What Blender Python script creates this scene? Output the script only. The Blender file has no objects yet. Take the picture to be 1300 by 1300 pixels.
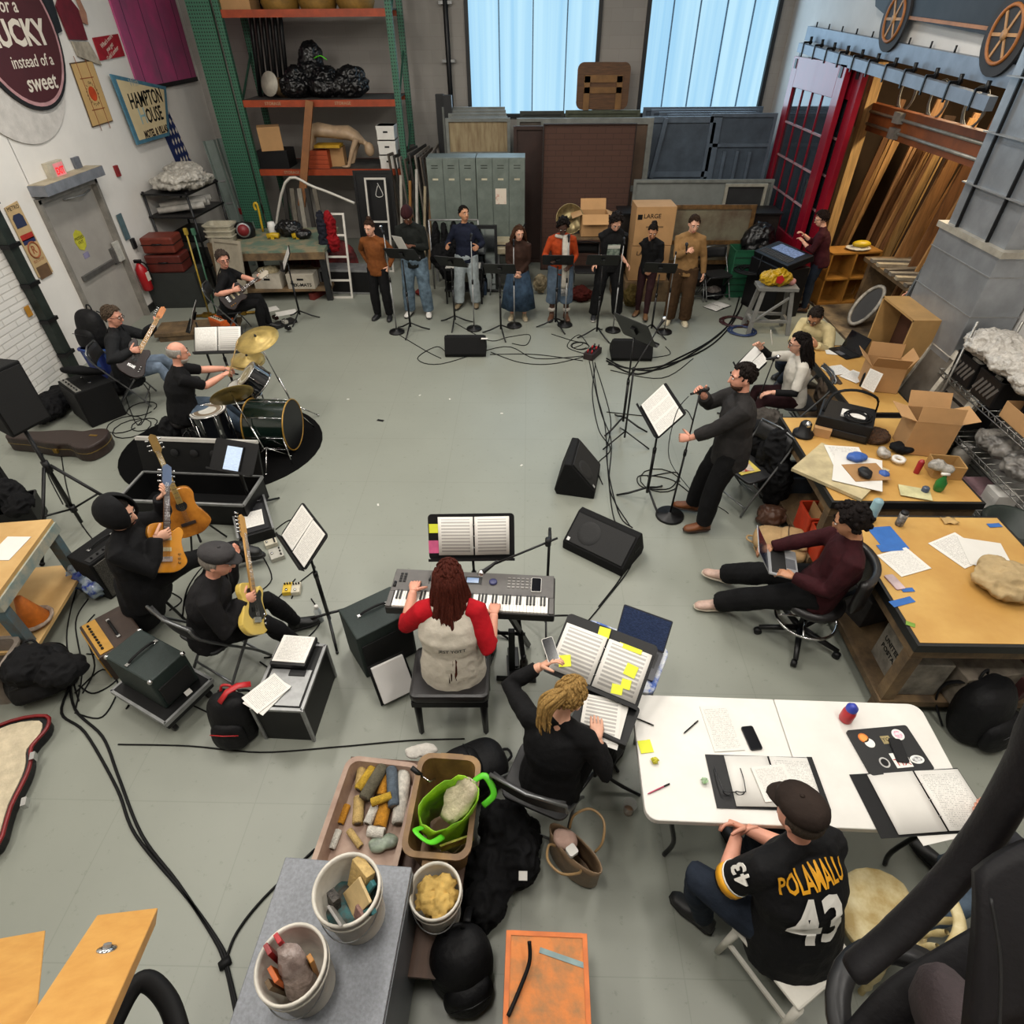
import bpy,math,random
from math import sin,cos,pi,radians
from mathutils import Vector as V,Matrix,noise
random.seed(7)
SC=bpy.context.scene
COL=SC.collection
# ---- camera: on the gallery, looking down and across the hall -------------
CAM_H=4.15
cx_,cy_,cz_=V((22/760.05,-635/760.05,1)).normalized(),V((8/760.05,910/760.05,1)).normalized(),None
_Y,_Z=cx_,-cy_
_X=_Y.cross(_Z).normalized()
RM=Matrix((_X,_Y,_Z))                      # rows: world axes in image axes
cam_d=bpy.data.cameras.new('camera')
cam_d.sensor_width=36;cam_d.lens=36*760.05/1300;cam_d.clip_start=.02;cam_d.clip_end=100
cam=bpy.data.objects.new('camera',cam_d);COL.objects.link(cam)
_r,_u,_b=RM @ V((1,0,0)),RM @ V((0,-1,0)),RM @ V((0,0,-1))
cam.matrix_world=Matrix(((_r.x,_u.x,_b.x,0),(_r.y,_u.y,_b.y,0),(_r.z,_u.z,_b.z,CAM_H),(0,0,0,1)))
SC.camera=cam
# ---- exposure, world, main lights ----------------------------------------
SC.view_settings.view_transform='Standard'
SC.view_settings.look='None'
SC.view_settings.gamma=1
SC.view_settings.use_curve_mapping=False
SC.view_settings.exposure=-0.12
SC.cycles.max_bounces=5;SC.cycles.diffuse_bounces=3;SC.cycles.glossy_bounces=2
SC.cycles.transmission_bounces=4;SC.cycles.transparent_max_bounces=6
SC.cycles.caustics_reflective=False;SC.cycles.caustics_refractive=False
w=bpy.data.worlds.new('world');SC.world=w;w.use_nodes=True
w.node_tree.nodes['Background'].inputs[0].default_value=(.55,.75,1,1)
w.node_tree.nodes['Background'].inputs[1].default_value=.12
def area(name,loc,rot,sx,sy,power,col):
 d=bpy.data.lights.new(name,'AREA');d.shape='RECTANGLE';d.size=sx;d.size_y=sy;d.energy=power;d.color=col
 o=bpy.data.objects.new(name,d);COL.objects.link(o);o.location=loc;o.rotation_euler=rot
 return o
WARM=(1,.95,.87)
for lx in (-4.2,-.8,2.6):
 for ly in (1.0,4.8,8.6):
  area('ceiling_light',(lx,ly,6.35),(0,0,0),.6,1.4,112,WARM)
for lx,ly in ((-4.6,7.4),(-4.6,2.6),(2.2,3.0),(-.9,5.4)):  # unseen point lamps, added to brighten the walls
 d=bpy.data.lights.new('wall_fill_light','POINT');d.energy=85;d.color=WARM;d.shadow_soft_size=.35
 o=bpy.data.objects.new('wall_fill_light',d);COL.objects.link(o);o.location=(lx,ly,5.7)
area('window_daylight',(-.2,15.0,4.2),(radians(-90),0,0),2.4,3.4,60,(.62,.82,1))
area('window_daylight',(3.2,15.0,4.2),(radians(-90),0,0),2.9,3.4,70,(.62,.82,1))

# ---- pixel of the photograph -> point of the hall -------------------------
def ray(px,py): return RM @ V(((px-650)/760.05,(py-650)/760.05,1))
def P(px,py,z=0):
 r=ray(px,py);t=(z-CAM_H)/r.z;return V((r.x*t,r.y*t,z))
def PY(px,py,y):
 r=ray(px,py);t=y/r.y;return V((r.x*t,y,CAM_H+r.z*t))
def PX(px,py,x):
 r=ray(px,py);t=x/r.x;return V((x,r.y*t,CAM_H+r.z*t))

# ---- materials ------------------------------------------------------------
def lin(h):
 if not isinstance(h,str): return tuple(h)+(1,)*(4-len(h))
 h=h.lstrip('#');c=[int(h[i:i+2],16)/255 for i in (0,2,4)]
 return tuple(x/12.92 if x <= .04045 else ((x+.055)/1.055)**2.4 for x in c)+(1,)
MATS={}
def mat(key,col=None,r=.6,m=0,var=.12,sc=6,bump=.0,bsc=60,col2=None,stretch=None,emit=0,trans=0,alpha=1,kind='noise',lo=.35,hi=.7,coat=0,spec=None):
 """procedural principled material: two tones mixed by noise / wave / voronoi / brick, with bump"""
 if key in MATS: return MATS[key]
 M=bpy.data.materials.new(key);M.use_nodes=True;N=M.node_tree.nodes;L=M.node_tree.links
 b=N['Principled BSDF'];c=lin(col)
 b.inputs['Roughness'].default_value=r;b.inputs['Metallic'].default_value=m
 if spec is not None: b.inputs['Specular IOR Level'].default_value=spec
 if trans: b.inputs['Transmission Weight'].default_value=trans
 if alpha < 1: b.inputs['Alpha'].default_value=alpha
 if coat: b.inputs['Coat Weight'].default_value=coat
 tc=N.new('ShaderNodeTexCoord');mp=N.new('ShaderNodeMapping');L.new(tc.outputs['Object'],mp.inputs[0])
 if stretch: mp.inputs['Scale'].default_value=stretch
 if var or col2:
  c2=lin(col2) if col2 else tuple(max(0,x*(1-3*var)) for x in c[:3])+(1,)
  if kind == 'wave':
   t=N.new('ShaderNodeTexWave');t.inputs['Scale'].default_value=sc;t.inputs['Distortion'].default_value=3;t.inputs['Detail'].default_value=3;t.inputs['Detail Scale'].default_value=1.5
  elif kind == 'voronoi':
   t=N.new('ShaderNodeTexVoronoi');t.inputs['Scale'].default_value=sc
  elif kind == 'magic':
   t=N.new('ShaderNodeTexMagic');t.inputs['Scale'].default_value=sc;t.turbulence_depth=4
  else:
   t=N.new('ShaderNodeTexNoise');t.inputs['Scale'].default_value=sc;t.inputs['Detail'].default_value=5;t.inputs['Roughness'].default_value=.6
  L.new(mp.outputs[0],t.inputs['Vector'])
  cr=N.new('ShaderNodeValToRGB');cr.color_ramp.elements[0].position=lo;cr.color_ramp.elements[1].position=hi
  cr.color_ramp.elements[0].color=c2;cr.color_ramp.elements[1].color=c
  L.new(t.outputs['Distance' if kind == 'voronoi' else 'Color' if kind == 'magic' else 0],cr.inputs[0]);L.new(cr.outputs[0],b.inputs['Base Color'])
 else: b.inputs['Base Color'].default_value=c
 if bump:
  n2=N.new('ShaderNodeTexNoise');n2.inputs['Scale'].default_value=bsc;n2.inputs['Detail'].default_value=4
  L.new(mp.outputs[0],n2.inputs['Vector'])
  bp=N.new('ShaderNodeBump');bp.inputs['Strength'].default_value=bump;bp.inputs['Distance'].default_value=.02
  L.new(n2.outputs[0],bp.inputs['Height']);L.new(bp.outputs[0],b.inputs['Normal'])
 if emit:
  b.inputs['Emission Color'].default_value=c;b.inputs['Emission Strength'].default_value=emit
 MATS[key]=M;return M
def mnode(M,t,**kw):
 n=M.node_tree.nodes.new(t)
 for k,v in kw.items():
  if k.startswith('_'): setattr(n,k[1:],v)
  else: n.inputs[k].default_value=v
 return n
def mth(M,op,a,b=None,c=None):
 n=M.node_tree.nodes.new('ShaderNodeMath');n.operation=op;L=M.node_tree.links
 for i,x in enumerate((a,b,c)):
  if x is None: continue
  if isinstance(x,(int,float)): n.inputs[i].default_value=x
  else: L.new(x,n.inputs[i])
 return n.outputs[0]
def paper(key,rows=26,cols=1,dens=.5,ink='#6d6a68',base='#d9d6d0',head=.0,staff=False):
 """white page with rows of faint print, along the page's own coordinates"""
 if key in MATS: return MATS[key]
 M=bpy.data.materials.new(key);M.use_nodes=True;N=M.node_tree.nodes;L=M.node_tree.links;b=N['Principled BSDF'];b.inputs['Roughness'].default_value=.75
 tc=N.new('ShaderNodeTexCoord');sp=N.new('ShaderNodeSeparateXYZ');L.new(tc.outputs['Generated'],sp.inputs[0]);x,y=sp.outputs[0],sp.outputs[1]
 fy=mth(M,'FRACT',mth(M,'MULTIPLY',y,rows));row=mth(M,'FLOOR',mth(M,'MULTIPLY',y,rows))
 nz=N.new('ShaderNodeTexNoise');nz.inputs['Scale'].default_value=1;nz.inputs['Detail'].default_value=2
 cb=N.new('ShaderNodeCombineXYZ');L.new(mth(M,'MULTIPLY',x,40 if not staff else 12),cb.inputs[0]);L.new(mth(M,'MULTIPLY',row,3.7),cb.inputs[1]);L.new(cb.outputs[0],nz.inputs['Vector'])
 on=mth(M,'MULTIPLY',mth(M,'LESS_THAN',fy,.55 if staff else .4),mth(M,'GREATER_THAN',nz.outputs[0],1-dens-.05 if not staff else .2))
 fx=mth(M,'FRACT',mth(M,'MULTIPLY',x,cols))
 for t in (mth(M,'GREATER_THAN',fx,.09),mth(M,'LESS_THAN',fx,.91),mth(M,'GREATER_THAN',y,.06),mth(M,'LESS_THAN',y,.94-head)): on=mth(M,'MULTIPLY',on,t)
 mx=N.new('ShaderNodeMix');mx.data_type='RGBA';mx.inputs[6].default_value=lin(base);mx.inputs[7].default_value=lin(ink)
 L.new(mth(M,'MULTIPLY',on,.55),mx.inputs[0]);L.new(mx.outputs[2],b.inputs['Base Color']);MATS[key]=M;return M

# ---- geometry -------------------------------------------------------------
def rot(rx=0,ry=0,rz=0): return Matrix.Rotation(rz,4,'Z') @ Matrix.Rotation(ry,4,'Y') @ Matrix.Rotation(rx,4,'X')
def tr(x,y,z): return Matrix.Translation((x,y,z))
def fr(o,x,y=None,z=None):
 """frame at o whose x axis is x and z axis as near z as can be"""
 x=V(x).normalized();z=V(z or (0,0,1))
 y=z.cross(x).normalized();z=x.cross(y)
 return Matrix(((x.x,y.x,z.x,o[0]),(x.y,y.y,z.y,o[1]),(x.z,y.z,z.z,o[2]),(0,0,0,1)))
class G:
 def __init__(s,M=None): s.v=[];s.f=[];s.mi=[];s.sm=[];s.i=0;s.M=M
 def add(s,vs,fs,sm=False,M=None):
  n=len(s.v)
  if M is not None: vs=[M @ V(v) for v in vs]
  if s.M is not None: vs=[s.M @ V(v) for v in vs]
  s.v += [tuple(v) for v in vs];s.f += [tuple(i+n for i in f) for f in fs]
  s.mi += [s.i]*len(fs);s.sm += [sm]*len(fs);return s
 def box(s,c,d,r=(0,0,0),M=None):
  x,y,z=d[0]/2,d[1]/2,d[2]/2
  m=tr(*c) @ rot(*r)
  if M is not None: m=M @ m
  return s.add([(a,b,e) for a in (-x,x) for b in (-y,y) for e in (-z,z)],[(0,1,3,2),(4,6,7,5),(0,4,5,1),(2,3,7,6),(0,2,6,4),(1,5,7,3)],M=m)
 def bar(s,a,b,w,h,up=(0,0,1)):
  a,b=V(a),V(b);d=b-a
  if abs(d.normalized().dot(V(up))) > .98: up=(0,1,0)
  return s.box((0,0,0),(d.length,w,h),M=fr((a+b)/2,d,None,up))
 def tube(s,pts,r,n=8,M=None,caps=True,closed=False,sm=True,flat=1,up=None):
  pts=[V(p) for p in pts];k=len(pts);rs=r if isinstance(r,(list,tuple)) else [r]*k
  vs=[];fs=[];t0=None;u=None
  for i,p in enumerate(pts):
   t=(pts[(i+1) % k]-pts[i-1]) if closed else (pts[min(i+1,k-1)]-pts[max(i-1,0)])
   if t.length < 1e-9: t=V((0,0,1))
   t.normalize()
   if u is None:
    u=V(up) if up else (V((0,0,1)) if abs(t.z) < .9 else V((1,0,0)))
   u=u-t*u.dot(t)
   if u.length < 1e-6: u=t.orthogonal()
   u.normalize();w_=t.cross(u)
   for j in range(n):
    a=2*pi*j/n;vs.append(p+(u*sin(a)*flat+w_*cos(a))*rs[i])
  for i in range(k if closed else k-1):
   for j in range(n):
    a,b=i*n+j,i*n+(j+1) % n;c,d=((i+1) % k)*n+(j+1) % n,((i+1) % k)*n+j
    fs.append((a,b,c,d))
  if caps and not closed: fs += [tuple(range(n))[::-1],tuple(range((k-1)*n,k*n))]
  return s.add(vs,fs,sm,M)
 def cyl(s,a,b,r,r2=None,n=16,M=None,sm=True): return s.tube([a,b],[r,r if r2 is None else r2],n,M,sm=sm)
 def lathe(s,prof,n=24,c=(0,0,0),M=None,sm=True,sx=1,sy=1,noise=0):
  vs=[];fs=[];k=len(prof)
  for i,(r,z) in enumerate(prof):
   for j in range(n):
    a=2*pi*j/n;q=1+noise*(random.random()-.5);vs.append((c[0]+r*cos(a)*sx*q,c[1]+r*sin(a)*sy*q,c[2]+z))
  for i in range(k-1):
   for j in range(n): fs.append((i*n+j,i*n+(j+1) % n,(i+1)*n+(j+1) % n,(i+1)*n+j))
  return s.add(vs,fs,sm,M)
 def ell(s,c,r,n=16,m=10,M=None,noise=0):
  vs=[(c[0],c[1],c[2]-r[2])];fs=[]
  for i in range(1,m):
   t=pi*i/m
   for j in range(n):
    a=2*pi*j/n;q=1+noise*(random.random()-.5);vs.append((c[0]+r[0]*sin(t)*cos(a)*q,c[1]+r[1]*sin(t)*sin(a)*q,c[2]-r[2]*cos(t)*q))
  vs.append((c[0],c[1],c[2]+r[2]));e=len(vs)-1
  for j in range(n):
   fs.append((0,1+(j+1) % n,1+j));fs.append((e,1+(m-2)*n+j,1+(m-2)*n+(j+1) % n))
  for i in range(m-2):
   for j in range(n): fs.append((1+i*n+j,1+i*n+(j+1) % n,1+(i+1)*n+(j+1) % n,1+(i+1)*n+j))
  return s.add(vs,fs,True,M)
 def prism(s,poly,z0,z1,M=None,sm=False):
  n=len(poly)
  ar=sum(poly[i][0]*poly[(i+1) % n][1]-poly[(i+1) % n][0]*poly[i][1] for i in range(n))
  if ar < 0: poly=poly[::-1]
  vs=[(x,y,z0) for x,y in poly]+[(x,y,z1) for x,y in poly]
  fs=[tuple(range(n))[::-1],tuple(range(n,2*n))]+[(i,(i+1) % n,n+(i+1) % n,n+i) for i in range(n)]
  return s.add(vs,fs,sm,M)
 def loft(s,rings,n=14,M=None,caps=True):
  """rings: (centre, u-vector, v-vector) ellipses"""
  vs=[];fs=[];k=len(rings)
  for c,u,v in rings:
   for j in range(n): a=2*pi*j/n;vs.append(V(c)+V(u)*cos(a)+V(v)*sin(a))
  for i in range(k-1):
   for j in range(n): fs.append((i*n+j,i*n+(j+1) % n,(i+1)*n+(j+1) % n,(i+1)*n+j))
  if caps: fs += [tuple(range(n))[::-1],tuple(range((k-1)*n,k*n))]
  return s.add(vs,fs,True,M)
 def grid(s,nx,ny,fn,M=None,sm=True,back=False):
  vs=[fn(i/nx,j/ny) for j in range(ny+1) for i in range(nx+1)]
  fs=[(j*(nx+1)+i,j*(nx+1)+i+1,(j+1)*(nx+1)+i+1,(j+1)*(nx+1)+i) for j in range(ny) for i in range(nx)]
  if back: fs=[f[::-1] for f in fs]
  return s.add(vs,fs,sm,M)
 def mesh(s,name,mats):
  me=bpy.data.meshes.new(name);me.from_pydata(s.v,[],s.f)
  for m in (mats if isinstance(mats,(list,tuple)) else [mats]): me.materials.append(m)
  me.polygons.foreach_set('material_index',s.mi);me.polygons.foreach_set('use_smooth',s.sm);me.update()
  return me
 def build(s,name,mats,parent=None,loc=None,rz=0,bevel=0,M=None,solid=0,sub=0,remesh=0,smooth=0):
  o=bpy.data.objects.new(name,s.mesh(name,mats));COL.objects.link(o)
  if remesh:
   q=o.modifiers.new('r','REMESH');q.mode='VOXEL';q.voxel_size=remesh;q.use_smooth_shade=True
   q=o.modifiers.new('s','SMOOTH');q.factor=.5;q.iterations=smooth or 4
   bake(o)
  if M is not None: o.matrix_world=M
  if loc is not None: o.location=loc
  if rz: o.rotation_euler.z=rz
  if parent is not None: o.parent=parent
  if bevel:
   q=o.modifiers.new('bevel','BEVEL');q.width=bevel;q.segments=2;q.limit_method='ANGLE';q.harden_normals=False
  if solid: q=o.modifiers.new('solid','SOLIDIFY');q.thickness=solid
  if sub: q=o.modifiers.new('sub','SUBSURF');q.levels=sub;q.render_levels=sub
  return o
def wrinkle(o,amp,sc=9):
 me=o.data;off=V((random.random()*9,3,1));ns=[v.normal.copy() for v in me.vertices]
 for v,n in zip(me.vertices,ns): p=v.co*sc+off;v.co += n*amp*(noise.noise(p)*.7+(.22-abs(noise.noise(p*1.9)))*1.1)
 me.update();return o
def bake(o):
 dg=bpy.context.evaluated_depsgraph_get();old=o.data
 me=bpy.data.meshes.new_from_object(o.evaluated_get(dg));ms=list(old.materials)
 o.modifiers.clear();o.data=me
 if not me.materials:
  for m in ms: me.materials.append(m)
 bpy.data.meshes.remove(old);me.name=o.name
def T(name,label,cat,loc=(0,0,0),rz=0,group=None,M=None):
 o=bpy.data.objects.new(name,None);COL.objects.link(o);o.empty_display_size=.05
 if M is not None: o.matrix_world=M
 else: o.location=loc;o.rotation_euler=(0,0,rz) if isinstance(rz,(int,float)) else rz
 return tag(o,label,cat,group)
def tag(o,label,cat,group=None,kind=None):
 o['label']=label;o['category']=cat
 if group: o['group']=group
 if kind: o['kind']=kind
 return o
def S(o): o['kind']='structure';return o
def dup(root,loc,rz=None,label=None,group=None,M=None):
 r=root.copy();COL.objects.link(r)
 if M is not None: r.matrix_world=M
 else:
  r.location=loc
  if rz is not None: r.rotation_euler=(0,0,rz) if isinstance(rz,(int,float)) else rz
 if label: r['label']=label
 if group: r['group']=group
 def kids(a,b):
  for ch in list(a.children):
   c=ch.copy();COL.objects.link(c);c.parent=b;c.matrix_parent_inverse=ch.matrix_parent_inverse;kids(ch,c)
 kids(root,r);return r
def text(body,size,m,parent,name='lettering',M=None,bold=0,sx=1,depth=.002,align='CENTER',shear=0,spacing=1):
 cu=bpy.data.curves.new(name,'FONT');cu.body=body;cu.size=size;cu.extrude=depth;cu.offset=bold
 cu.align_x=align;cu.align_y='CENTER';cu.shear=shear;cu.space_character=spacing;cu.resolution_u=2
 o=bpy.data.objects.new(name,cu);dg=bpy.context.evaluated_depsgraph_get()
 me=bpy.data.meshes.new_from_object(o.evaluated_get(dg));bpy.data.objects.remove(o);bpy.data.curves.remove(cu)
 me.materials.clear();me.materials.append(m);me.transform(Matrix.Diagonal((sx,1,1,1)))
 ob=bpy.data.objects.new(name,me);COL.objects.link(ob)
 if M is not None: ob.matrix_world=M
 if parent: ob.parent=parent
 return ob
def spline(pts,k=6,closed=False):
 """smooth curve through points"""
 pts=[V(p) for p in pts];out=[];n=len(pts)
 for i in range(n if closed else n-1):
  p0,p1,p2,p3=(pts[(i-1) % n],pts[i],pts[(i+1) % n],pts[(i+2) % n]) if closed else (pts[max(i-1,0)],pts[i],pts[i+1],pts[min(i+2,n-1)])
  for j in range(k):
   t=j/k;out.append(.5*((2*p1)+(p2-p0)*t+(2*p0-5*p1+4*p2-p3)*t*t+(3*p1-p0-3*p2+p3)*t**3))
 if not closed: out.append(pts[-1])
 return out
def rrect(w,h,r,k=4):
 return [(sx*(w/2-r)+r*cos(a0+a*pi/2/k),sy*(h/2-r)+r*sin(a0+a*pi/2/k)) for sx,sy,a0 in ((1,1,0),(-1,1,pi/2),(-1,-1,pi),(1,-1,3*pi/2)) for a in range(k+1)]
def circ(r,n=24,rx=None): return [((rx or r)*cos(2*pi*i/n),r*sin(2*pi*i/n)) for i in range(n)]
def WY(x,y,z): return Matrix(((1,0,0,x),(0,0,-1,y),(0,1,0,z),(0,0,0,1)))       # flat on a wall facing -y
def WX(x,y,z): return Matrix(((0,0,1,x),(1,0,0,y),(0,1,0,z),(0,0,0,1)))        # flat on the left wall, facing +x (text runs +y)
def WXR(x,y,z): return Matrix(((0,0,-1,x),(-1,0,0,y),(0,1,0,z),(0,0,0,1)))     # flat on the right wall, facing -x
# ===== the hall ============================================================
XL,XR,YB,ZC=-6.85,5.1,15.2,6.6
def floor_mat():
 M=mat('vinyl_floor','#878a80',.4,0,.025,1.3,bump=.03,bsc=9,lo=.3,hi=.75)
 N=M.node_tree.nodes;L=M.node_tree.links;b=N['Principled BSDF']
 tc=mnode(M,'ShaderNodeTexCoord');br=N.new('ShaderNodeTexBrick');br.offset=0
 for k,v in (('Scale',1),('Mortar Size',.0035),('Brick Width',.915),('Row Height',.915),('Mortar Smooth',.3)): br.inputs[k].default_value=v
 br.inputs[1].default_value=br.inputs[2].default_value=(1,1,1,1);br.inputs[3].default_value=(.74,.74,.73,1)
 L.new(tc.outputs['Object'],br.inputs[0])
 # scuffs
 n=mnode(M,'ShaderNodeTexNoise',Scale=14,Detail=8,Roughness=.75);L.new(tc.outputs['Object'],n.inputs['Vector'])
 r=N.new('ShaderNodeValToRGB');r.color_ramp.elements[0].position=.345;r.color_ramp.elements[1].position=.4;r.color_ramp.elements[0].color=(.6,.6,.57,1);r.color_ramp.elements[1].color=(1,1,1,1);L.new(n.outputs[0],r.inputs[0])
 old=b.inputs['Base Color'].links[0].from_socket
 for src in (br.outputs[0],r.outputs[0]):
  x=N.new('ShaderNodeMix');x.data_type='RGBA';x.blend_type='MULTIPLY';x.inputs[0].default_value=.55
  L.new(old,x.inputs[6]);L.new(src,x.inputs[7]);old=x.outputs[2]
 L.new(old,b.inputs['Base Color']);return M
S(G().box((-.9,7,-.05),(12.2,17,.1)).build('floor',floor_mat()))
WHITE=mat('white_wall','#e3dfd9',.8,0,.03,1.5,bump=.05,bsc=90)
def bricky(key,base,mort,bw,rh,ms,bump=.5,rough=.85):
 M=mat(key,base,rough,0,.04,2);N=M.node_tree.nodes;L=M.node_tree.links;b=N['Principled BSDF']
 tc=mnode(M,'ShaderNodeTexCoord');sp=mnode(M,'ShaderNodeSeparateXYZ');cb=mnode(M,'ShaderNodeCombineXYZ');L.new(tc.outputs['Object'],sp.inputs[0])
 L.new(mth(M,'ADD',sp.outputs[0],sp.outputs[1]),cb.inputs[0]);L.new(sp.outputs[2],cb.inputs[1])
 br=N.new('ShaderNodeTexBrick');L.new(cb.outputs[0],br.inputs[0])
 for k,v in (('Scale',1),('Mortar Size',ms),('Brick Width',bw),('Row Height',rh),('Mortar Smooth',.4)): br.inputs[k].default_value=v
 c=lin(base);br.inputs[1].default_value=c;br.inputs[2].default_value=tuple(x*.93 for x in c[:3])+(1,);br.inputs[3].default_value=lin(mort)
 L.new(br.outputs[0],b.inputs['Base Color']);bp=mnode(M,'ShaderNodeBump',Strength=bump,Distance=.01);L.new(br.outputs[1],bp.inputs['Height']);bp.invert=True
 L.new(bp.outputs[0],b.inputs['Normal']);return M
BRICKW=bricky('painted_brick','#dcd9d3','#c2beb7',.4,.085,.01)
CMU=bricky('grey_block','#9f9a94','#938e88',.42,.21,.004,.2)
# left wall: rendered part with the door, brick part nearer the camera
g=G();g.box((XL-.1,8.1+.95/2,ZC/2),(.2,.95,ZC));g.box((XL-.1,12.85,ZC/2),(.2,4.9,ZC));g.box((XL-.1,9.72,4.37),(.2,1.36,ZC-2.14));S(g.build('wall_left',WHITE))
S(G().box((XL-.1,3.3,ZC/2),(.2,9.6,ZC)).build('wall_left_brick',BRICKW))
S(G().box((XL+.012,11.9,.06),(.024,2.9,.12)).build('baseboard_left',mat('black_base','#1b1b1b',.5)))
# back wall with two tall translucent windows
W1=(-1.27,1.42);W2=(2.28,4.86);WB=2.42
g=G();xs=[XL-.2,W1[0],W1[1],W2[0],W2[1],XR+.2]
for a,b in ((0,1),(2,3),(4,5)): g.box(((xs[a]+xs[b])/2,YB+.1,ZC/2),(xs[b]-xs[a],.2,ZC))
for a,b in (W1,W2): g.box(((a+b)/2,YB+.1,WB/2),(b-a,.2,WB))
S(g.build('wall_back',CMU))
DK=mat('dark_frame','#15171a',.5)
PANEL=mat('daylit_panel','#a9d3ee',.4,0,0,emit=0)
def panel_mat():
 M=PANEL;N=M.node_tree.nodes;L=M.node_tree.links;b=N['Principled BSDF']
 tc=mnode(M,'ShaderNodeTexCoord');n=mnode(M,'ShaderNodeTexNoise',Scale=3,Detail=2);mp=mnode(M,'ShaderNodeMapping');mp.inputs['Scale'].default_value=(2.2,1,.04)
 L.new(tc.outputs['Object'],mp.inputs[0]);L.new(mp.outputs[0],n.inputs['Vector'])
 r=N.new('ShaderNodeValToRGB');r.color_ramp.elements[0].position=.35;r.color_ramp.elements[1].position=.65;r.color_ramp.elements[0].color=lin('#9fd2f2');r.color_ramp.elements[1].color=lin('#bce6fa')
 L.new(n.outputs[0],r.inputs[0]);L.new(r.outputs[0],b.inputs['Emission Color']);b.inputs['Emission Strength'].default_value=1.12;b.inputs['Base Color'].default_value=(.02,.03,.04,1);b.inputs['Specular IOR Level'].default_value=.05
panel_mat()
for k,((a,b),nm,n) in enumerate(((W1,'window_1',4),(W2,'window_2',5))):
 o=S(G().box(((a+b)/2,YB+.06,(WB+ZC)/2),(b-a,.02,ZC-WB)).build(nm,PANEL))
 g=G();t=.075
 for x in (a+t/2,b-t/2): g.box((x,YB-.01,(WB+ZC)/2),(t,.1,ZC-WB))
 g.box(((a+b)/2,YB-.01,WB+.035),(b-a,.1,.07));S(g.build('window_frame',DK,o))
 g=G()
 for i in range(1,n): g.box((a+(b-a)*i/n,YB+.03,(WB+ZC)/2),(.022,.05,ZC-WB))
 S(g.build('mullion',mat('mullion_blue','#6f93b4',.5),o))
# right wall with the opening to the timber store
OY0,OY1,OZ=7.5,12.55,3.66
RW=mat('right_wall','#cfccc8',.75,0,.05,1.2)
g=G();g.box((XR+.1,(OY1+YB)/2,ZC/2),(.2,YB-OY1,ZC));g.box((XR+.1,(OY0-1.5)/2,ZC/2),(.2,OY0+1.5,ZC));g.box((XR+.1,(OY0+OY1)/2,(OZ+ZC)/2),(.2,OY1-OY0,ZC-OZ));S(g.build('wall_right',RW))
S(G().box((-.9,7,ZC+.05),(12.4,17.2,.1)).build('ceiling',mat('ceiling_grey','#8d8b88',.9)))
S(G().box((-.9,-1.6,ZC/2),(12.4,.2,ZC)).build('wall_front',WHITE))
# the timber store beyond
SX=9.2
SW=mat('store_wall','#4a3826',.9,0,.1,2)
S(G().box((7.25,10.8,-.05),(4.0,6.4,.1)).build('floor_store',mat('worn_floor','#8a775c',.6,0,.2,3,col2='#4a4036',lo=.38,hi=.62)))
S(G().box((SX+.05,10.8,2.2),(.1,6.4,4.4)).build('wall_store_right',SW))
S(G().box((7.25,13.95,2.2),(3.9,.1,4.4)).build('wall_store_back',SW));S(G().box((7.25,7.65,2.2),(3.9,.1,4.4)).build('wall_store_front',SW))
S(G().box((7.25,10.8,4.4),(4.0,6.5,.1)).build('ceiling_store',mat('store_ceiling','#17130f',.9)))
area('store_lamp',(7.0,10.4,3.95),(0,0,0),.5,2.6,170,(1,.8,.52))
S(G().box((XR+.1,7.56,1.83),(.22,.12,3.66)).build('trim_1',mat('black_jamb','#0e0d0d',.7)))
# ===== figures =============================================================
def skin(k):
 c={'fair': '#d9a48a','pink': '#d99a82','tan': '#b98463','brown': '#6b4431','dark': '#4a2f24'}[k]
 return mat('skin_'+k,c,.5,0,.05,14,bump=.03,bsc=200)
def cloth(key,c,var=.12,r=.85,**k): return mat('cloth_'+key,c,r,0,var,k.pop('sc',9),bump=k.pop('bump',.35),bsc=k.pop('bsc',22),spec=.2,**k)
BLACKC=cloth('black','#101012');DENIM=cloth('denim','#5c6c7e',.15);LDENIM=cloth('light_denim','#9aa3a6',.12);DDENIM=cloth('dark_denim','#252d3a',.15)
HAIRM={}
def hair_mat(c):
 if c not in HAIRM: HAIRM[c]=mat('hair_'+c.strip('#'),c,.7,0,.18,30,stretch=(4,4,1),bump=.4,bsc=60,spec=.12)
 return HAIRM[c]
def ik(a,b,l1,l2,hint):
 a,b=V(a),V(b);d=b-a;L=d.length
 if L > (l1+l2)*.995: b=a+d*((l1+l2)*.995/L);d=b-a;L=d.length
 if L < abs(l1-l2)*1.05+.02: L=abs(l1-l2)*1.05+.02;b=a+d.normalized()*L;d=b-a
 u=d/L;x=(l1*l1-l2*l2+L*L)/(2*L);h=math.sqrt(max(l1*l1-x*x,0));p=V(hint)-u*V(hint).dot(u)
 if p.length < 1e-5: p=u.orthogonal()
 return a+u*x+p.normalized()*h,b
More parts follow.
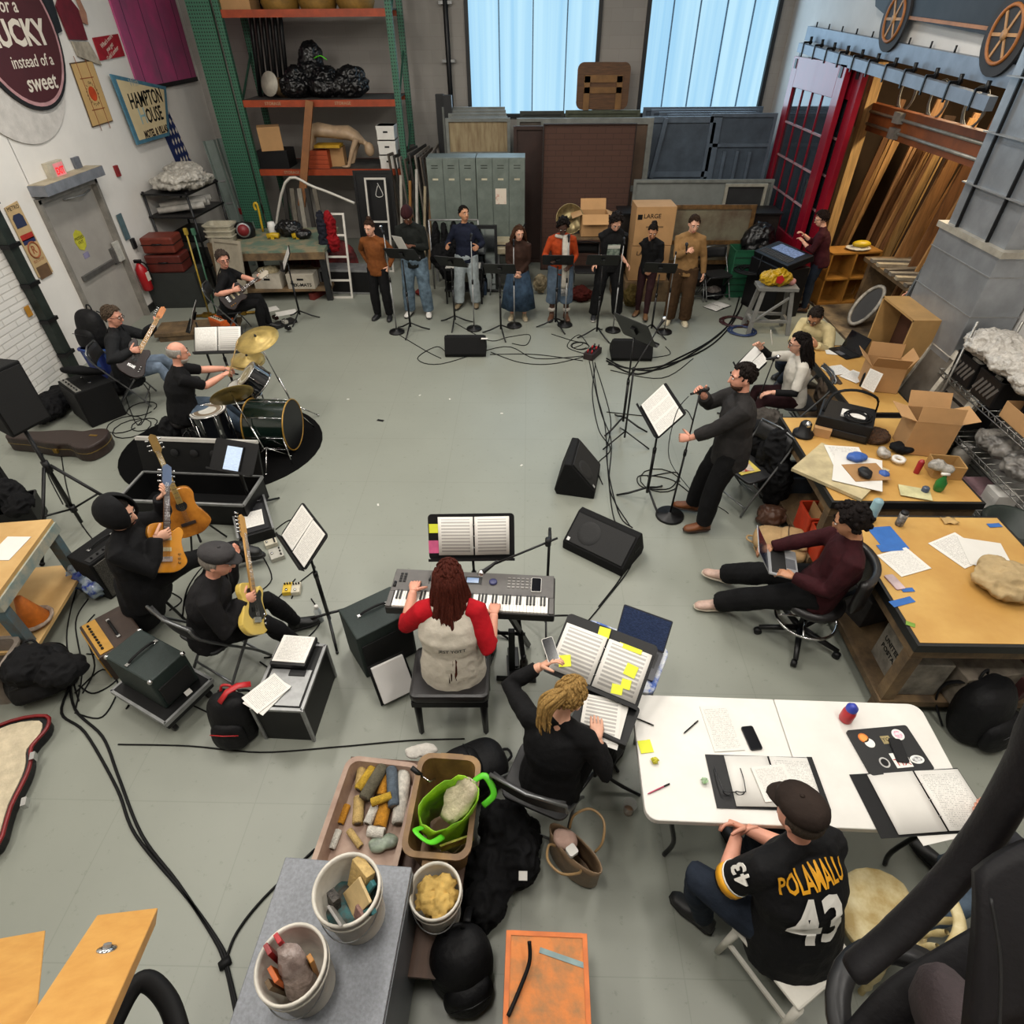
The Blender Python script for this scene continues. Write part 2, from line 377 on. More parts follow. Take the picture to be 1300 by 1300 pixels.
def hand(g,w,d,n,s,side,curl,up=None):
 """palm with four fingers and a thumb; d along the fingers, n out of the palm, side = towards the thumb"""
 d,n=V(d).normalized(),V(n);n=(n-d*n.dot(d)).normalized();t=d.cross(n)*side
 w=V(w)-d*.012*s
 g.loft([(w,t*.024*s,n*.019*s),(w+d*.03*s,t*.032*s,n*.016*s),(w+d*.065*s,t*.042*s,n*.015*s),(w+d*.095*s,t*.041*s,n*.012*s),(w+d*.104*s,t*.03*s,n*.008*s)],10)
 for k,(o,L) in enumerate(((.031,.072),(.0105,.08),(-.0105,.074),(-.031,.058))):
  p=w+d*.09*s+t*o*s;pts=[p-d*.012*s];q=d;pts.append(p)
  for j,fl in enumerate((.45,.33,.25)):
   a=radians(curl*(.75+.35*j));ax=q*cos(a)+n*sin(a);q=ax.normalized();p=p+q*L*fl*s;pts.append(p)
  g.tube(pts,[.0095*s,.0095*s,.009*s,.008*s,.006*s],6)
 p=w+d*.025*s+t*.028*s;q=(d*.65+t*.75+n*.25).normalized();pts=[p-q*.01,p]
 for j,L in enumerate((.036,.03,.026)):
  q=(q+(d*.3+n*curl/70)*.5*(j > 0)).normalized();p=p+q*L*s;pts.append(p)
 g.tube(pts,[.014*s,.0135*s,.012*s,.0105*s,.008*s],6)
def person(label,hip,face=0,lean=0,side=0,s=1.0,b=1.0,hl=None,hr=None,fl=None,fr_=None,kl=None,kr=None,el=None,er=None,hd=(0,0,0),sk='fair',
   top=None,sleeve=1.0,hem=.1,bot=None,botlen=1.0,loose=1.0,shoe='#1c1c1e',hair=('short','#3a2a20'),curl=(35,35),pl=None,pr=None,skirt=None,beard=None,glasses=None,toes=None,group=None,twist=0,voxel=.011,toploose=0,dl=None,dr=None,hunch=0,sole=None):
 hip=V(hip);up=V((0,0,1));ya=radians(face);f0=V((-sin(ya),cos(ya),0));r0=f0.cross(up)
 le,si=radians(lean),radians(side);u=(up*cos(le)+f0*sin(le)+r0*math.tan(si)).normalized();f=(f0-u*f0.dot(u)).normalized()
 tw=radians(twist);r=f.cross(u);f2=f*cos(tw)-r*sin(tw);r2=f2.cross(u)
 hu_=radians(hunch);u2=(u*cos(hu_)+f*sin(hu_)).normalized()
 base=V((hip.x,hip.y,0));M0=tr(*(-base));root=T('person',label,'person',base,0,group)
 mid=hip+u*.27*s;neck=mid+u2*.25*s;sh=mid+u2*.19*s
 SL,SR=sh-r2*.178*s,sh+r2*.178*s;HL,HR=hip-r0*.092*s*b**.5,hip+r0*.092*s*b**.5
 hl=V(hl) if hl is not None else hip-r0*.3*s+f0*.05+up*-.02;hr=V(hr) if hr is not None else hip+r0*.3*s+f0*.05+up*-.02
 A1,A2,T1,T2=.285*s,.255*s,.42*s,.42*s
 EL,hl=ik(SL,hl,A1,A2,el if el is not None else -up*.7-f0*.5-r0*.45);ER,hr=ik(SR,hr,A1,A2,er if er is not None else -up*.7-f0*.5+r0*.45)
 fl=V(fl) if fl is not None else base-r0*.12*s+up*.085*s;fr_=V(fr_) if fr_ is not None else base+r0*.12*s+up*.085*s
 KL,fl=ik(HL,fl,T1,T2,kl if kl is not None else f0+up*.35-r0*.12);KR,fr_=ik(HR,fr_,T1,T2,kr if kr is not None else f0+up*.35+r0*.12)
 hy,hp,hr_=[radians(x) for x in (hd+(0,))[:3]]
 hf=f0*cos(hy)-r0*sin(hy);hrr=hf.cross(up);hup=(up*cos(hp)+hf*sin(hp)+hrr*math.tan(hr_)).normalized();hf=(hf-hup*hf.dot(hup)).normalized();hrr=hf.cross(hup)
 hc=neck+u2*.055*s+hup*.125*s+hf*.018
 HM=Matrix(((hrr.x,hf.x,hup.x,hc.x),(hrr.y,hf.y,hup.y,hc.y),(hrr.z,hf.z,hup.z,hc.z),(0,0,0,1)));HS=HM @ Matrix.Scale(s*1.06,4)
 sb=s*b
 def torso(g,e,lo=-.11,hi=1,wide=1.0):
  rows=[(-.11,.135,.105),(0,.165,.12),(.1,.15,.115),(.18,.143,.105),(.3,.162,.118),(.4,.172,.112),(.455,.155,.092),(.495,.08,.05)]
  R=[]
  for t,w_,d_ in rows:
   if t < lo: continue
   c=hip+u*t*s if t < .27 else mid+u2*(t-.27)*s
   rr,ff=(r,f) if t < .18 else (r2,f2)
   k=1 if t > .4 else wide
   bb=b if t < .4 else b**.4
   R.append((c,rr*(w_*s*bb*k+e),ff*(d_*s*bb*k+e)))
  g.loft(R,18)
  g.tube([SL+r2*.06*s,SL,SL*.5+EL*.5],[.062*s+e,.057*s+e,.045*s+e],10);g.tube([SR-r2*.06*s,SR,SR*.5+ER*.5],[.062*s+e,.057*s+e,.045*s+e],10)
  g.tube([SL+r2*.03*s+u2*.005,neck+u2*.015*s,SR-r2*.03*s+u2*.005],[.05*s+e*.6,.056*s+e*.4,.05*s+e*.6],10)
 def limb(g,a,m,c,rad,frac,e):
  P_=[a,a.lerp(m,.5),m,m.lerp(c,.35),m.lerp(c,.7),c];tt=[0,.25,.5,.675,.85,1];pts=[];rs=[]
  for i,t in enumerate(tt):
   if t <= frac+1e-6: pts.append(P_[i]);rs.append(rad[i]+e)
   else:
    q=(frac-tt[i-1])/(t-tt[i-1])
    if q > .02: pts.append(P_[i-1].lerp(P_[i],q));rs.append(rad[i-1]*(1-q)+rad[i]*q+e)
    break
  g.tube(pts,rs,12)
 ar=[x*s*b**.5 for x in (.05,.047,.04,.04,.033,.027)];lr=[x*s*b**.6 for x in (.088,.078,.058,.06,.048,.038)]
 # body: one continuous skin
 g=G(M0);torso(g,0)
 g.tube([mid+u2*.2*s-f*.01,neck+u2*.03*s,hc-hup*.03*s-hf*.015*s],[.046*s,.052*s,.05*s],12)
 g.ell((0,-.012,.025),(.074,.096,.092),18,12,HS);g.ell((0,.03,-.055),(.052,.058,.058),14,10,HS);g.ell((0,.02,-.02),(.066,.072,.075),14,10,HS)
 g.tube([V((0,.085,.022)),V((0,.1,-.005)),V((0,.108,-.028)),V((0,.085,-.034))],[.009,.012,.016,.01],8,HS)
 for q in (-1,1): g.ell((q*.076,-.012,-.008),(.011,.022,.032),10,8,HS);g.ell((q*.03,.072,.032),(.03,.018,.012),8,6,HS)
 limb(g,SL,EL,hl,ar,1,0);limb(g,SR,ER,hr,ar,1,0);limb(g,HL,KL,fl,lr,1,0);limb(g,HR,KR,fr_,lr,1,0)
 ty=toes or (12,-12);toe=[]
 for k,(an,q) in enumerate(((fl,ty[0]),(fr_,ty[1]))):
  a=radians(face+q);d=V((-sin(a),cos(a),0)) if not isinstance(q,(tuple,list,V)) else V(q).normalized();toe.append(d)
  z=(d.cross(V((0,0,1))).cross(d)).normalized();g.tube([an,an-z*.04*s,an-z*.045*s+d*.1*s],[.036*s,.036*s,.03*s],8)
 sm=skin(sk);tmp=g.build('body',sm,remesh=voxel);me=tmp.data
 g2=G();g2.v=[tuple(v.co) for v in me.vertices];g2.f=[tuple(p.vertices) for p in me.polygons];g2.mi=[0]*len(g2.f);g2.sm=[True]*len(g2.f)
 bpy.data.objects.remove(tmp);bpy.data.meshes.remove(me)
 g2.M=M0
 for (w_,e_,pn,cu,sg,dd) in ((hl,EL,pl,curl[0],-1,dl),(hr,ER,pr,curl[1],1,dr)):
  d=(V(dd).normalized() if dd is not None else (w_-e_).normalized());pn=V(pn) if pn is not None else (r0*(-sg)*.8-up*.4)
  if abs(d.dot(pn.normalized())) > .95: pn=f0
  # thumb side: right hand thumb points to the body's left when the palm faces down
  hand(g2,w_,d,pn,s*1.0,sg,cu)
 body=g2.build('body',sm,root)
 # face
 for q in (-1,1):
  g=G(M0);g.ell((q*.031,.083,.012),(.013,.008,.0075),8,6,HS);g.i=1;g.ell((q*.031,.0905,.012),(.006,.003,.0065),8,6,HS)
  g.build('eye',[mat('eye_white','#d8d0c8',.3,var=0),mat('eye_dark','#1d1310',.3,var=0)],root)
 hcol=hair[1] if hair else '#4a3a30'
 for q in (-1,1): G(M0).tube([V((q*.013,.093,.034)),V((q*.03,.092,.04)),V((q*.048,.08,.034))],[.004,.0055,.003],6,HS).build('eyebrow',hair_mat(hcol if hcol != '#e8e4dc' else '#8a827a'),root)
 g=G(M0);g.ell((0,.083,-.066),(.024,.009,.008),10,6,HS);g.build('lips',mat('lips_'+sk,{'fair': '#b4685c','pink': '#b4685c','tan': '#8f5648','brown': '#5a332b','dark': '#452823'}[sk],.45,var=0),root)
 if beard:
  g=G(M0);g.grid(14,6,lambda a,t: (lambda an,el: (.061*sin(an)*cos(el)*1.03,.024+.07*cos(an)*cos(el),-.045+.075*sin(el)))(radians(-105+210*a),radians(-72+62*t)),HS);g.build('beard',hair_mat(beard),root,solid=-.012)
 if glasses:
  g=G(M0)
  for q in (-1,1): g.tube([V((q*.033+.022*cos(t*pi/6),.1,.008+.017*sin(t*pi/6))) for t in range(12)],.0026,5,HS,closed=True);g.tube([V((q*.055,.097,.012)),V((q*.079,.0,.01))],.0025,5,HS)
  g.tube([V((-.011,.1,.01)),V((.011,.1,.01))],.0025,5,HS);g.build('glasses',mat('spectacle_'+glasses.strip('#'),glasses,.3,var=0),root)
 # clothes
 e=.013*s+toploose
 if top is not None:
  g=G(M0);torso(g,e,-.12,1,1.03)
  if hem: g.loft([(hip-u*hem*s-f*.0,r*(.168*sb+e*1.3),f*(.128*sb+e*1.2)),(hip+u*.02*s,r*(.17*sb+e),f*(.128*sb+e)),(hip+u*.15*s,r*(.152*sb+e),f*(.115*sb+e))],18)
  if sleeve: limb(g,SL,EL,hl,ar,sleeve,e*1.0);limb(g,SR,ER,hr,ar,sleeve,e*1.0)
  nm='shirt';tp=wrinkle(g.build(nm,top,root,remesh=voxel),.007,6)
 if bot is not None:
  g=G(M0);el_=.012*s*loose
  g.loft([(hip-u*.1*s,r0*(.15*sb+el_),f0*(.115*sb+el_)),(hip,r*(.163*sb+el_),f*(.122*sb+el_)),(hip+u*.1*s,r*(.148*sb+.006),f*(.113*sb+.006))],18)
  lr2=[x+q*(loose-1) for x,q in zip(lr,(.012,.016,.022,.026,.034,.042))]
  limb(g,HL,KL,fl,lr2,botlen,el_);limb(g,HR,KR,fr_,lr2,botlen,el_);wrinkle(g.build('trousers',bot,root,remesh=voxel),.007,6)
 if skirt is not None:
  m_,zl,rad=skirt;g=G(M0)
  top_=hip+up*.1*s;g.loft([(top_,r0*.15*sb,f0*.12*sb),(hip-up*.02,r0*(.185*sb),f0*.15*sb),(V((hip.x,hip.y,(hip.z+zl)/2)),r0*(rad*.85),f0*rad*.7),(V((hip.x,hip.y,zl)),r0*rad,f0*rad*.85)],28)
  for i in range(28*2,28*4):
   x,y,z=g.v[i];k=1+.06*sin(i*pi/2);g.v[i]=(x*k,y*k,z)
  g.build('skirt',m_,root)
 if shoe:
  sm_=mat('shoe_'+shoe.strip('#'),shoe,.5,0,.1,20);so=mat('sole_'+(sole or '#151515').strip('#'),sole or '#151515',.7)
  for an,d in ((fl,toe[0]),(fr_,toe[1])):
   z=(d.cross(V((0,0,1))).cross(d)).normalized();x=d.cross(z);g=G(M0);q=s
   c=an-z*.085*q
   g.loft([(c-d*.075*q+z*.03*q,x*.02*q,z*.018*q),(c-d*.068*q+z*.05*q,x*.036*q,z*.042*q),(c-d*.02*q+z*.062*q,x*.043*q,z*.058*q),(c+d*.04*q+z*.052*q,x*.044*q,z*.048*q),(c+d*.1*q+z*.037*q,x*.05*q,z*.033*q),(c+d*.16*q+z*.03*q,x*.044*q,z*.026*q),(c+d*.19*q+z*.025*q,x*.022*q,z*.016*q)],14)
   g.tube([an-z*.04*q,an+z*.02*q],[.047*q,.044*q],12)
   sh_=g.build('shoe',sm_,root)
   g=G(M0);g.loft([(c-d*.08*q+z*.012*q,x*.025*q,z*.012*q),(c-d*.05*q+z*.012*q,x*.043*q,z*.014*q),(c+d*.03*q+z*.012*q,x*.045*q,z*.014*q),(c+d*.1*q+z*.012*q,x*.054*q,z*.014*q),(c+d*.17*q+z*.012*q,x*.044*q,z*.013*q),(c+d*.197*q+z*.012*q,x*.02*q,z*.01*q)],12);g.build('sole',so,sh_)
 # hair / headwear
 if hair:
  st,hcl=hair[0],hair[1];hm=hair_mat(hcl)
  if st in ('short','bun','long','pony','curly','wave','fringe'):
   th={'short': 1.05,'bun': 1.05,'long': 1.09,'pony': 1.06,'curly': 1.26,'wave': 1.16,'fringe': 1.12}[st]
   nz={'curly': .12,'wave': .05}.get(st,.02)
   lowb={'short': -38,'wave': -40,'curly': -42,'bun': -34,'pony': -34,'long': -60,'fringe': -40}[st]
   def hline(a):   # a: 0 at the face, pi at the back
    a=abs((a+pi) % (2*pi)-pi);q=a/pi
    fr0=18 if st == 'fringe' else 46
    return radians(fr0) if q < .22 else radians(fr0+(2-fr0)*min(1,(q-.22)/.2)) if q < .42 else radians(2+(lowb-2)*min(1,(q-.42)/.16))
   nn=36
   def hp_(i,j):
    a=2*pi*i;e0=hline(a);e_=e0+(pi/2-e0)*j;k=(.97 if j == 0 else th*(1+nz*(random.random()-.5))) if j < .99 else th
    return (.076*k*cos(e_)*sin(a),-.012+.098*k*cos(e_)*cos(a),.025+.094*k*sin(e_))
   g=G(M0);g.grid(nn,9,hp_,HS);hg=g.build('hair',hm,root)
   if st != 'curly':
    g=G(M0);random.seed(len(label)+3)
    for i in range(130):
     a=random.uniform(0,2*pi);e0=hline(a)-.12;e1=random.uniform(e0+.2,1.5);L_=random.uniform(.2,.45);sw=random.uniform(-.3,.3);pts=[]
     for q in range(4):
      e_=max(e0,e1-L_*q/3);k=th*(1.0+.035*sin(pi*q/3));a2=a+sw*q/3;pts.append(HS @ V((.076*k*cos(e_)*sin(a2),-.012+.098*k*cos(e_)*cos(a2),.025+.094*k*sin(e_))))
     g.tube(pts,[.005*s,.009*s,.008*s,.003*s],5)
    g.build('hair_strands',hm,hg)
  if st == 'curly':
   g=G(M0);random.seed(5)
   for i in range(90):
    a=random.uniform(0,2*pi);e0=hline(a);e_=e0+(pi/2-e0)*random.random()**1.3;k=th*random.uniform(.9,1.05)
    g.ell(tuple(HS @ V((.076*k*cos(e_)*sin(a),-.012+.098*k*cos(e_)*cos(a),.025+.094*k*sin(e_)))),(random.uniform(.014,.024),)*3,7,5,noise=.3)
   g.build('curls',hm,hg)
  if st == 'bun': g=G(M0);g.ell((0,-.05,.135),(.042,.042,.036),14,10,HS,.08);g.build('hair_bun',hm,hg)
  if st in ('pony',):
   g=G(M0);pts=[HS @ V(p) for p in ((0,-.1,.06),(0,-.15,.05),(-.02,-.175,-.02),(-.015,-.16,-.1),(.01,-.15,-.15))]
   for j in range(26):
    o=V((random.uniform(-.032,.032),random.uniform(-.032,.032),random.uniform(-.03,.03)));g.tube(spline([q+o*min(1,.5+.4*i)+V((random.uniform(-.008,.008),)*3) for i,q in enumerate(pts)],4),[.013]*10+[.012,.011,.01,.009,.007,.005,.002],5)
   g.build('ponytail',hm,hg)
  if st == 'long':
   Ln=hair[2] if len(hair) > 2 else .3;g=G(M0);random.seed(len(label))
   for i in range(110):
    a=radians(92+176*((i % 37)/36))+random.uniform(-.12,.12);e_=radians(random.uniform(-12,30));p0=HS @ V((.08*cos(e_)*sin(a),-.012+.1*cos(e_)*cos(a),.025+.09*sin(e_)))
    out=(p0-hc);out.z=0;out.normalize();l=Ln*random.uniform(.7,1.05);ph=random.uniform(0,6);pts=[]
    for q in range(9):
     t=q/8;wv=.016*sin(ph+t*9)*min(1,t*3);pts.append(p0-f2*.34*max(0,t*l-.1)+out*(.01+.04*min(1,t*1.6)+wv)-up*l*t+hrr*(.014*cos(ph+t*8)*t+random.uniform(-.004,.004)))
    k=random.uniform(.7,1.1);g.tube(pts,[.013*k,.015*k,.015*k,.015*k,.014*k,.013*k,.012*k,.009*k,.003],5)
   g.build('long_hair',hm,hg)
  if st == 'cap':       # flat cap / newsboy
   cm=cloth('cap_'+hcl.strip('#'),hcl,.1);g=G(M0)
   g.loft([(HS @ V((0,-.01,.04)),hrr*.082*s,hf*.104*s),(HS @ V((0,-.014,.065)),hrr*.098*s,hf*.118*s),(HS @ V((0,-.008,.095)),hrr*.1*s,hf*.122*s),(HS @ V((0,.0,.12)),hrr*.08*s,hf*.1*s),(HS @ V((0,.0,.132)),hrr*.03*s,hf*.04*s)],22)
   cp=g.build('flat_cap',cm,root)
   g=G(M0);g.loft([(HS @ V((0,.055,.052)),hrr*.078*s,hup*.01),(HS @ V((0,.1,.05)),hrr*.07*s,hup*.013),(HS @ V((0,.135,.038)),hrr*.05*s,hup*.012),(HS @ V((0,.152,.03)),hrr*.02*s,hup*.006)],14);g.build('peak',cm,cp)
   g=G(M0);g.ell((0,0,.134),(.011,.011,.006),8,6,HS);g.build('button',cm,cp)
   g=G(M0);hm2=hair[2] if len(hair) > 2 else '#6a6058'
   g.grid(20,4,lambda i,j: (lambda a,e_: (.079*cos(e_)*sin(a),-.012+.1*cos(e_)*cos(a),.025+.096*sin(e_)))(radians(80+200*i),radians(-38+50*j)),HS);g.build('hair',hair_mat(hm2),root,solid=.006)
  if st == 'hood':
   cm=top;g=G(M0)
   def hd_(i,j):
    a=radians(-150+300*i)+pi;t=j;e_=radians(-62+152*t);k=1.33
    return (.08*k*cos(e_)*sin(a),-.02+.1*k*cos(e_)*cos(a),.02+.1*k*sin(e_))
   g.grid(24,10,hd_,HS);g.build('hood',cm,root,solid=.012)
   g=G(M0);g.grid(20,6,lambda i,j: (lambda a,e_: (.08*cos(e_)*sin(a),-.012+.102*cos(e_)*cos(a),.025+.098*sin(e_)))(2*pi*i,radians(36+54*j)),HS);g.build('hair',hair_mat('#1a1512'),root)
  if st == 'beanie':
   cm=cloth('beanie',hcl,.1,bsc=90);g=G(M0);g.grid(24,8,lambda i,j: (lambda a,e_: (.083*cos(e_)*sin(a),-.012+.105*cos(e_)*cos(a),.025+(.108+.02*j)*sin(e_)))(2*pi*i,radians(8+82*j)),HS);g.build('knitted_hat',cm,root,solid=.008)
 return dict(root=root,base=base,hc=hc,HM=HS,hip=hip,u=u,u2=u2,f=f,f0=f0,r0=r0,r=r,r2=r2,f2=f2,mid=mid,neck=neck,SL=SL,SR=SR,EL=EL,ER=ER,hl=hl,hr=hr,KL=KL,KR=KR,fl=fl,fr=fr_,s=s,M0=M0)
# ===== recurring props =====================================================
BLK=mat('black_plastic','#121214',.45,0,.1,12,spec=.3);BLKM=mat('black_metal','#131315',.4,.3,.1,15);CHR=mat('chrome','#c9c9c9',.2,1,.05,8);STEEL=mat('grey_steel','#9c9d9d',.4,.5,.1,10)
CARP=mat('black_carpet_box','#0f0f10',.8,0,.15,60,bump=.3,bsc=200,spec=.25);GRILL=mat('speaker_grille','#161617',.7,.1,.3,160,kind='voronoi',lo=.1,hi=.5)
RUB=mat('black_rubber','#0c0c0d',.6,0,.05,10,spec=.2);WOOD=mat('pine','#c99a58',.55,0,.1,5,stretch=(1,14,14),kind='wave');PLY=mat('plywood','#c8a56e',.6,0,.08,2.2,bump=.05,col2='#b08a52')
OLDW=mat('worn_timber','#7d6546',.7,0,.15,5,col2='#4a3b2a',bump=.2,bsc=30);CARD=mat('cardboard','#b38a5c',.8,0,.05,4);CARDI=mat('cardboard_inside','#a27a4d',.85,0,.05,4)
WHITEP=mat('white_plastic','#dedbd5',.45,0,.03,5);PAGE=paper('printed_page',26);SCORE=paper('score_page',12,1,staff=True);SCRIPT=paper('script_page',34,1,.45);BLANK=mat('plain_paper','#d6d3cd',.75,0,.02,5);PAGE2=paper('two_column_page',22,2)
RED=mat('red_plastic','#b51d22',.4,0,.08,8);BLUE=mat('blue_plastic','#2b4fae',.4,0,.08,8);YEL=mat('sticky_note','#dfe33a',.7,0,.03,8);GOLD=mat('brass','#b08c42',.35,.9,.15,14,bump=.1,bsc=40);SCREEN=mat('dark_glass','#0b0d12',.12,0,0)
def quad(tl,tr_,bl,z):
 a,b,c=P(*tl,z),P(*tr_,z),P(*bl,z);x=b-a;y=a-c;w_=x.length;x.normalize();y=y-x*y.dot(x)
 ce=(a+b)/2-y/2;return Matrix(((x.x,-x.y,0,ce.x),(x.y,x.x,0,ce.y),(0,0,1,z),(0,0,0,1))),w_,abs(y.length)
def sheet(label,M,w_,h,m=None,name='paper_sheet',cat='sheet of paper',group=None,t=.003,curl=0):
 g=G()
 if curl: g.grid(6,6,lambda i,j: ((i-.5)*w_,(j-.5)*h,curl*(i-.5)**2*4+curl*.5*j));o=g.build(name,m or PAGE,M=M,solid=-t*.5)
 else: o=g.box((0,0,t/2),(w_,h,t)).build(name,m or PAGE,M=M)
 return tag(o,label,cat,group)
def binder(label,M,w_=.56,h=.29,cov=None,pages=(PAGE,PAGE),name='open_binder',cat='binder',exposed=0,t=.012,ring=True,group=None):
 """open ring binder lying flat: cover, two page stacks, rings; `exposed` shows the bare left pocket"""
 r=T(name,label,cat,M=M,group=group);cov=cov or BLK
 G().box((0,0,.002),(w_,h,.004)).build('cover',cov,r)
 xl=-w_/2+exposed;pw=(w_/2-.012-.004);
 for k,(x0,x1) in enumerate(((xl+.008,-.006+exposed*.5),(.006+exposed*.5,w_/2-.01))):
  g=G();g.grid(6,2,lambda i,j: (x0+(x1-x0)*i,(j-.5)*(h-.02),.005+t*(sin(pi*min(1,(1-i if k == 0 else i)+.12))**.5 if 0 else (1-(i if k else 1-i)*.75))));g.build('page',pages[k],r,solid=-t*.4)
 if ring:
  for y in (-.09,0,.09): G().tube([(exposed*.5+.014*cos(a*pi/8),y,.012+.012*sin(a*pi/8)) for a in range(9)],.0022,5).build('ring',CHR,r)
 return r
def music_stand(label,p,face,h=1.12,tilt=25,group='black music stands',deskw=.5,deskh=.33,foot=0,lip=.05):
 """tilt = how far the desk leans back from upright; the reader stands on the -y side of `face`"""
 r=T('music_stand',label,'music stand',p,radians(face),group)
 for k in range(3):
  a=radians(90+120*k+foot);d=V((cos(a),sin(a),0));g=G()
  g.tube([d*.018+V((0,0,.16)),d*.2+V((0,0,.055)),d*.31+V((0,0,.012))],[.012,.013,.01],8);g.ell(tuple(d*.315+V((0,0,.011))),(.014,.014,.011),8,6);g.build('leg',BLKM,r)
 G().cyl((0,0,.1),(0,0,.66),.0165).cyl((0,0,.62),(0,0,.68),.02).build('post',BLKM,r)
 G().cyl((0,0,.6),(0,0,h-.1),.011).build('inner_post',BLKM,r)
 M=tr(0,0,h) @ rot(radians(90-tilt),0,0)
 g=G();g.prism(rrect(deskw,deskh,.03),-.006,0,M);dk=g.build('desk',BLK,r)
 g=G();g.box((0,-deskh/2,lip/2),(deskw,.004,lip),M=M);g.box((0,-deskh/2+.01,lip),(deskw,.02,.003),M=M);g.build('lip',BLK,dk)
 G().box((0,0,-.02),(.06,.1,.03),M=M).build('bracket',BLKM,r)
 bpy.context.view_layer.update()
 return r,r.matrix_world @ M
def microphone(label,p,d,L=.17,group='handheld microphones',head=None,name='microphone'):
 d=V(d).normalized();r=T(name,label,'microphone',p,0,group)
 G().tube([(0,0,0),d*L*.1,d*L*.7,d*L*.76],[.01,.0115,.017,.022],12).build('body',BLKM,r)
 g=G();g.ell((0,0,0),(.026,.026,.03),14,10,fr(d*(L*.86),d) @ rot(0,pi/2,0));g.build('grille',head or mat('mic_mesh','#4c4c4e',.4,.7,.4,300,kind='voronoi'),r);return r
def mic_stand(label,p,h=1.35,top=None,group='straight microphone stands with round bases',col=None,base=.13):
 r=T('microphone_stand',label,'microphone stand',p,0,group);top=V(top) if top is not None else V((0,0,h));c=col or STEEL
 G().lathe([(base,0),(base,.018),(base*.93,.03),(.03,.036),(.024,.055),(0,.055)],28).build('base',BLKM,r)
 g=G();g.cyl((0,0,.04),top*.56+V((0,0,.02)),.0105);g.build('lower_pole',c,r);G().cyl(top*.5,top,.0075).build('upper_pole',c,r)
 G().cyl(top*.55-top.normalized()*.03,top*.55+top.normalized()*.04,.016).build('clutch',BLK,r)
 G().tube([top-top.normalized()*.015,top+V((0,0,.03))],[.012,.015],8).build('clip',BLK,r);return r
def folding_chair(label,p,face,group=None,m=None,sm=None,seat=.45,w_=.46,pad=True):
 """steel folding chair; the sitter looks along +y of `face`"""
 r=T('folding_chair',label,'chair',p,radians(face),group);m=m or mat('chair_steel','#7d7f80',.35,.8,.1,8);sm=sm or mat('chair_pad','#1d1d1f',.55,0,.1,10)
 G().prism(rrect(w_-.03,.4,.06),seat-.03,seat).build('seat',sm,r,bevel=.008)
 M=tr(0,-.23,.74) @ rot(radians(98),0,0);g=G();g.grid(8,3,lambda i,j: ((i-.5)*(w_-.02),-.23+.03*(1-(2*i-1)**2)*-1-(j*.03),.66+.17*j));g.build('backrest',sm,r,solid=.02)
 for q in (-1,1):
  x=q*w_/2
  G().tube(spline([(x,.2,.012),(x,.1,.2),(x,-.05,.42),(x,-.235,.7),(x*.97,-.27,.84)],3),.0115,8).build('leg',m,r)
  G().tube(spline([(x*.94,-.22,.012),(x*.94,-.02,.25),(x*.94,.14,.42)],3),.0115,8).build('leg',m,r)
 G().tube([(-w_/2,-.27,.84),(0,-.3,.85),(w_/2,-.27,.84)],.0115,8).build('top_rail',m,r);G().cyl((-w_*.47,-.17,.075),(w_*.47,-.17,.075),.009).build('stretcher',m,r);G().cyl((-w_/2,.15,.1),(w_/2,.15,.1),.009).build('stretcher',m,r);return r
CABLEM=RUB
def cable(label,pts,r=.0055,m=None,z=None,name='cable',group='loose black cables',k=6,closed=False):
 q=[P(*p[:2],(z or r)) if len(p) == 2 and not isinstance(p,V) else V(p) for p in pts];q=spline(q,k,closed);q=[V((a.x,a.y,max(a.z,r*.9))) for a in q]
 return tag(G().tube(q,r,6,closed=closed).build(name,m or CABLEM),label,'cable',group)
def coil(label,c,R,n=3,r=.0055,m=None,name='cable_coil',el=1,rz=0,spread=.15,group=None):
 pts=[];random.seed(hash(label) % 999 if 0 else len(label)*7)
 ph=random.random()*6
 for i in range(n*14):
  a=2*pi*i/14;k=R*(1+spread*sin(i*.37+ph));x,y=k*cos(a),k*sin(a)*el;pts.append(V((c[0]+x*cos(rz)-y*sin(rz)+spread*R*.4*sin(i*.11),c[1]+x*sin(rz)+y*cos(rz),(c[2] if len(c) > 2 else 0)+r+.002*i/14)))
 return tag(G().tube(pts,r,6).build(name,m or CABLEM),label,'cable',group)
def wedge(label,p,face,w_=.62,d=.4,h=.36,logo=True,group='black wedge floor monitors',M=None):
 """floor monitor: slanted grille looks along -y and up"""
 r=T('stage_monitor',label,'speaker',p,radians(face),group,M=M)
 pr=[(-d/2,0),(d/2-.03,0),(d/2,.06),(d/2-.1,h),(d/2-.17,h),(-d/2,.1)];MM=Matrix(((0,0,1,0),(1,0,0,0),(0,1,0,0),(0,0,0,1)))
 G().prism(pr,-w_/2,w_/2,MM).build('cabinet',CARP,r,bevel=.01)
 a,b=V((0,-d/2,.1)),V((0,d/2-.17,h));n=(b-a).cross(V((1,0,0))).normalized();n=n if n.z > 0 else -n;M2=fr((a+b)/2+n*.002,V((1,0,0)),None,n);L=(b-a).length
 gr=G(M2).box((0,0,.006),(w_-.05,L-.04,.012)).build('grille',GRILL,r,bevel=.004)
 G(M2).lathe([(.12,.013),(.115,.016),(.07,.0145),(0,.017)],24,(-.12,0,0)).build('woofer',mat('cone_black','#1c1c1d',.7,0,.2,90),gr)  # near-black woofer disc laid over the grille
 if logo: G(M2).box((-w_/2+.05,-L/2+.045,.0135),(.03,.035,.003)).build('badge',mat('badge_grey','#b9b9b9',.4,.5,0),gr)
 for q in (-1,1): G().box((q*(w_/2+.001),.05,h*.5),(.006,.12,.035)).build('handle',RUB,r,bevel=.002)
 return r
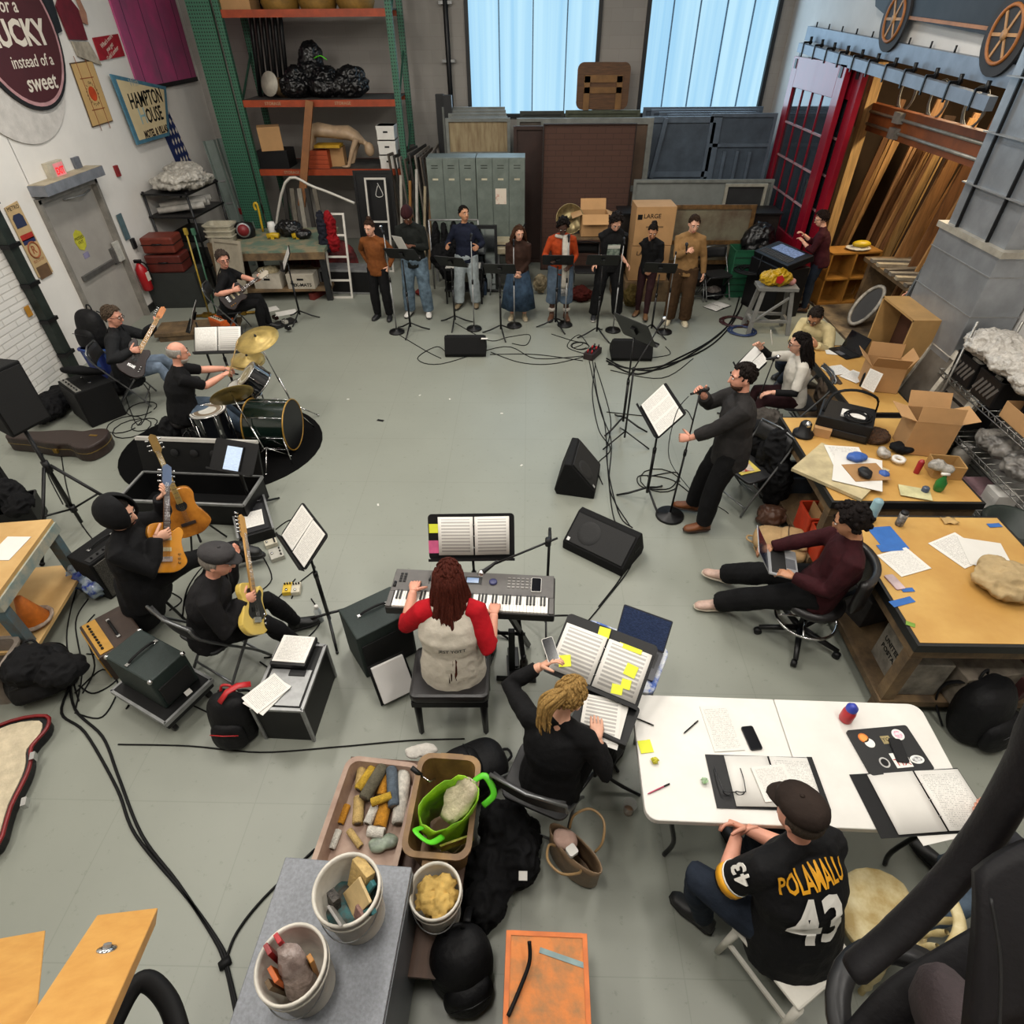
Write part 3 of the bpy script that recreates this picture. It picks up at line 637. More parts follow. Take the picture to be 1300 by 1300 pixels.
def amp(label,p,face,w_=.5,d=.28,h=.42,col=None,front=None,panel=None,group=None,corners=True,knobs=6,handle=True,paneltop=False,name='guitar_amplifier',M=None,cat='amplifier'):
 """combo amplifier, grille towards -y"""
 r=T(name,label,cat,p,radians(face),group,M=M);col=col or CARP
 c=G().box((0,0,h/2),(w_,d,h)).build('cabinet',col,r,bevel=.012)
 ph=.08
 G().box((0,-d/2-.004,(h-(0 if paneltop else ph))/2),(w_-.05,.012,h-.06-(0 if paneltop else ph))).build('grille',front or GRILL,r,bevel=.003)
 if panel:
  M_=tr(0,-d/2+.055,h+.002) if paneltop else tr(0,-d/2-.004,h-.055) @ rot(radians(90),0,0)
  pn=G(M_).box((0,0,0),(w_-.05,.07,.008)).build('control_panel',panel,r)
  for i in range(knobs): G(M_).cyl((-w_/2+.07+(w_-.14)*i/max(knobs-1,1),0,.003),(-w_/2+.07+(w_-.14)*i/max(knobs-1,1),0,.02),.011,.009,10).build('knob',BLK,pn)
 if handle:
  hd=G().tube(spline([(-.11,.02,h),(-.09,.02,h+.02),(0,.02,h+.03),(.09,.02,h+.02),(.11,.02,h)],3),.011,8,flat=.6).build('handle',RUB,r)
  for q in (-1,1): G().box((q*.115,.02,h+.006),(.035,.03,.012)).build('handle_bracket',CHR,hd,bevel=.003)
 if corners:
  for x in (-1,1):
   for y in (-1,1): G().ell((x*(w_/2-.012),y*(d/2-.012),h-.012),(.02,.02,.02),8,6).build('corner_cap',CHR,r)
 return r
def backpack(label,p,face,w_=.32,d=.2,h=.46,m=None,lean=0,accent=None,name='backpack',group=None,lie=False):
 """front pocket towards -y"""
 m=m or cloth('nylon_black','#161618',.15,.6);r=T(name,label,'backpack',p,radians(face),group)
 M=rot(radians(lean),0,0) if not lie else tr(0,0,d/2) @ rot(radians(-86),0,0) @ tr(0,0,-h/2)
 def bag(w_,d,h,z0,y0,k=.5): 
  g=G(M);g.loft([((0,y0,z0+h*t),V((w_/2*a,0,0)),V((0,d/2*b_,0))) for t,a,b_ in ((0,.75,.7),(.03,.93,.95),(.3,1.0,1.08),(.65,.97,1.0),(.85,.85,.85),(.96,.6,.6),(1,.3,.3))],24)
  random.seed(3)
  n=len(g.v)
  for i in range(n):
   x,y,z=g.v[i];q=1;g.v[i]=(x+random.uniform(-.006,.006),y+random.uniform(-.006,.006),z+random.uniform(-.004,.004))
  return g
 bag(w_,d,h,0,0).build('main_bag',m,r,sub=1)
 pk=bag(w_*.78,d*.55,h*.52,.02,-d*.42).build('front_pocket',m,r,sub=1)
 G(M).tube([(-w_*.3,-d*.66,h*.42),(0,-d*.72,h*.44),(w_*.3,-d*.66,h*.42)],.004,6).build('zip',accent or BLKM,pk)
 for q in (-1,1): G(M).tube(spline([(q*w_*.2,d*.3,h*.93),(q*w_*.3,d*.62,h*.75),(q*w_*.33,d*.66,h*.4),(q*w_*.38,d*.35,h*.08)],4),.022,8,flat=.35).build('strap',m,r)
 G(M).tube(spline([(-.05,d*.2,h*.95),(-.03,d*.2,h+.04),(.03,d*.2,h+.04),(.05,d*.2,h*.95)],3),.01,6).build('grab_handle',accent or m,r);return r
def carton(label,p,rz,w_=.4,d=.3,h=.3,flaps=(30,30,30,30),m=None,inner=None,name='cardboard_box',group=None,M=None,tape=False,closed=False):
 r=T(name,label,'cardboard box',p,radians(rz),group,M=M);m=m or CARD;t=.005;g=G()
 if closed: g.box((0,0,h/2),(w_,d,h))
 else:
  g.box((0,0,t/2),(w_,d,t))
  for q in (-1,1): g.box((q*(w_-t)/2,0,h/2),(t,d,h));g.box((0,q*(d-t)/2,h/2),(w_-2*t,t,h))
 g.build('carton',m,r)
 if closed:
  if tape: G().box((0,0,h+.001),(w_+.002,.05,.002)).build('tape',mat('packing_tape','#c9b58e',.3,0,.05),r)
  return r
 for k,(a,L,wd) in enumerate(((0,w_/2,d),(90,d/2,w_),(180,w_/2,d),(270,d/2,w_))):
  if k >= len(flaps) or flaps[k] is None: continue
  L=min(w_,d)/2;A=radians(flaps[k]);q=rot(0,0,radians(a)) @ tr((w_ if k % 2 == 0 else d)/2,0,h) @ rot(0,-A,0)
  G(q).box((L/2,0,0),(L,wd-.01,t)).build('flap',m,r)
 return r
def bottle(label,p,r=.035,h=.22,body=None,cap=None,name='water_bottle',cat='bottle',group=None,prof=None,M=None):
 t=T(name,label,cat,p,0,group,M=M);body=body or WHITEP
 G().lathe([(0,0),(r*.95,0),(r,.01),(r,h*.68),(r*.8,h*.78),(r*.5,h*.84),(r*.48,h*.88)],20).build('bottle_body',body,t)
 G().lathe([(r*.56,h*.86),(r*.58,h*.98),(r*.4,h),(0,h)],16).build('cap',cap or BLUE,t);return t
def lump(label,pts,m,name,cat,group=None,seed=1,rough=.12,n=26):
 """heap of soft cloth: a bumpy mound through (centre, radii) blobs, one skin"""
 g=G();random.seed(seed)
 for c,r in pts: g.ell(tuple(c),tuple(r),16,10,noise=rough)
 o=g.build(name,m,remesh=max(.012,min(min(r) for c,r in pts)/9),smooth=2);wrinkle(o,min(.05,.42*min(min(r) for c,r in pts)),8);return tag(o,label,cat,group)
def rim(g,w_,d,h,t=.012,taper=.9,z0=0,M=None,r=.06,lip=.02):
 """open rounded-rectangular tub"""
 k=5;o1=rrect(w_*taper,d*taper,r*taper,k);o2=rrect(w_,d,r,k);o3=rrect(w_+2*lip,d+2*lip,r+lip,k);i2=rrect(w_-2*t,d-2*t,r,k);i1=rrect(w_*taper-2*t,d*taper-2*t,r*taper,k)
 R=[(o1,z0),(o2,z0+h-.02),(o3,z0+h-.02),(o3,z0+h),(i2,z0+h),(i1,z0+t)];n=len(o1);vs=[];fs=[]
 for p,z in R: vs += [(x,y,z) for x,y in p]
 for a in range(len(R)-1):
  for j in range(n): fs.append((a*n+j,a*n+(j+1) % n,(a+1)*n+(j+1) % n,(a+1)*n+j))
 fs.append(tuple(range(n))[::-1]);fs.append(tuple(range((len(R)-1)*n,len(R)*n)));return g.add(vs,fs,False,M)
def CD(px,py,d): return V((0,0,CAM_H))+ray(px,py)*d
# ===== white folding table and the people at it ============================
def white_table():
 r=T('folding_table','long white plastic folding table with rounded corners and a centre fold','table',(1.605,1.83,0),radians(-1.2))
 for q in (-1,1): G().prism(rrect(.915,.76,.002),.7,.74,tr(q*.4585,0,0)).build('tabletop',WHITEP,r) if 0 else None
 L,Wd,R=1.83,.79,.07
 arc=lambda cx,cy,a0: [(cx+R*cos(a0+i*pi/12),cy+R*sin(a0+i*pi/12)) for i in range(7)]
 left=[(-.002,-Wd/2),(-.002,Wd/2)]+arc(-L/2+R,Wd/2-R,pi/2)+arc(-L/2+R,-Wd/2+R,pi)
 G().prism(left,.695,.74).build('tabletop_half',WHITEP,r,bevel=.006);G().prism([(-x,y) for x,y in left],.695,.74).build('tabletop_half',WHITEP,r,bevel=.006)
 lm=mat('table_leg_black','#1c1c1e',.4,.4,.1)
 for q in (-1,1):
  for y in (-.29,.29): G().tube(spline([(q*.7,y,.7),(q*.72,y,.5),(q*.66,y,.2),(q*.69,y,.01)],4),.0145,8).build('leg',lm,r)
  G().cyl((q*.72,-.29,.5),(q*.72,.29,.5),.012).build('stretcher',lm,r)
 return r
white_table()
Z=.743
def onq(label,tl,tr_,bl,m,**k): M,w_,h=quad(tl,tr_,bl,k.pop('z',Z));return sheet(label,M,w_,h,m,**k)
onq('white text-covered page above the black phone on the white table',(888,897),(924,895),(902,955),SCRIPT)
def phone(label,M,w_=.075,h=.155,back=None):
 r=T('mobile_phone',label,'phone',M=M);G().prism(rrect(w_,h,.012),0,.009).build('phone_case',back or BLK,r);G().prism(rrect(w_-.006,h-.006,.01),.009,.0096).build('phone_screen',SCREEN,r);return r
M,_,_=quad((938,923),(956,921),(946,955),Z);phone('black phone lying flat beside the text page on the white table',M)
def pen(label,a,b,m,z=Z,r=.0045,name='pen',cat='pen'):
 a,b=P(*a,z+r),P(*b,z+r);d=(b-a);t=T(name,label,cat,a);G().tube([(0,0,0),d*.1,d*.75],[r*.35,r,r],8).build('barrel',m,t);G().tube([d*.74,d],[r*1.12,r],8).build('pen_cap',BLK if m is not BLK else BLKM,t);return t
pen('black pen near the top left corner of the white table',(804,910),(830,921),BLK);pen('slim black pen left of the text page, slanting up',(868,931),(886,915),BLK)
pen('pink pencil on the lower left of the white table',(822,1008),(850,995),mat('pink_pencil','#b8506a',.5,var=.05),name='pencil',cat='pencil')
onq('square yellow sticky note flat on the white table',(809,941),(825,939),(813,957),YEL,name='sticky_note',cat='sticky note')
def crumple(label,p,r,m,name='crumpled_note',cat='crumpled paper',seed=1):
 random.seed(seed);g=G();g.ell((0,0,r*.75),(r,r,r*.75),9,6,noise=.55)
 for i in range(len(g.sm)): g.sm[i]=False
 return tag(g.build(name,m,loc=p),label,cat)
crumple('crumpled yellow sticky note below the flat one on the white table',P(831,967,Z),.022,mat('sticky_crumpled','#cfc832',.7,var=.1))
crumple('small clear and green wrapper beside the left binder',P(894,993,Z),.02,mat('clear_green_wrap','#b9c9b4',.3,0,.25,30,col2='#6f9a5c'),'candy_wrapper','wrapper',5)
r=T('water_bottle','red squat drinks bottle with a blue lid on the white table','bottle',P(1073,913,Z))
G().lathe([(0,0),(.037,0),(.04,.01),(.04,.07),(.037,.09),(.03,.105),(.03,.115)],20).build('bottle_body',mat('red_bottle','#c4202a',.35,0,.1),r);G().lathe([(.034,.108),(.034,.13),(.02,.14),(.018,.152),(0,.152)],16).build('cap',mat('blue_lid','#3a48b4',.4),r)
# closed laptop covered in stickers
M,w_,h=quad((1073,929),(1149,922),(1098,987),Z);LM=M
r=T('laptop','closed black laptop with round stickers, lying on the white table','laptop',M=M);G().prism(rrect(w_,h,.015),0,.016).build('lid',mat('laptop_black','#191a1c',.5),r)
def sticker(x,y,rx,ry,m,nm='sticker',inner=None):
 s_=G().prism(circ(ry,20,rx),.0162,.017,tr(x,y,0)).build(nm,m,r)
 if inner: G().prism(circ(ry*.72,18,rx*.72),.0171,.0176,tr(x,y,0)).build('sticker_centre',inner,s_)
 return s_
WH=mat('sticker_white','#e9e6e0',.5,var=.02)
sticker(-.115,.085,.03,.03,mat('sticker_orange','#d9782a',.5),inner=mat('sticker_orange_light','#e3a04a',.5));sticker(-.095,.05,.03,.03,WH)
sticker(.105,.085,.036,.036,WH,inner=mat('sticker_pink','#c95a86',.5,0,.3,60,col2='#e9dfe2'));sticker(-.075,-.075,.03,.032,mat('sticker_grey','#c9c7c4',.5),inner=BLK);sticker(.125,-.075,.042,.026,WH,inner=mat('sticker_dark','#4b4b4e',.5,0,.3,70,col2='#e6e6e6'))
s_=G().box((.03,-.07,.0165),(.1,.09,.001)).build('sticker',WH,r);text('TIX',.06,mat('red_print','#c23030',.5),s_,M=tr(.03,-.085,.0172),depth=.0003)
s_=G().box((.015,.06,.0165),(.055,.05,.001)).build('sticker',mat('sticker_tan','#ab9a6a',.5),r);text('YO',.035,BLK,s_,M=tr(.015,.06,.0172),depth=.0003)
M=LM @ tr(.045,-.015,.0185) @ rot(0,0,radians(-12));phone('black phone resting on the stickered laptop lid',M,.072,.15)
# binders
M,w_,h=quad((895,958),(1030,962),(908,1026),Z);BM=M
binder('open binder with a notebook and pen, in front of the man in the jersey',M,w_,h,exposed=.1,pages=(BLANK,SCRIPT))
o=G().box((w_/2-.018,0,.014),(.03,h*.98,.004)).build('cover_edge',BLK,M=tr(0,0,0));o.parent=[x for x in COL.objects if x.name.startswith('open_binder')][-1]
sheet('small open notebook with handwriting, on the left binder',BM @ tr(.04,-.015,.022) @ rot(0,0,radians(8)),.2,.2,SCRIPT,'notebook','notebook',t=.008)
g=G();a=BM @ V((-.055,.0,.024));b=BM @ V((-.03,-.1,.024));r=T('pen','black pen lying across the left binder beside the notebook','pen',a);G().tube([(0,0,0),(b-a)*.7],.005,8).build('barrel',BLK,r);G().tube([(b-a)*.68,b-a],.0056,8).build('pen_cap',BLKM,r)
r=T('eyeglasses','dark framed eyeglasses lying folded open on the left binder cover','glasses',M=BM @ tr(-.205,-.06,.012))
fm=mat('spectacle_dark','#14161c',.3)
for q in (-1,1): G().tube([(q*.035+.026*cos(t*pi/7),-.02+.006*cos(t*.9),.018+.018*sin(t*pi/7)) for t in range(14)],.003,6,closed=True).build('rim',fm,r);G().tube(spline([(q*.062,-.02,.028),(q*.072,.06,.02),(q*.075,.13,.005)],3),.0028,6).build('temple',fm,r)
G().cyl((-.01,-.02,.022),(.01,-.02,.022),.003).build('bridge',fm,r)
M,w_,h=quad((1092,985),(1208,978),(1122,1062),Z);M=M @ tr(-.01,0,0)
binder('open binder of typed pages at the right end of the white table',M,w_+.1,h+.02,exposed=.09,pages=(BLANK,SCRIPT))
onq('loose white sheets poking out under the right binder',(1160,1056),(1230,1040),(1190,1070),BLANK,z=Z-.001)
# ---- man in the football jersey -------------------------------------------
JB=cloth('jersey_black','#131315',.1,.75)
hp=P(1015,1190,.5)
d1=person('seated person in a black and gold football jersey and dark brown flat cap',(1.41,1.04,.53),18,17,s=1.04,b=1.28,hl=(1.17,1.4,.7),hr=(1.22,1.43,.72),fl=(1.06,1.19,.1),fr_=(1.42,1.55,.1),kl=(-.9,.6,.8),toes=(30,10),
 top=JB,sleeve=.5,hem=.16,bot=DDENIM,hair=('cap','#2c221d','#4a4038'),hd=(14,12),el=(-.5,-.3,-.6),er=(.6,-.2,-.5),sk='pink',toploose=.014,curl=(50,50),hunch=10)
rt=d1['root'];GOLDP=mat('print_gold','#e2a11b',.6,var=.03);WHP=mat('print_white','#e8e5dd',.6,var=.03)
def on_back(d,dz,dx,e): # frame on the back of a figure: x to its left.., y up, z out of the back
 m=d['mid'];u,r_,f_=d['u2'],d['r2'],d['f2'];o=m+u*dz+r_*dx-f_*e-d['base']
 return Matrix(((r_.x,u.x,-f_.x,o.x),(r_.y,u.y,-f_.y,o.y),(r_.z,u.z,-f_.z,o.z),(0,0,0,1)))
def wrap_text(d,body,size,m,dz,dx=0,bold=.004,sx=1,k=1.6,off=.014,nm='lettering',curve=0):
 """print on the back of a shirt: letters dropped on to the cloth along the back's own normal"""
 o=text(body,size,m,d['root'],nm,bold=bold,sx=sx,depth=0)
 tp=[c for c in d['root'].children if c.name.startswith('shirt')][0];me=o.data
 import bmesh
 bm=bmesh.new();bm.from_mesh(me);bmesh.ops.triangulate(bm,faces=bm.faces[:])
 bmesh.ops.subdivide_edges(bm,edges=[e_ for e_ in bm.edges if e_.calc_length() > size*.12],cuts=3);bm.to_mesh(me);bm.free()
 Mb=on_back(d,dz,dx,.5);n=-(Mb.to_3x3() @ V((0,0,1)))
 from mathutils.bvhtree import BVHTree
 bv=BVHTree.FromPolygons([v.co for v in tp.data.vertices],[tuple(p.vertices) for p in tp.data.polygons])
 for v in me.vertices:
  q=Mb @ V((v.co.x,v.co.y+curve*v.co.x**2,0));h_,nn,_,_=bv.ray_cast(q,n)
  v.co=(h_-n*off) if h_ else q-n*-.35
 return o
wrap_text(d1,'POLAMALU',.115,GOLDP,.2,-.02,sx=.58,bold=.0025,nm='name_lettering',curve=-.6);wrap_text(d1,'43',.36,WHP,-.01,-.035,sx=.78,bold=.01,nm='number_lettering')
# sleeve stripes and shoulder number
for sd,E_,S_ in (('l',d1['EL'],d1['SL']),('r',d1['ER'],d1['SR'])):
 a=S_.lerp(E_,.74)-d1['base'];b_=S_.lerp(E_,.9)-d1['base'];G().tube([a,b_],[.0815,.0805],18,caps=False).build('sleeve_band',GOLDP,rt,solid=.004)
 a=S_.lerp(E_,.70)-d1['base'];b_=S_.lerp(E_,.735)-d1['base'];G().tube([a,b_],[.082,.0818],18,caps=False).build('sleeve_stripe',WHP,rt,solid=.003)
E_=(d1['EL']-d1['SL']).normalized();o_=-d1['r2']*.75+d1['u2']*.75-d1['f2']*.45;o_=(o_-E_*o_.dot(E_)).normalized();pp=d1['SL'].lerp(d1['EL'],.3)-d1['base']+o_*.087
text('43',.13,WHP,rt,'sleeve_number',M=fr(pp,E_.cross(o_) if 0 else -o_.cross(E_),None,o_),bold=.003,sx=.8,depth=.003)
# white chair under him
def plain_chair(label,p,face,m,seat=.45):
 r=T('wooden_stool',label,'stool',p,radians(face));G().prism([(-.21,-.2),(.21,-.2),(.24,.22),(-.24,.22)],seat-.03,seat).build('seat',m,r,bevel=.012)
 for x,y in ((-.19,-.19),(.19,-.19),(-.215,.19),(.215,.19)): G().tube([(x,y,seat-.03),(x*1.06,y*1.1,0)],[.023,.017],8).build('leg',m,r)
 for q in (-1,1): G().bar((q*.2,-.19,.2),(q*.22,.19,.2),.02,.025).build('stretcher',m,r)
 return r
WHC=mat('white_chair','#dcd8cd',.5,0,.06,6)
plain_chair('white painted stool under the person in the football jersey',(1.43,.98,0),30,WHC,.44)
# cream Windsor-like chair beside him
r=T('wooden_chair','chipped cream wooden chair with turned legs, between the jersey and the black cover','chair',(1.92,1.12,0),radians(38));CR=mat('cream_chipped','#cfc39a',.6,0,.12,9,col2='#a58d55',bump=.1)
G().prism([(.24*cos(a)*(1.0 if sin(a) > -.2 else .9),.22*sin(a)) for a in [i*2*pi/22 for i in range(22)]],.41,.455).build('seat',CR,r,bevel=.015)
for x,y in ((-.15,-.13),(.15,-.13),(-.15,.13),(.15,.13)): G().lathe([(.018,0),(.016,.05),(.028,.1),(.02,.14),(.03,.22),(.024,.3),(.018,.34),(.022,.42)],12,M=Matrix(((1,0,-x*.6,x*1.25),(0,1,-y*.6,y*1.25),(0,0,1,0),(0,0,0,1)))).build('turned_leg',CR,r)
for x in (-.13,-.045,.045,.13): G().lathe([(.012,0),(.017,.05),(.011,.1),(.019,.17),(.012,.22)],10,M=Matrix(((1,0,x*.2,x),(0,1,-.25,-.16),(0,0,1,.45),(0,0,0,1)))).build('spindle',CR,r)
g=G();g.tube(spline([(-.21,-.16,.68),(-.12,-.235,.69),(0,-.255,.69),(.12,-.235,.69),(.21,-.16,.68)],4),.03,10,flat=.6);g.build('top_rail',CR,r)
# ---- what stands on the gallery next to the camera -------------------------
DKV=mat('dark_vinyl','#0d0b0f',.6,0,.1,14,bump=.1,spec=.25);PLUSH=mat('brown_plush','#3a2f31',.85,0,.1,30,bump=.3,bsc=120)
S(G().box((0,-.65,2.3),(9,1.6,.12)).build('gallery_floor',OLDW))
# person at the right end of the table: only a hand and a foot clear of the dark chair arm
person('seated person holding the right binder, mostly hidden behind the black padded arm',(2.86,1.02,.5),38,6,hl=(2.44,1.6,.79),hr=(2.62,1.34,.72),fl=(2.22,1.16,.1),fr_=(2.6,1.5,.1),top=cloth('grey_top','#2c2c30'),bot=DENIM,hair=('short','#3a2a20'),hd=(10,12),sk='pink',el=(-.6,-.3,-.6))
r=T('folding_chair','dark folding chair under the half-hidden person at the table end','chair',(2.92,.95,0),radians(38))
G().box((0,0,.43),(.42,.4,.03)).build('seat',BLK,r,bevel=.008)
for x,y in ((-.18,-.17),(.18,-.17),(-.18,.17),(.18,.17)): G().cyl((x,y,0),(x,y,.42),.012).build('leg',BLKM,r)
# black upholstered swivel chair standing at the gallery edge
r=T('swivel_chair','black padded swivel chair with a thick curved arm, looming at the lower right','chair',(1.35,.1,2.36))
RB=r.location
g=G(tr(*(-RB)));pts=[CD(1080,1234,1.5),CD(1130,1192,1.48),CD(1184,1140,1.44),CD(1243,1070,1.38),CD(1292,988,1.3),CD(1345,880,1.2)]
g.tube(spline(pts,5),[.036]+[.046]*5+[.048]*8+[.052]*8+[.06]*4,16,flat=.6,up=(-.3,.6,.7));g.build('arm',DKV,r)
g=G(tr(*(-RB)));pts=[CD(1090,1330,1.62),CD(1140,1275,1.6),CD(1200,1235,1.58),CD(1280,1190,1.55),CD(1350,1160,1.5)]
g.tube(spline(pts,5),.05,12,flat=.5);g.build('seat_rim',DKV,r)
g=G(tr(*(-RB)));c=CD(1218,1300,1.42);g.loft([(c+V((0,0,-.1)),V((.05,.02,0)),V((-.02,.1,0))),(c+V((0,0,-.02)),V((.06,.02,0)),V((-.02,.12,0))),(c+V((0,0,.04)),V((.055,.02,0)),V((-.02,.11,0))),(c+V((0,0,.065)),V((.03,.02,0)),V((-.02,.06,0)))],22);g.build('cushion',PLUSH,r)
g=G(tr(*(-RB)))
def shell(i,j):
 a=CD(1238,1330,1.2).lerp(CD(1240,1110,1.24),j);b=CD(1430,1330,1.1).lerp(CD(1420,1060,1.14),j);p=a.lerp(b,i);return p+V((0,.05*sin(pi*i)*.6,.02*sin(pi*j)))
g.grid(10,8,shell);sh_=g.build('back_shell',DKV,r,solid=.05)
g=G(tr(*(-RB)));g.tube(spline([CD(1268,1320,1.15),CD(1270,1220,1.17),CD(1258,1140,1.2)],5),.004,6);g.build('seam',BLK,sh_)
g=G(tr(*(-RB)));c=CD(1165,1320,1.66);g.lathe([(.2,-.03),(.24,0),(.24,.02),(.18,.03),(.17,0)],30,tuple(c));g.build('base_ring',BLKM,r)
G().cyl((0,0,0),(.0,.1,.3),.04).build('pedestal',BLKM,r)
# the gallery's timbers
def timber(label,a,b,w_,h,m,up=(0,0,1),bolt=None):
 a,b=V(a),V(b);r=T('timber',label,'timber',a);G().bar((0,0,0),b-a,w_,h,up).build('timber_body',m,r,bevel=.003)
 if bolt is not None:
  d=(b-a).normalized();q=a+(b-a)*bolt-a;n=V(up);n=(n-d*n.dot(d)).normalized();M=fr(q+n*h/2,d,None,n);bb=G(M).lathe([(.022,0),(.022,.003),(.012,.006),(0,.007)],20).build('washer',CHR,r);G(M).lathe([(.01,.004),(.01,.013),(0,.014)],6,sm=False).build('bolt_head',STEEL,bb)
 return r
PINE=mat('fresh_pine','#c8964f',.5,0,.08,2,col2='#bb8743',stretch=(9,2,9),bump=.05)
a,b=CD(161,1168,1.7),CD(58,1358,1.1);timber('pale pine timber with a bolt, its end jutting in at the lower left',a,b,.15,.045,PINE,(b-a).cross(V((1,0,0))),.36)
a,b=CD(18,1212,1.75),CD(-20,1400,1.15);timber('rough sawn timber end beside the bolted one in the lower left corner',a,b,.13,.1,PINE,(b-a).cross(V((1,0,0))))
h=T('strap','black rubber strap looping behind the bolted timber','strap',CD(190,1290,1.6));G(tr(*(-h.location))).tube(spline([CD(130,1330,1.62),CD(165,1260,1.7),CD(188,1246,1.72),CD(215,1275,1.7),CD(232,1330,1.65)],6),.028,10,flat=.7).build('loop',RUB,h)
# ===== keyboard player and the reader beside her ============================
# keyboard
kA,kB=P(488,771,.84),P(704,782,.84);kz=math.atan2(kB.y-kA.y,kB.x-kA.x);kc=(kA+kB)/2;KW=(kB-kA).length;kc=kc+V((-sin(kz),cos(kz),0))*.19
r=T('stage_piano','grey stage piano with white keys, faders and a small screen','keyboard',(kc.x,kc.y,.76),kz)
KD=.385;GK=mat('keyboard_grey','#5d5a58',.45,.2,.06,12);KBK=mat('keyboard_black','#1b1a1a',.45)
G().box((0,0,.045),(KW,KD,.07)).build('case',KBK,r,bevel=.012)
pn=G().box((0,.075,.088),(KW-.02,.225,.02)).build('control_panel',GK,r,bevel=.004)
G().box((-KW/2+.025,-.11,.085),(.04,.15,.02)).box((KW/2-.025,-.11,.085),(.04,.15,.02)).build('cheek_block',GK,r,bevel=.004) if 0 else None
for q in (-1,1): G().box((q*(KW/2-.024),-.11,.085),(.036,.15,.02)).build('cheek_block',GK,r,bevel=.004)
NW=45;kw=(KW-.1)/NW;x0=-(KW-.1)/2
WK=mat('white_key','#ece9e2',.25,var=.01)
g=G()
for i in range(NW): g.box((x0+kw*(i+.5),-.11,.09),(kw*.93,.145,.018))
o=g.build('white_keys',WK,r,bevel=.0012);o['kind']='stuff'
g=G()
for i in range(NW-1):
 if i % 7 in (0,1,3,4,5): g.box((x0+kw*(i+1),-.078,.106),(kw*.55,.085,.012))
o=g.build('black_keys',KBK,r,bevel=.001);o['kind']='stuff'
sc_=G().box((.0,.1,.099),(.13,.075,.004)).build('display_bezel',KBK,pn);G().box((-.005,.1,.1015),(.09,.05,.002)).build('display',mat('lcd','#6f86a8',.2,emit=.35),sc_)
for i in range(9): G().box((-.33+.029*i,.09,.1),(.006,.085,.003)).build('fader_slot',KBK,pn);G().box((-.33+.029*i,.085+.012*sin(i*2.1),.106),(.014,.02,.012)).build('fader',BLK,pn)
g=G()
for i in range(6):
 for j in range(4): g.box((.27+.034*i,.05+.03*j,.1),(.02,.014,.006))
g.build('button_grid',mat('button_grey','#8d8a85',.4),pn)
for i in range(2):
 for j in range(4): G().box((-.55+.03*i,.06+.025*j,.1),(.02,.016,.006)).build('button',BLK,pn)
G().lathe([(.03,0),(.03,.012),(.022,.016),(0,.016)],24,(.15,.09,.098)).build('data_wheel',mat('wheel_blue','#3c3f70',.35),pn)
G().cyl((-.585,.0,.098),(-.585,.05,.098),.012).build('pitch_wheel',BLK,pn)
M=Matrix.Translation(kc) @ rot(0,0,kz);M.translation.z=.76
phone('white phone lying on the right end of the stage piano',M @ tr(.475,.08,.0985),.075,.14,WHITEP)
G()
# keyboard stand (X of black tubes)
r=T('keyboard_stand','black folding stand under the stage piano','stand',(kc.x,kc.y,0),kz)
for q in (-1,1):
 for yy in (-1,1): G().bar((q*.42,-yy*.17,.02),(q*.3,yy*.15,.755),.035,.035).build('tube',BLKM,r)
 G().cyl((q*.3-.12,q*.0-.17,.02),(q*.3+.2,-.17,.02),.02).build('foot',BLKM,r)
G().cyl((-.4,0,.38),(.4,0,.38),.015).build('cross_bolt',BLKM,r)
r=T('sustain_pedals','black pedals below the stage piano','pedal',P(652,838,0),radians(5));G().box((0,0,.02),(.09,.22,.03)).build('pedal_base',BLK,r,bevel=.006);G().box((0,-.02,.045),(.07,.17,.012),(radians(-6),0,0)).build('treadle',BLKM,r)
r=T('foot_rest','upright black stand foot behind the drink bottle','stand',P(650,850,0),radians(4));G().box((0,0,.25),(.05,.05,.5)).build('post',BLK,r,bevel=.006);G().box((0,0,.01),(.08,.26,.02)).build('foot',BLK,r)
# music stand behind the keyboard, with score
ms,DM=music_stand('black music stand behind the stage piano, holding the open score',(kc.x-.02,kc.y+.37,0),2,1.06,28,deskw=.66,deskh=.36)
binder('open score binder with coloured notes on the stand behind the stage piano',DM @ tr(.02,.01,.004),.56,.32,BLK,(SCORE,SCORE),'music_binder','sheet music')
sheet('yellow sticky note at the left edge of the keyboard score',DM @ tr(-.287,.07,.006),.07,.07,YEL,'sticky_note','sticky note');sheet('pink sticky note below the yellow one at the keyboard score',DM @ tr(-.285,-.075,.006),.09,.1,mat('pink_note','#d8608f',.7),'sticky_note','sticky note')
# boom microphone over the keyboard
pb=P(686,775,0);pb=V((kB.x-.03,kB.y+.56,0));bt=V((pb.x,pb.y,1.18));r=T('microphone_stand','black boom microphone stand reaching over the stage piano','microphone stand',pb)
for k in range(3): a=radians(30+120*k);G().tube([(0,0,.18),(.3*cos(a),.3*sin(a),.015)],.009,8).build('leg',BLKM,r)
G().cyl((0,0,.1),(0,0,1.18),.011).build('pole',BLKM,r);e1,e2=P(708,683,1.3)-pb,P(628,716,1.12)-pb;
G().cyl(e1,e2,.008).build('boom',BLKM,r);G().cyl(e1.lerp(e2,.15)-V((0,0,.03)),e1.lerp(e2,.15)+V((0,0,.03)),.022).build('clutch',BLK,r)
G().cyl(e1.lerp(e2,.12)-V((0,0,.0)),V((0,0,1.15)),.013).build('swivel',BLK,r)
microphone('silver-headed microphone on the boom over the stage piano',pb+e2+V((.02,.03,0)),(e2-e1)+V((-.05,-.15,-.12)),.17,None,CHR)
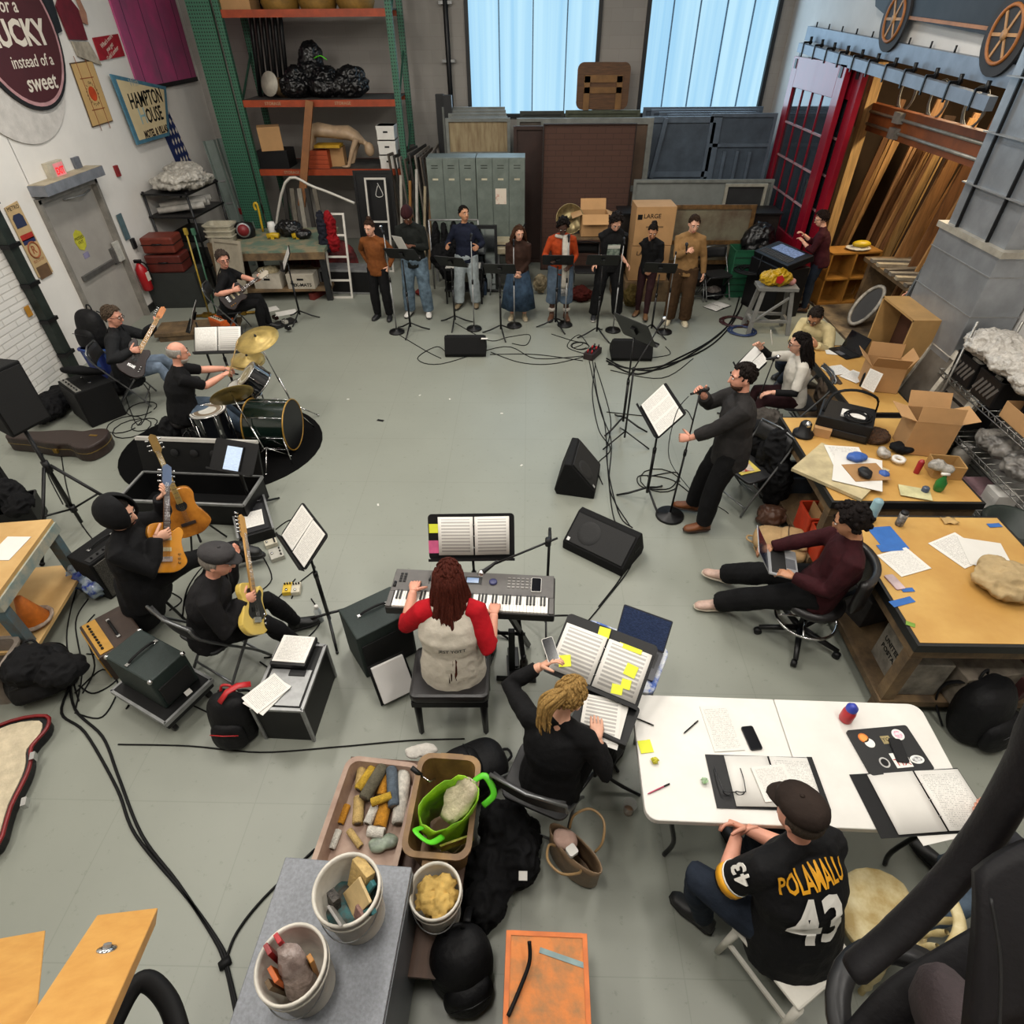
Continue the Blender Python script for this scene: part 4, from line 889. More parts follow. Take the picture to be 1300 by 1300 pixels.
# bench
r=T('piano_bench','black padded piano bench with four legs','bench',(-.52,2.56,0),radians(1));PV=mat('black_leather','#1c1a1b',.38,0,.06,20,bump=.06,bsc=80)
G().prism(rrect(.56,.44,.05),.44,.52).build('cushion',PV,r,bevel=.025);G().box((0,0,.41),(.54,.42,.06)).build('apron',BLK,r)
for x in (-.235,.235):
 for y in (-.175,.175): G().tube([(x,y,.42),(x*1.03,y*1.03,0)],[.03,.02],4).build('leg',BLK,r)
RAG=cloth('raglan_grey','#c6beb0',.06);REDS=cloth('raglan_red','#b3121f',.1)
hl_,hr_=P(525,737,.93),P(626,764,.92)
d2=person('person with long red-brown hair in a red and cream raglan shirt, playing the stage piano',(-.5,2.58,.585),2,9,s=1.0,b=1.3,hl=hl_+V((.01,-.09,-.01)),hr=hr_+V((.01,-.1,-.01)),fl=(-.68,3.05,.1),fr_=(-.3,3.02,.1),sk='pink',top=RAG,sleeve=0,hem=.12,bot=BLACKC,hair=('long','#4f2117',.74),hd=(-2,24),el=(-.5,-.3,-.9),er=(.5,-.3,-.9),pl=(0,0,-1),pr=(0,0,-1),dl=(0,1,-.1),dr=(.05,1,-.1),curl=(25,25),shoe='#1a1a1a',hunch=8)
rt=d2['root']
for S_,E_,H_,q in ((d2['SL'],d2['EL'],d2['hl'],-1),(d2['SR'],d2['ER'],d2['hr'],1)):
 g=G(d2['M0']);g.tube([S_-q*d2['r2']*.07+d2['u2']*.025,S_,S_.lerp(E_,.5),E_,E_.lerp(H_,.3)],[.075,.082,.076,.064,.058],14);g.build('sleeve',REDS,rt,remesh=.011)
wrap_text(d2,'JEST YOTT',.035,mat('print_dark','#2c2a2a',.6),.0,.02,sx=1.1,bold=.001)
g=G(d2['M0'])
# neighbours: reader with the blonde ponytail
hl_,hr_=P(688,845,1.06),P(744,925,.93)
d3=person('person with a blonde ponytail in a black top, holding a phone over the score',(.17,1.79,.5),-22,8,s=.99,b=1.1,hl=hl_,hr=hr_+V((.06,-.06,.0)),fl=(.2,2.3,.1),fr_=(.62,2.15,.1),top=BLACKC,sleeve=.92,bot=BLACKC,hair=('pony','#a8854e'),hd=(-24,26),sk='fair',dr=(.05,1,0),pr=(0,0,-1),curl=(35,8),el=(-.8,.1,-.5),er=(.3,-.5,-.9),hunch=8)
M=fr(hl_+V((.05,.06,.08)),(.8,.3,0),None,(-.2,-.5,.8));phone('white phone held up by the person with the blonde ponytail',M,.075,.15,WHITEP)
folding_chair('grey steel folding chair under the person with the blonde ponytail',(.13,1.81,0),-22,'grey steel folding chairs',seat=.47)
# her stand: a flat desk with a big score and a laptop
ms,DM=music_stand('black music stand with a near-flat desk, in front of the blonde ponytail',(.5,2.36,0),-26,.95,62,deskw=.62,deskh=.42)
binder('open score binder with yellow notes in front of the blonde ponytail',DM @ tr(0,-.02,.005),.6,.34,BLK,(SCORE,SCORE),'music_binder','sheet music')
for k,(x,y,w_,h) in enumerate(((-.04,.165,.075,.065),(.15,.13,.15,.03),(.2,.0,.075,.075),(.2,-.09,.06,.06),(.16,-.14,.07,.06),(-.21,-.1,.08,.075))):
 sheet(['yellow sticky note at the top of the left score page','long yellow sticky tab along the top of the right score page','topmost yellow sticky note down the right edge of the score','middle yellow sticky note down the right edge of the score','lowest yellow sticky note down the right edge of the score','yellow sticky note under the raised phone'][k],DM @ tr(x,y,.02+.0008*k) @ rot(0,0,radians((5,0,-4,6,10,25)[k])),w_,h,YEL,'sticky_note','sticky note')
M,w_,h=quad((700,884),(765,900),(705,955),.86)
sheet('loose score sheets under the right hand of the blonde ponytail',tr(.47,1.99,.866) @ rot(0,0,radians(-12)),.23,.3,SCORE,'score_sheet','sheet music');
sheet('lower score sheet fanned out under the hand',tr(.49,1.97,.862) @ rot(0,0,radians(-20)),.23,.3,BLANK,'score_sheet','sheet music')
ms2,DM2=music_stand('low flat black music stand holding the loose score sheets',(.5,2.02,0),-26,.845,88,deskw=.36,deskh=.3,foot=40)
# the side table with blue splatter, laptop on it
ta,tb=P(715,800,.72),P(830,850,.72)
r=T('side_table','small paint-splattered blue and white side table behind the score','table',(.66,2.58,0),radians(-26));SPL=mat('splatter_paint','#c9cdd2',.5,0,.2,9,col2='#2e56a8',lo=.42,hi=.55)
G().prism(rrect(.62,.42,.06),.68,.71).build('tabletop',SPL,r,bevel=.006)
for x in (-.26,.26):
 for y in (-.16,.16): G().tube([(x,y,.68),(x*1.02,y*1.02,0)],.014,8).build('leg',STEEL,r)
LPM=tr(.76,2.545,.715) @ rot(0,0,radians(-26));
def laptop(label,M,w_=.33,h=.23,ang=105,body=None,scr=None,kb=True):
 r=T('laptop',label,'laptop',M=M);b=body or mat('laptop_grey','#4b4c50',.4,.4,.05)
 G().prism(rrect(w_,h,.01),0,.012).build('laptop_base',b,r);G().box((0,h*.14,.0125),(w_*.86,h*.5,.003)).build('keys',KBK,r);G().box((0,-h*.28,.0125),(w_*.34,h*.32,.002)).build('trackpad',mat('pad_grey','#5a5b60',.4),r)
 M2=tr(0,h/2,.012) @ rot(radians(ang-0),0,0) @ tr(0,0,0);M2=tr(0,h/2,.012) @ rot(radians(180-ang),0,0);M2=tr(0,h/2,.012) @ rot(radians(ang) if 0 else radians(180-ang),0,0)
 g=G(M2);g.prism(rrect(w_,h,.01),-.003,.003,tr(0,h/2,0));ld=g.build('lid',b,r);G(M2).box((0,h/2+.003,.0035),(w_-.016,h-.022,.001)).build('screen',scr or SCREEN,ld);return r
SCR=mat('blue_screen','#3d4a6a',.3,0,.3,60,emit=.25,stretch=(1,8,1))
laptop('open dark laptop with a blue screen on the splattered side table',LPM,.35,.25,115,scr=SCR)
# black amplifier to the left, white binder leaning on it
a,b,c=P(431,772,.5),P(522,800,.5),P(478,742,.5)
GRN=mat('dark_green_tolex','#1c2a27',.6,0,.1,40,bump=.15,bsc=200)
amp('dark green keyboard amplifier left of the piano bench',(-1.19,3.12,0),36,.46,.36,.5,GRN,GRILL,corners=False,name='keyboard_amplifier')
tag(G().tube(spline([(0,-.05,0),(.03,0,.02),(0,.05,0),(-.03,0,.02)],4,True),.005,5,closed=True).build('cable_tie',WHITEP,loc=(-1.02,3.22,.52)),'white cable tie lying on the green amplifier','cable tie')
M=fr(P(499,862,.16),(.8,.5,0),None,(.35,-.75,.62));r=T('ring_binder','white ring binder leaning against the green amplifier','binder',M=M);G().box((0,0,0),(.26,.3,.04)).build('binder_block',mat('binder_white','#cfccc9',.6,var=.02),r,bevel=.004);G().box((.0,.0,-.026),(.3,.33,.006)).build('binder_cover',BLK,r)
bottle('dark cola bottle with a black cap beside the piano stand',P(665,855,0),.033,.24,mat('cola','#191210',.15),BLK)
r=T('plastic_cup','clear plastic cup with a little brown drink on the floor','cup',P(797,1031,0));CLEAR=mat('clear_plastic','#d8d8d6',.15,0,0,alpha=.3);G().lathe([(.03,.002),(.036,.05),(.044,.12),(.046,.122),(.04,.1),(.028,.004)],20).build('cup_wall',CLEAR,r);G().lathe([(0,.002),(.03,.003),(.033,.03),(0,.03)],18).build('drink',mat('iced_coffee','#8a6a4e',.3),r)
# purse and black coats on the floor
r=T('handbag','taupe leather handbag, open, with a pink cloth inside','handbag',P(727,1098,0),radians(-42));LEA=mat('taupe_leather','#8a7258',.5,0,.1,14,bump=.1);
g=G();g.loft([((0,0,.0),V((.17,0,0)),V((0,.07,0))),((0,0,.03),V((.185,0,0)),V((0,.085,0))),((0,0,.2),V((.19,0,0)),V((0,.075,0))),((0,0,.27),V((.2,0,0)),V((0,.065,0)))],20,caps=False);g.add([(.17*cos(2*pi*i/20),.07*sin(2*pi*i/20),.002) for i in range(20)],[tuple(range(20))]);g.build('bag_body',LEA,r,solid=.006)
for q in (-1,1): G().tube(spline([(-.1,q*.07,.25),(-.11,q*.12,.33),(-.05,q*.2,.38),(.05,q*.2,.38),(.11,q*.12,.33),(.1,q*.07,.25)],5),.008,8).build('handle',mat('tan_leather','#a5855a',.45),r)
lump('pale pink cloth stuffed in the handbag',[(P(719,1068,.25),(.07,.06,.05)),(P(712,1062,.26),(.05,.05,.04))],cloth('pale_pink','#c9a89a',.08),'scarf','cloth',seed=4)
r=T('charger','white square charger on top of the handbag','charger',P(726,1080,.3),.6);G().prism(rrect(.06,.06,.012),-.015,.015).build('charger_body',WHITEP,r)
lump('black coat heaped on the floor below the ponytail person',[(P(640,1055,.16),(.17,.2,.16)),(P(655,1090,.14),(.16,.16,.14)),(P(622,1110,.13),(.16,.2,.13)),(P(612,1150,.14),(.12,.14,.14)),(P(660,1062,.1),(.15,.13,.1))],BLACKC,'coat','coat',seed=8)
backpack('black duffel bag lying nearest the orange board',P(590,1240,0),20,.36,.3,.42,lean=-8)
sheet('small white tag on the black coat',tr(*P(664,1112,.29)),.05,.05,BLANK,'paper_tag','tag')
backpack('black backpack tipped over behind the brown tub',P(607,985,0),-60,.38,.26,.42,lie=True)
# ===== grey cabinet, tubs and buckets in the foreground =====================
GAL=mat('galvanised_top','#82858b',.42,.25,.1,60,bump=.05,bsc=120)
cx,cy=-.94,.72
r=T('metal_cabinet','grey metal cabinet with buckets on top, in the foreground','cabinet',(cx,cy,0),radians(-3));G().box((0,0,.36),(.68,1.0,.72)).build('cabinet_body',GAL,r,bevel=.006)
G().box((.342,0,.36),(.006,.96,.66)).build('door',mat('galvanised_door','#5f6266',.45,.3,.05,5),r)
r=T('low_bench','low brown wooden bench under the tubs of paint gear','bench',(-.76,1.42,0),radians(-3));BRW=mat('brown_board','#5c4334',.6,0,.1,4,stretch=(8,1,1));G().box((0,0,.28),(.86,1.16,.03)).build('bench_top',BRW,r)
for x in (-.38,.38):
 for y in (-.52,.52): G().box((x,y,.132),(.05,.05,.264)).build('leg',BRW,r)
BUCK=mat('white_bucket','#d6d0c4',.5,0,.1,7,bump=.03)
def bucket(label,p,R,h,inside,tilt=(0,0)):
 r=T('plastic_bucket',label,'bucket',p,(radians(tilt[0]),radians(tilt[1]),0));G().lathe([(R*.84,0),(R*.97,h*.93),(R*1.03,h*.93),(R*1.03,h),(R*.95,h),(R*.93,h*.93),(R*.8,.01),(0,.01)],36).build('bucket_wall',BUCK,r)
 G().lathe([(R*1.02,h*.8),(R*1.045,h*.81),(R*1.045,h*.84),(R*1.02,h*.85)],36).build('rib',BUCK,r)
 G().tube(spline([(R*1.0*cos(a),R*1.08*sin(a)-.0,h*.83-abs(sin(a))*h*.35) for a in [pi+i*pi/8 for i in range(9)]],2),.003,6).build('bail',STEEL,r)
 return r
CT=.722
b1=bucket('white bucket of sponges and scrapers, upper one on the metal cabinet',CD(444,1150,3.04),.15,.36,None);b1.location.z=CT;b1.location.x,b1.location.y=-.8,.98
b2=bucket('white bucket of brushes in plastic wrap, lower one on the metal cabinet',(-.975,.70,CT),.145,.34,None)
b3=bucket('white bucket of yellow rags behind the metal cabinet',(-.45,1.12,.296),.135,.35,None)
def stick(label,c,d,w_,h,t,m,name,cat,top=None,g2=None):
 r=T(name,label,cat,c);d=V(d).normalized();G().bar((0,0,0),d*h,w_,t,d.orthogonal()).build(name+'_body',m,r,bevel=.003)
 if top: G().bar(d*h*.6,d*h,w_*1.15,t*1.3,d.orthogonal()).build('tip',top,r)
 return r
lump('dark paint tools heaped in the upper white bucket',[((-.8+.06*cos(a),.98+.06*sin(a),CT+.15),(.075,.07,.05)) for a in (0,1.2,2.6,3.9,5.1)],mat('tool_heap','#4a4640',.7,0,.3,18,col2='#2f6f73',lo=.35,hi=.6),'paint_tools','tools',seed=3)
c1=V((-.8,.98,CT+.2))
TAN=mat('tan_sponge','#c7a86b',.8,0,.12,30,bump=.3);TEAL=mat('teal_handle','#2f6f73',.4)
stick('tan block brush in the upper white bucket',c1+V((.02,.04,.0)),(.2,.3,.8),.12,.17,.05,TAN,'block_brush','brush');stick('pale wood scraper in the upper white bucket',c1+V((-.01,-.02,.0)),(.4,.1,.6),.12,.17,.015,mat('pale_wood','#d5b985',.6,0,.08,12),'wood_scraper','scraper')
stick('teal handled brush in the upper white bucket',c1+V((.05,-.02,.06)),(.4,.3,.5),.03,.12,.025,TEAL,'paint_brush','brush');stick('second teal handled brush, deeper in the bucket',c1+V((.07,-.06,.03)),(.4,-.1,.6),.03,.12,.025,TEAL,'paint_brush','brush')
stick('clear plastic box lid standing in the upper white bucket',c1+V((-.05,-.06,-.02)),(.15,-.25,.9),.1,.26,.012,mat('frosted_plastic','#c8c4c0',.3,alpha=.65),'plastic_tray','plastic tray');stick('grey steel wool pad in the upper white bucket',c1+V((-.08,-.02,.0)),(.1,.1,.9),.06,.1,.04,mat('steel_wool','#5a5550',.6,.4,.3,60,bump=.5),'steel_wool','scouring pad')
stick('pinkish sponge at the bottom of the upper white bucket',c1+V((.05,-.07,-.03)),(.2,.2,.8),.06,.1,.05,mat('pink_sponge','#a07a72',.8,0,.2,30),'sponge','sponge')
c2=V((-.975,.70,CT+.1))
for k,(dx,dy,m,L,w_,lab) in enumerate(((-.05,.06,RED,.33,.045,'red handled wide brush at the back of the lower bucket'),(-.085,.03,mat('dark_red','#8f1417',.35),.31,.05,'dark red handled brush beside the other red one'),(-.06,-.04,mat('orange_pack','#d8691f',.5),.25,.07,'orange packet in the lower bucket'),(.085,.01,mat('amber_handle','#b5771e',.4),.28,.035,'amber handled brush at the right of the lower bucket'),(-.08,-.07,OLDW,.22,.04,'bare wooden stick at the left of the lower bucket'))):
 stick(lab,c2+V((dx*.7,dy*.7,0)),(dx,dy,.8),w_,L,.02,m,'paint_brush' if k != 2 else 'packet','brush' if k != 2 else 'packet')
PLW=mat('crinkled_plastic','#a1918a',.25,0,.2,14,col2='#6f5f59',bump=.6,bsc=30)
g=G();random.seed(2)
g.loft([(c2+V((.02,-.05,-.03)),V((.05,0,0)),V((0,.05,0))),(c2+V((.02,-.04,.1)),V((.065,.01,0)),V((0,.06,0))),(c2+V((.01,0,.24)),V((.06,0,0)),V((0,.05,0))),(c2+V((0,.03,.3)),V((.05,0,0)),V((0,.03,0)))],22);g.v=[(x+random.uniform(-.005,.005),y+random.uniform(-.005,.005),z) for x,y,z in g.v];tag(g.build('plastic_wrapped_brush',PLW),'bundle of brushes in crinkled plastic, middle of the lower bucket','wrapped brushes')
wrinkle(lump('yellowed rags stuffed in the rag bucket',[((-.45+.055*cos(a),1.12+.06*sin(a),.55+.04*(i%2)),(.06,.03+.02*(i%2),.05)) for i,a in enumerate((0,.8,1.6,2.5,3.2,3.9,4.6,5.4))]+[((-.43,1.06,.62),(.035,.075,.03)),((-.47,1.16,.61),(.07,.025,.03))],cloth('rag','#c9a75f',.12),'rags','rags',seed=6),.03,20)
# white paint tin at the frame's edge
r=T('paint_tin','round tin with a splattered white lid at the bottom edge','paint tin',(-.9,.405,CT));G().lathe([(.085,0),(.085,.2),(.09,.2),(.09,.212),(.078,.212),(.076,.2),(0,.2)],30).build('tin',mat('tin_dark','#55504a',.4,.6,.2,20),r);G().lathe([(.074,.203),(0,.206)],28).build('lid',mat('splattered_lid','#e0dcd4',.5,0,.3,22,col2='#a89a8a',lo=.3,hi=.45),r)
# tray of rollers (left) and brown tub with the green bag (right)
TUBP=mat('tray_plastic','#a8907e',.5,0,.12,6,col2='#85695a');TUBB=mat('tub_brown','#8c6b3c',.5,0,.15,5,col2='#5a3f26');TUBI=TUBB
r=T('roller_tray','shallow pinkish plastic tray full of paint rollers','tray',(-.93,1.57,.297),radians(-6));rim(G(),.46,.7,.13,taper=.9).build('tray_wall',TUBP,r)
r=T('plastic_tub','deep brown plastic tub with a green bag inside','tub',(-.46,1.58,.297),radians(-3));rim(G(),.35,.56,.32,taper=.85).build('tub_wall',TUBB,r);G().box((0,.3,.27),(.14,.05,.02)).build('tub_handle',TUBB,r);G().box((0,-.3,.27),(.14,.05,.02)).build('tub_handle',TUBB,r)
ROL={k: mat('roller_'+k,c,.9,0,.15,25,bump=.6,bsc=150) for k,c in dict(yellow='#c9a22e',tan='#c2a468',grey='#67614f',white='#ddd8cd',orange='#c98a22',blue='#56626e').items()}
def roller(label,a,b,k,rr,z):
 rr *= 1.5;a,b=P(*a,z),P(*b,z);d=b-a;t=T('paint_roller',label,'paint roller',a);G().tube([(0,0,0),d*.03,d*.97,d],[rr*.9,rr,rr,rr*.9],14).build('nap',ROL[k],t)
 G().tube([d*-.01,d*1.01],rr*.62,12).build('core',mat('roller_core','#57493a',.8),t);return t
zt=.345
for row in ((('tan roller at the left of the tray, upper',(461,970),(457,1000),'tan',.024,zt)),('mustard roller beside the grey one',(474,975),(455,1003),'yellow',.022,zt+.03),('long grey-brown roller in the tray',(487,972),(462,1014),'grey',.026,zt+.045),('orange roller under the blue one, upper',(493,980),(484,1010),'orange',.022,zt),('blue-grey roller standing out beside the white one',(497,975),(500,1024),'blue',.024,zt+.05),('long white roller with blue bands, right of the tray',(514,975),(506,1046),'white',.03,zt+.01),
 ('short mustard roller lying across the others',(471,1019),(497,1010),'yellow',.017,zt+.075),('small white roller lying beside the orange one',(476,1024),(466,1046),'white',.018,zt+.03),('fluffy orange roller at the middle of the tray',(490,1018),(482,1050),'orange',.027,zt+.01),('tan cardboard core roller at the left',(456,1012),(454,1046),'tan',.023,zt),('short white roller at the foot of the tray',(467,1055),(488,1058),'white',.022,zt+.01),('thin orange roller alone on the left',(441,1022),(432,1046),'orange',.015,zt-.02),('thin white roller in the lower left corner of the tray',(430,1054),(421,1078),'white',.015,zt-.02),('thin tan roller near the upper white bucket',(443,1054),(458,1075),'tan',.014,zt-.01)):
 roller(*row)
lump('greenish plastic wrap bunched at the foot of the tray',[(P(480,1072,.34),(.06,.05,.03)),(P(495,1068,.34),(.05,.05,.03))],mat('green_wrap','#93a08e',.35,0,.2,20),'plastic_wrap','plastic wrap',seed=9)
lump('white rag on the bench edge above the tub',[(P(540,952,.32),(.09,.05,.03)),(P(525,955,.32),(.06,.05,.025))],mat('white_rag','#cbc6be',.9,0,.1,12,bump=.3),'white_rag','rag',seed=2)
# green bag
LIME=mat('lime_bag','#8fc21c',.35,0,.15,9,col2='#5d8f1a',bump=.4,bsc=18);LIMEH=mat('lime_handle','#5ed62a',.4)
r=T('shopping_bag','lime green plastic shopping bag in the brown tub','bag',(-.44,1.53,.38),radians(20));r.scale=(1.22,1.15,1.2);random.seed(12)
g=G();g.loft([((0,0,-.03),V((.1,0,0)),V((0,.1,0))),((0,0,.06),V((.125,0,0)),V((0,.12,0))),((0,.0,.18),V((.13,0,.02)),V((0,.1,0))),((.02,0,.28),V((.15,0,.05)),V((0,.1,.02)))],24,caps=False);g.v=[(x+random.uniform(-.01,.01),y+random.uniform(-.01,.01),z+random.uniform(-.012,.012)) for x,y,z in g.v];g.build('bag_skin',LIME,r,solid=.004)
g=G();g.loft([((.05,0,.2),V((.07,0,.02)),V((0,.07,0))),((.08,.01,.26),V((.085,0,.05)),V((0,.075,.02))),((.1,.02,.3),V((.05,0,.05)),V((0,.055,0)))],18);g.v=[(x+random.uniform(-.012,.012),y+random.uniform(-.012,.012),z+random.uniform(-.008,.008)) for x,y,z in g.v];g.build('lining',mat('bag_lining','#cfc3a4',.6,0,.15,12,bump=.4),r)
for k,pts in enumerate((((-.12,-.06,.25),(-.15,-.1,.32),(-.1,-.16,.3),(-.04,-.12,.22)),((.15,.05,.3),(.21,.04,.34),(.23,-.04,.3),(.17,-.06,.26)))): G().tube(spline(pts,5),.016,8,flat=.35).build('handle',LIMEH,r)
G().box((.02,-.118,.1),(.16,.01,.06)).build('printed_band',mat('maroon_print','#6a3426',.5,0,.3,30,col2='#a8b03a'),r)
r=T('roller_tool','black handled roller frame standing in the brown tub','roller frame',P(535,985,.6));G().tube([(-.06,.03,.04),(0,0,0)],.016,10).build('grip',BLK,r);G().tube([(0,0,0),(.05,-.02,-.03),(.08,.01,-.05)],.006,8).build('wire',CHR,r)
# painted board with orange edges
r=T('painted_board','paint-scuffed brown board with orange edges at the bottom edge','board',(.13,.7,0),radians(-1));G().box((0,0,.2),(.43,.62,.4)).build('board_block',OLDW,r);G().box((0,0,.405),(.42,.61,.012)).build('board_face',mat('scuffed_brown','#8a6a42',.6,0,.3,9,col2='#d07a33',lo=.4,hi=.7,bump=.1),r)
for x in (-.2,.2): G().box((x,0,.413),(.025,.62,.006)).build('orange_edge',mat('orange_paint','#df7424',.5,0,.1,9),r)
G().box((0,.3,.413),(.375,.022,.006)).build('orange_edge',MATS['orange_paint'],r);G().box((.08,.2,.413),(.24,.025,.003),(0,0,-.25)).build('blue_stroke',mat('blue_stroke','#8ea7a8',.6),r)
cable('black strap with a loose end on the orange-edged board',[P(672,1195,.5),P(672,1222,.46),P(658,1260,.43),P(645,1290,.43)],.01,name='strap',group=None)
# ===== instruments ==========================================================
def guitar(label,o,hs,n,kind='single',body=None,guard=None,neck=None,L=.63,group=None,acoustic=False,board=None,hmat=None):
 """o: body centre, hs: a point at the headstock, n: out of the face"""
 d=(V(hs)-V(o)).normalized();M=fr(o,d,None,n);r=T('guitar' if not kind == 'bass' else 'bass_guitar',label,'guitar',M=M,group=group)
 out={'single': [(-.21,0),(-.2,.09),(-.13,.165),(-.03,.14),(.04,.12),(.11,.14),(.18,.12),(.2,.03),(.2,-.03),(.13,-.04),(.165,-.1),(.12,-.135),(.05,-.12),(-.03,-.135),(-.13,-.165),(-.2,-.09)],
   'tele': [(-.21,0),(-.2,.09),(-.13,.16),(-.03,.13),(.05,.115),(.12,.14),(.18,.115),(.19,.03),(.19,-.03),(.12,-.05),(.17,-.11),(.13,-.145),(.05,-.12),(-.03,-.135),(-.13,-.16),(-.2,-.09)],
   'bass': [(-.23,0),(-.21,.1),(-.13,.165),(-.02,.13),(.06,.11),(.16,.14),(.25,.12),(.24,.07),(.17,.035),(.17,-.035),(.2,-.09),(.15,-.125),(.06,-.12),(-.02,-.14),(-.14,-.17),(-.22,-.1)],
   'acoustic': [(-.24,0),(-.23,.1),(-.15,.195),(-.05,.165),(.02,.13),(.09,.125),(.17,.14),(.23,.1),(.24,0),(.23,-.1),(.17,-.14),(.09,-.125),(.02,-.13),(-.05,-.165),(-.15,-.195),(-.23,-.1)]}[kind]
 poly=[(p.x,p.y) for p in spline([V((x,y,0)) for x,y in out],4,True)];t=.05 if kind == 'acoustic' else .022
 g=G();g.prism(poly,-t,t);b=g.build('body',body,r,bevel=.007)
 if guard: G().prism([(x*.62+.03,y*.62-.02) for x,y in poly],t,t+.003).build('pickguard',guard,r)
 nk=neck or mat('maple_neck','#c99a58',.4,0,.08,6,stretch=(1,8,8));L2=L
 G().tube([(.12,0,t+.004),(L2,0,t+.004)],[.026,.021],8,flat=.45).build('neck',nk,r)
 fb=G().prism([(.1,-.027),(.1,.027),(L2,.021),(L2,-.021)],t+.012,t+.017).build('fretboard',board or nk,r)
 g=G();[g.box((.16+(L2-.18)*(1-.5**(k/6)),0,t+.0175),(.003,.044,.002)) for k in range(14)];o_=g.build('frets',CHR,fb);o_['kind']='stuff'
 h=G().prism([(L2,-.02),(L2+.03,-.038),(L2+.16,-.036),(L2+.185,0),(L2+.16,.03),(L2+.03,.03),(L2,.02)],t-.006,t+.01).build('headstock',hmat or nk,r)
 for k in range(4 if kind == 'bass' else 6):
  x,s_=(L2+.04+.03*k,1) if kind in ('tele','bass') else (L2+.04+.045*(k % 3),1 if k < 3 else -1);G().cyl((x,s_*.03,t),(x,s_*.055,t),.007).ell((x,s_*.06,t),(.009,.008,.006),8,6).build('tuning_peg',CHR,h)
 if kind == 'acoustic':
  G().prism(circ(.05,20),t+.001,t+.002,tr(.07,0,0)).build('sound_hole',mat('hole_black','#0c0a08',.9,var=0),r);G().box((-.11,0,t+.006),(.03,.13,.012)).build('bridge',mat('dark_wood','#2a1a12',.5),r)
 else:
  for x in ((-.02,.07) if kind != 'bass' else (-.0,)): G().box((x,0,t+.005),(.032 if kind != 'bass' else .05,.075,.01)).build('pickup',mat('pickup_cream','#d8c9a0',.4) if kind == 'single' else BLKM,r)
  G().box((-.1,0,t+.008),(.04,.085,.014)).build('bridge',CHR,r)
  for k in range(3): G().cyl((-.13+.035*k,-.1-.0*k,t),(-.13+.035*k,-.1,t+.014),.011,.009,10).build('knob',mat('knob_amber','#a5742a',.3) if kind == 'single' else CHR,r)
 g=G();[g.cyl((-.1,-.02+.008*k,t+.02),(L2+.03,-.013+.0052*k,t+.021),.0009,n=4) for k in range(6)];o_=g.build('strings',CHR,r);o_['kind']='stuff'
 return r
BURST=mat('amber_burst','#c9861d',.22,0,.12,3,col2='#8a5212',lo=.25,hi=.6,coat=.5);BUTTER=mat('butterscotch','#d8ba5c',.3,0,.05,5,coat=.4);DKR=mat('dark_burst','#1f0f0d',.3,0,.1,4,spec=.3);ROSE=mat('rosewood','#3a241a',.5,0,.1,10);SUNB=mat('sunburst_top','#b8762a',.25,0,.2,3,col2='#5a2f10',lo=.3,hi=.6,coat=.4)
def strap(d,M_,label=None,m=None):
 """guitar strap over the left shoulder"""
 rt=d['root'];b=d['base'];pts=[d['mid']-d['f2']*.15+d['r2']*.1-d['u2']*.05,d['mid']-d['f2']*.155-d['r2']*.05+d['u2']*.1,d['SL']-d['f2']*.06+d['u2']*.075+d['r2']*.03,d['SL']+d['f2']*.06+d['u2']*.05+d['r2']*.04,d['mid']+d['f2']*.15-d['r2']*.02+d['u2']*.05]
 G(tr(*(-b))).tube(spline(pts,5),.03,8,flat=.15,up=tuple(-d['f2'])).build('guitar_strap',m or BLK,rt)
# --- player in the grey newsboy cap
go,gh,gn=V((-2.06,2.97,.7)),V((-2.23,3.49,1.12)),V((.85,.2,.4))
guitar('butterscotch electric guitar held by the person in the grey newsboy cap',go,gh,gn,'tele',BUTTER,mat('guard_black','#1a1a1a',.35),L=.55)
gd=(gh-go).normalized()
d4=person('seated guitarist in a grey newsboy cap and black jacket, playing a butterscotch guitar',(-2.42,2.93,.52),-76,14,s=1.0,b=1.12,hl=go+gd*.42+gn.normalized()*-.06+V((-.05,0,-.02)),hr=go+gd*.03-gn.normalized()*-.05+V((-.08,-.05,.06)),fl=(-1.98,3.34,.1),fr_=(-1.9,3.1,.12),kl=(.7,.3,.9),kr=(.9,.1,1),top=cloth('black_jacket','#1b1a1c',.12),bot=BLACKC,hair=('cap','#3b393a','#8f877d'),hd=(-2,20),sk='pink',beard=None,el=(.2,.6,-.8),er=(-.2,-.8,-.6),pl=(-.5,0,.5),pr=(-.9,.2,-.2),dl=(.55,.25,.5),dr=(.5,.45,-.15),curl=(60,50),shoe='#141414',hunch=10,toploose=.008)
strap(d4,None);folding_chair('grey steel folding chair under the person in the newsboy cap',(-2.42,2.98,0),-28,'grey steel folding chairs',seat=.46)
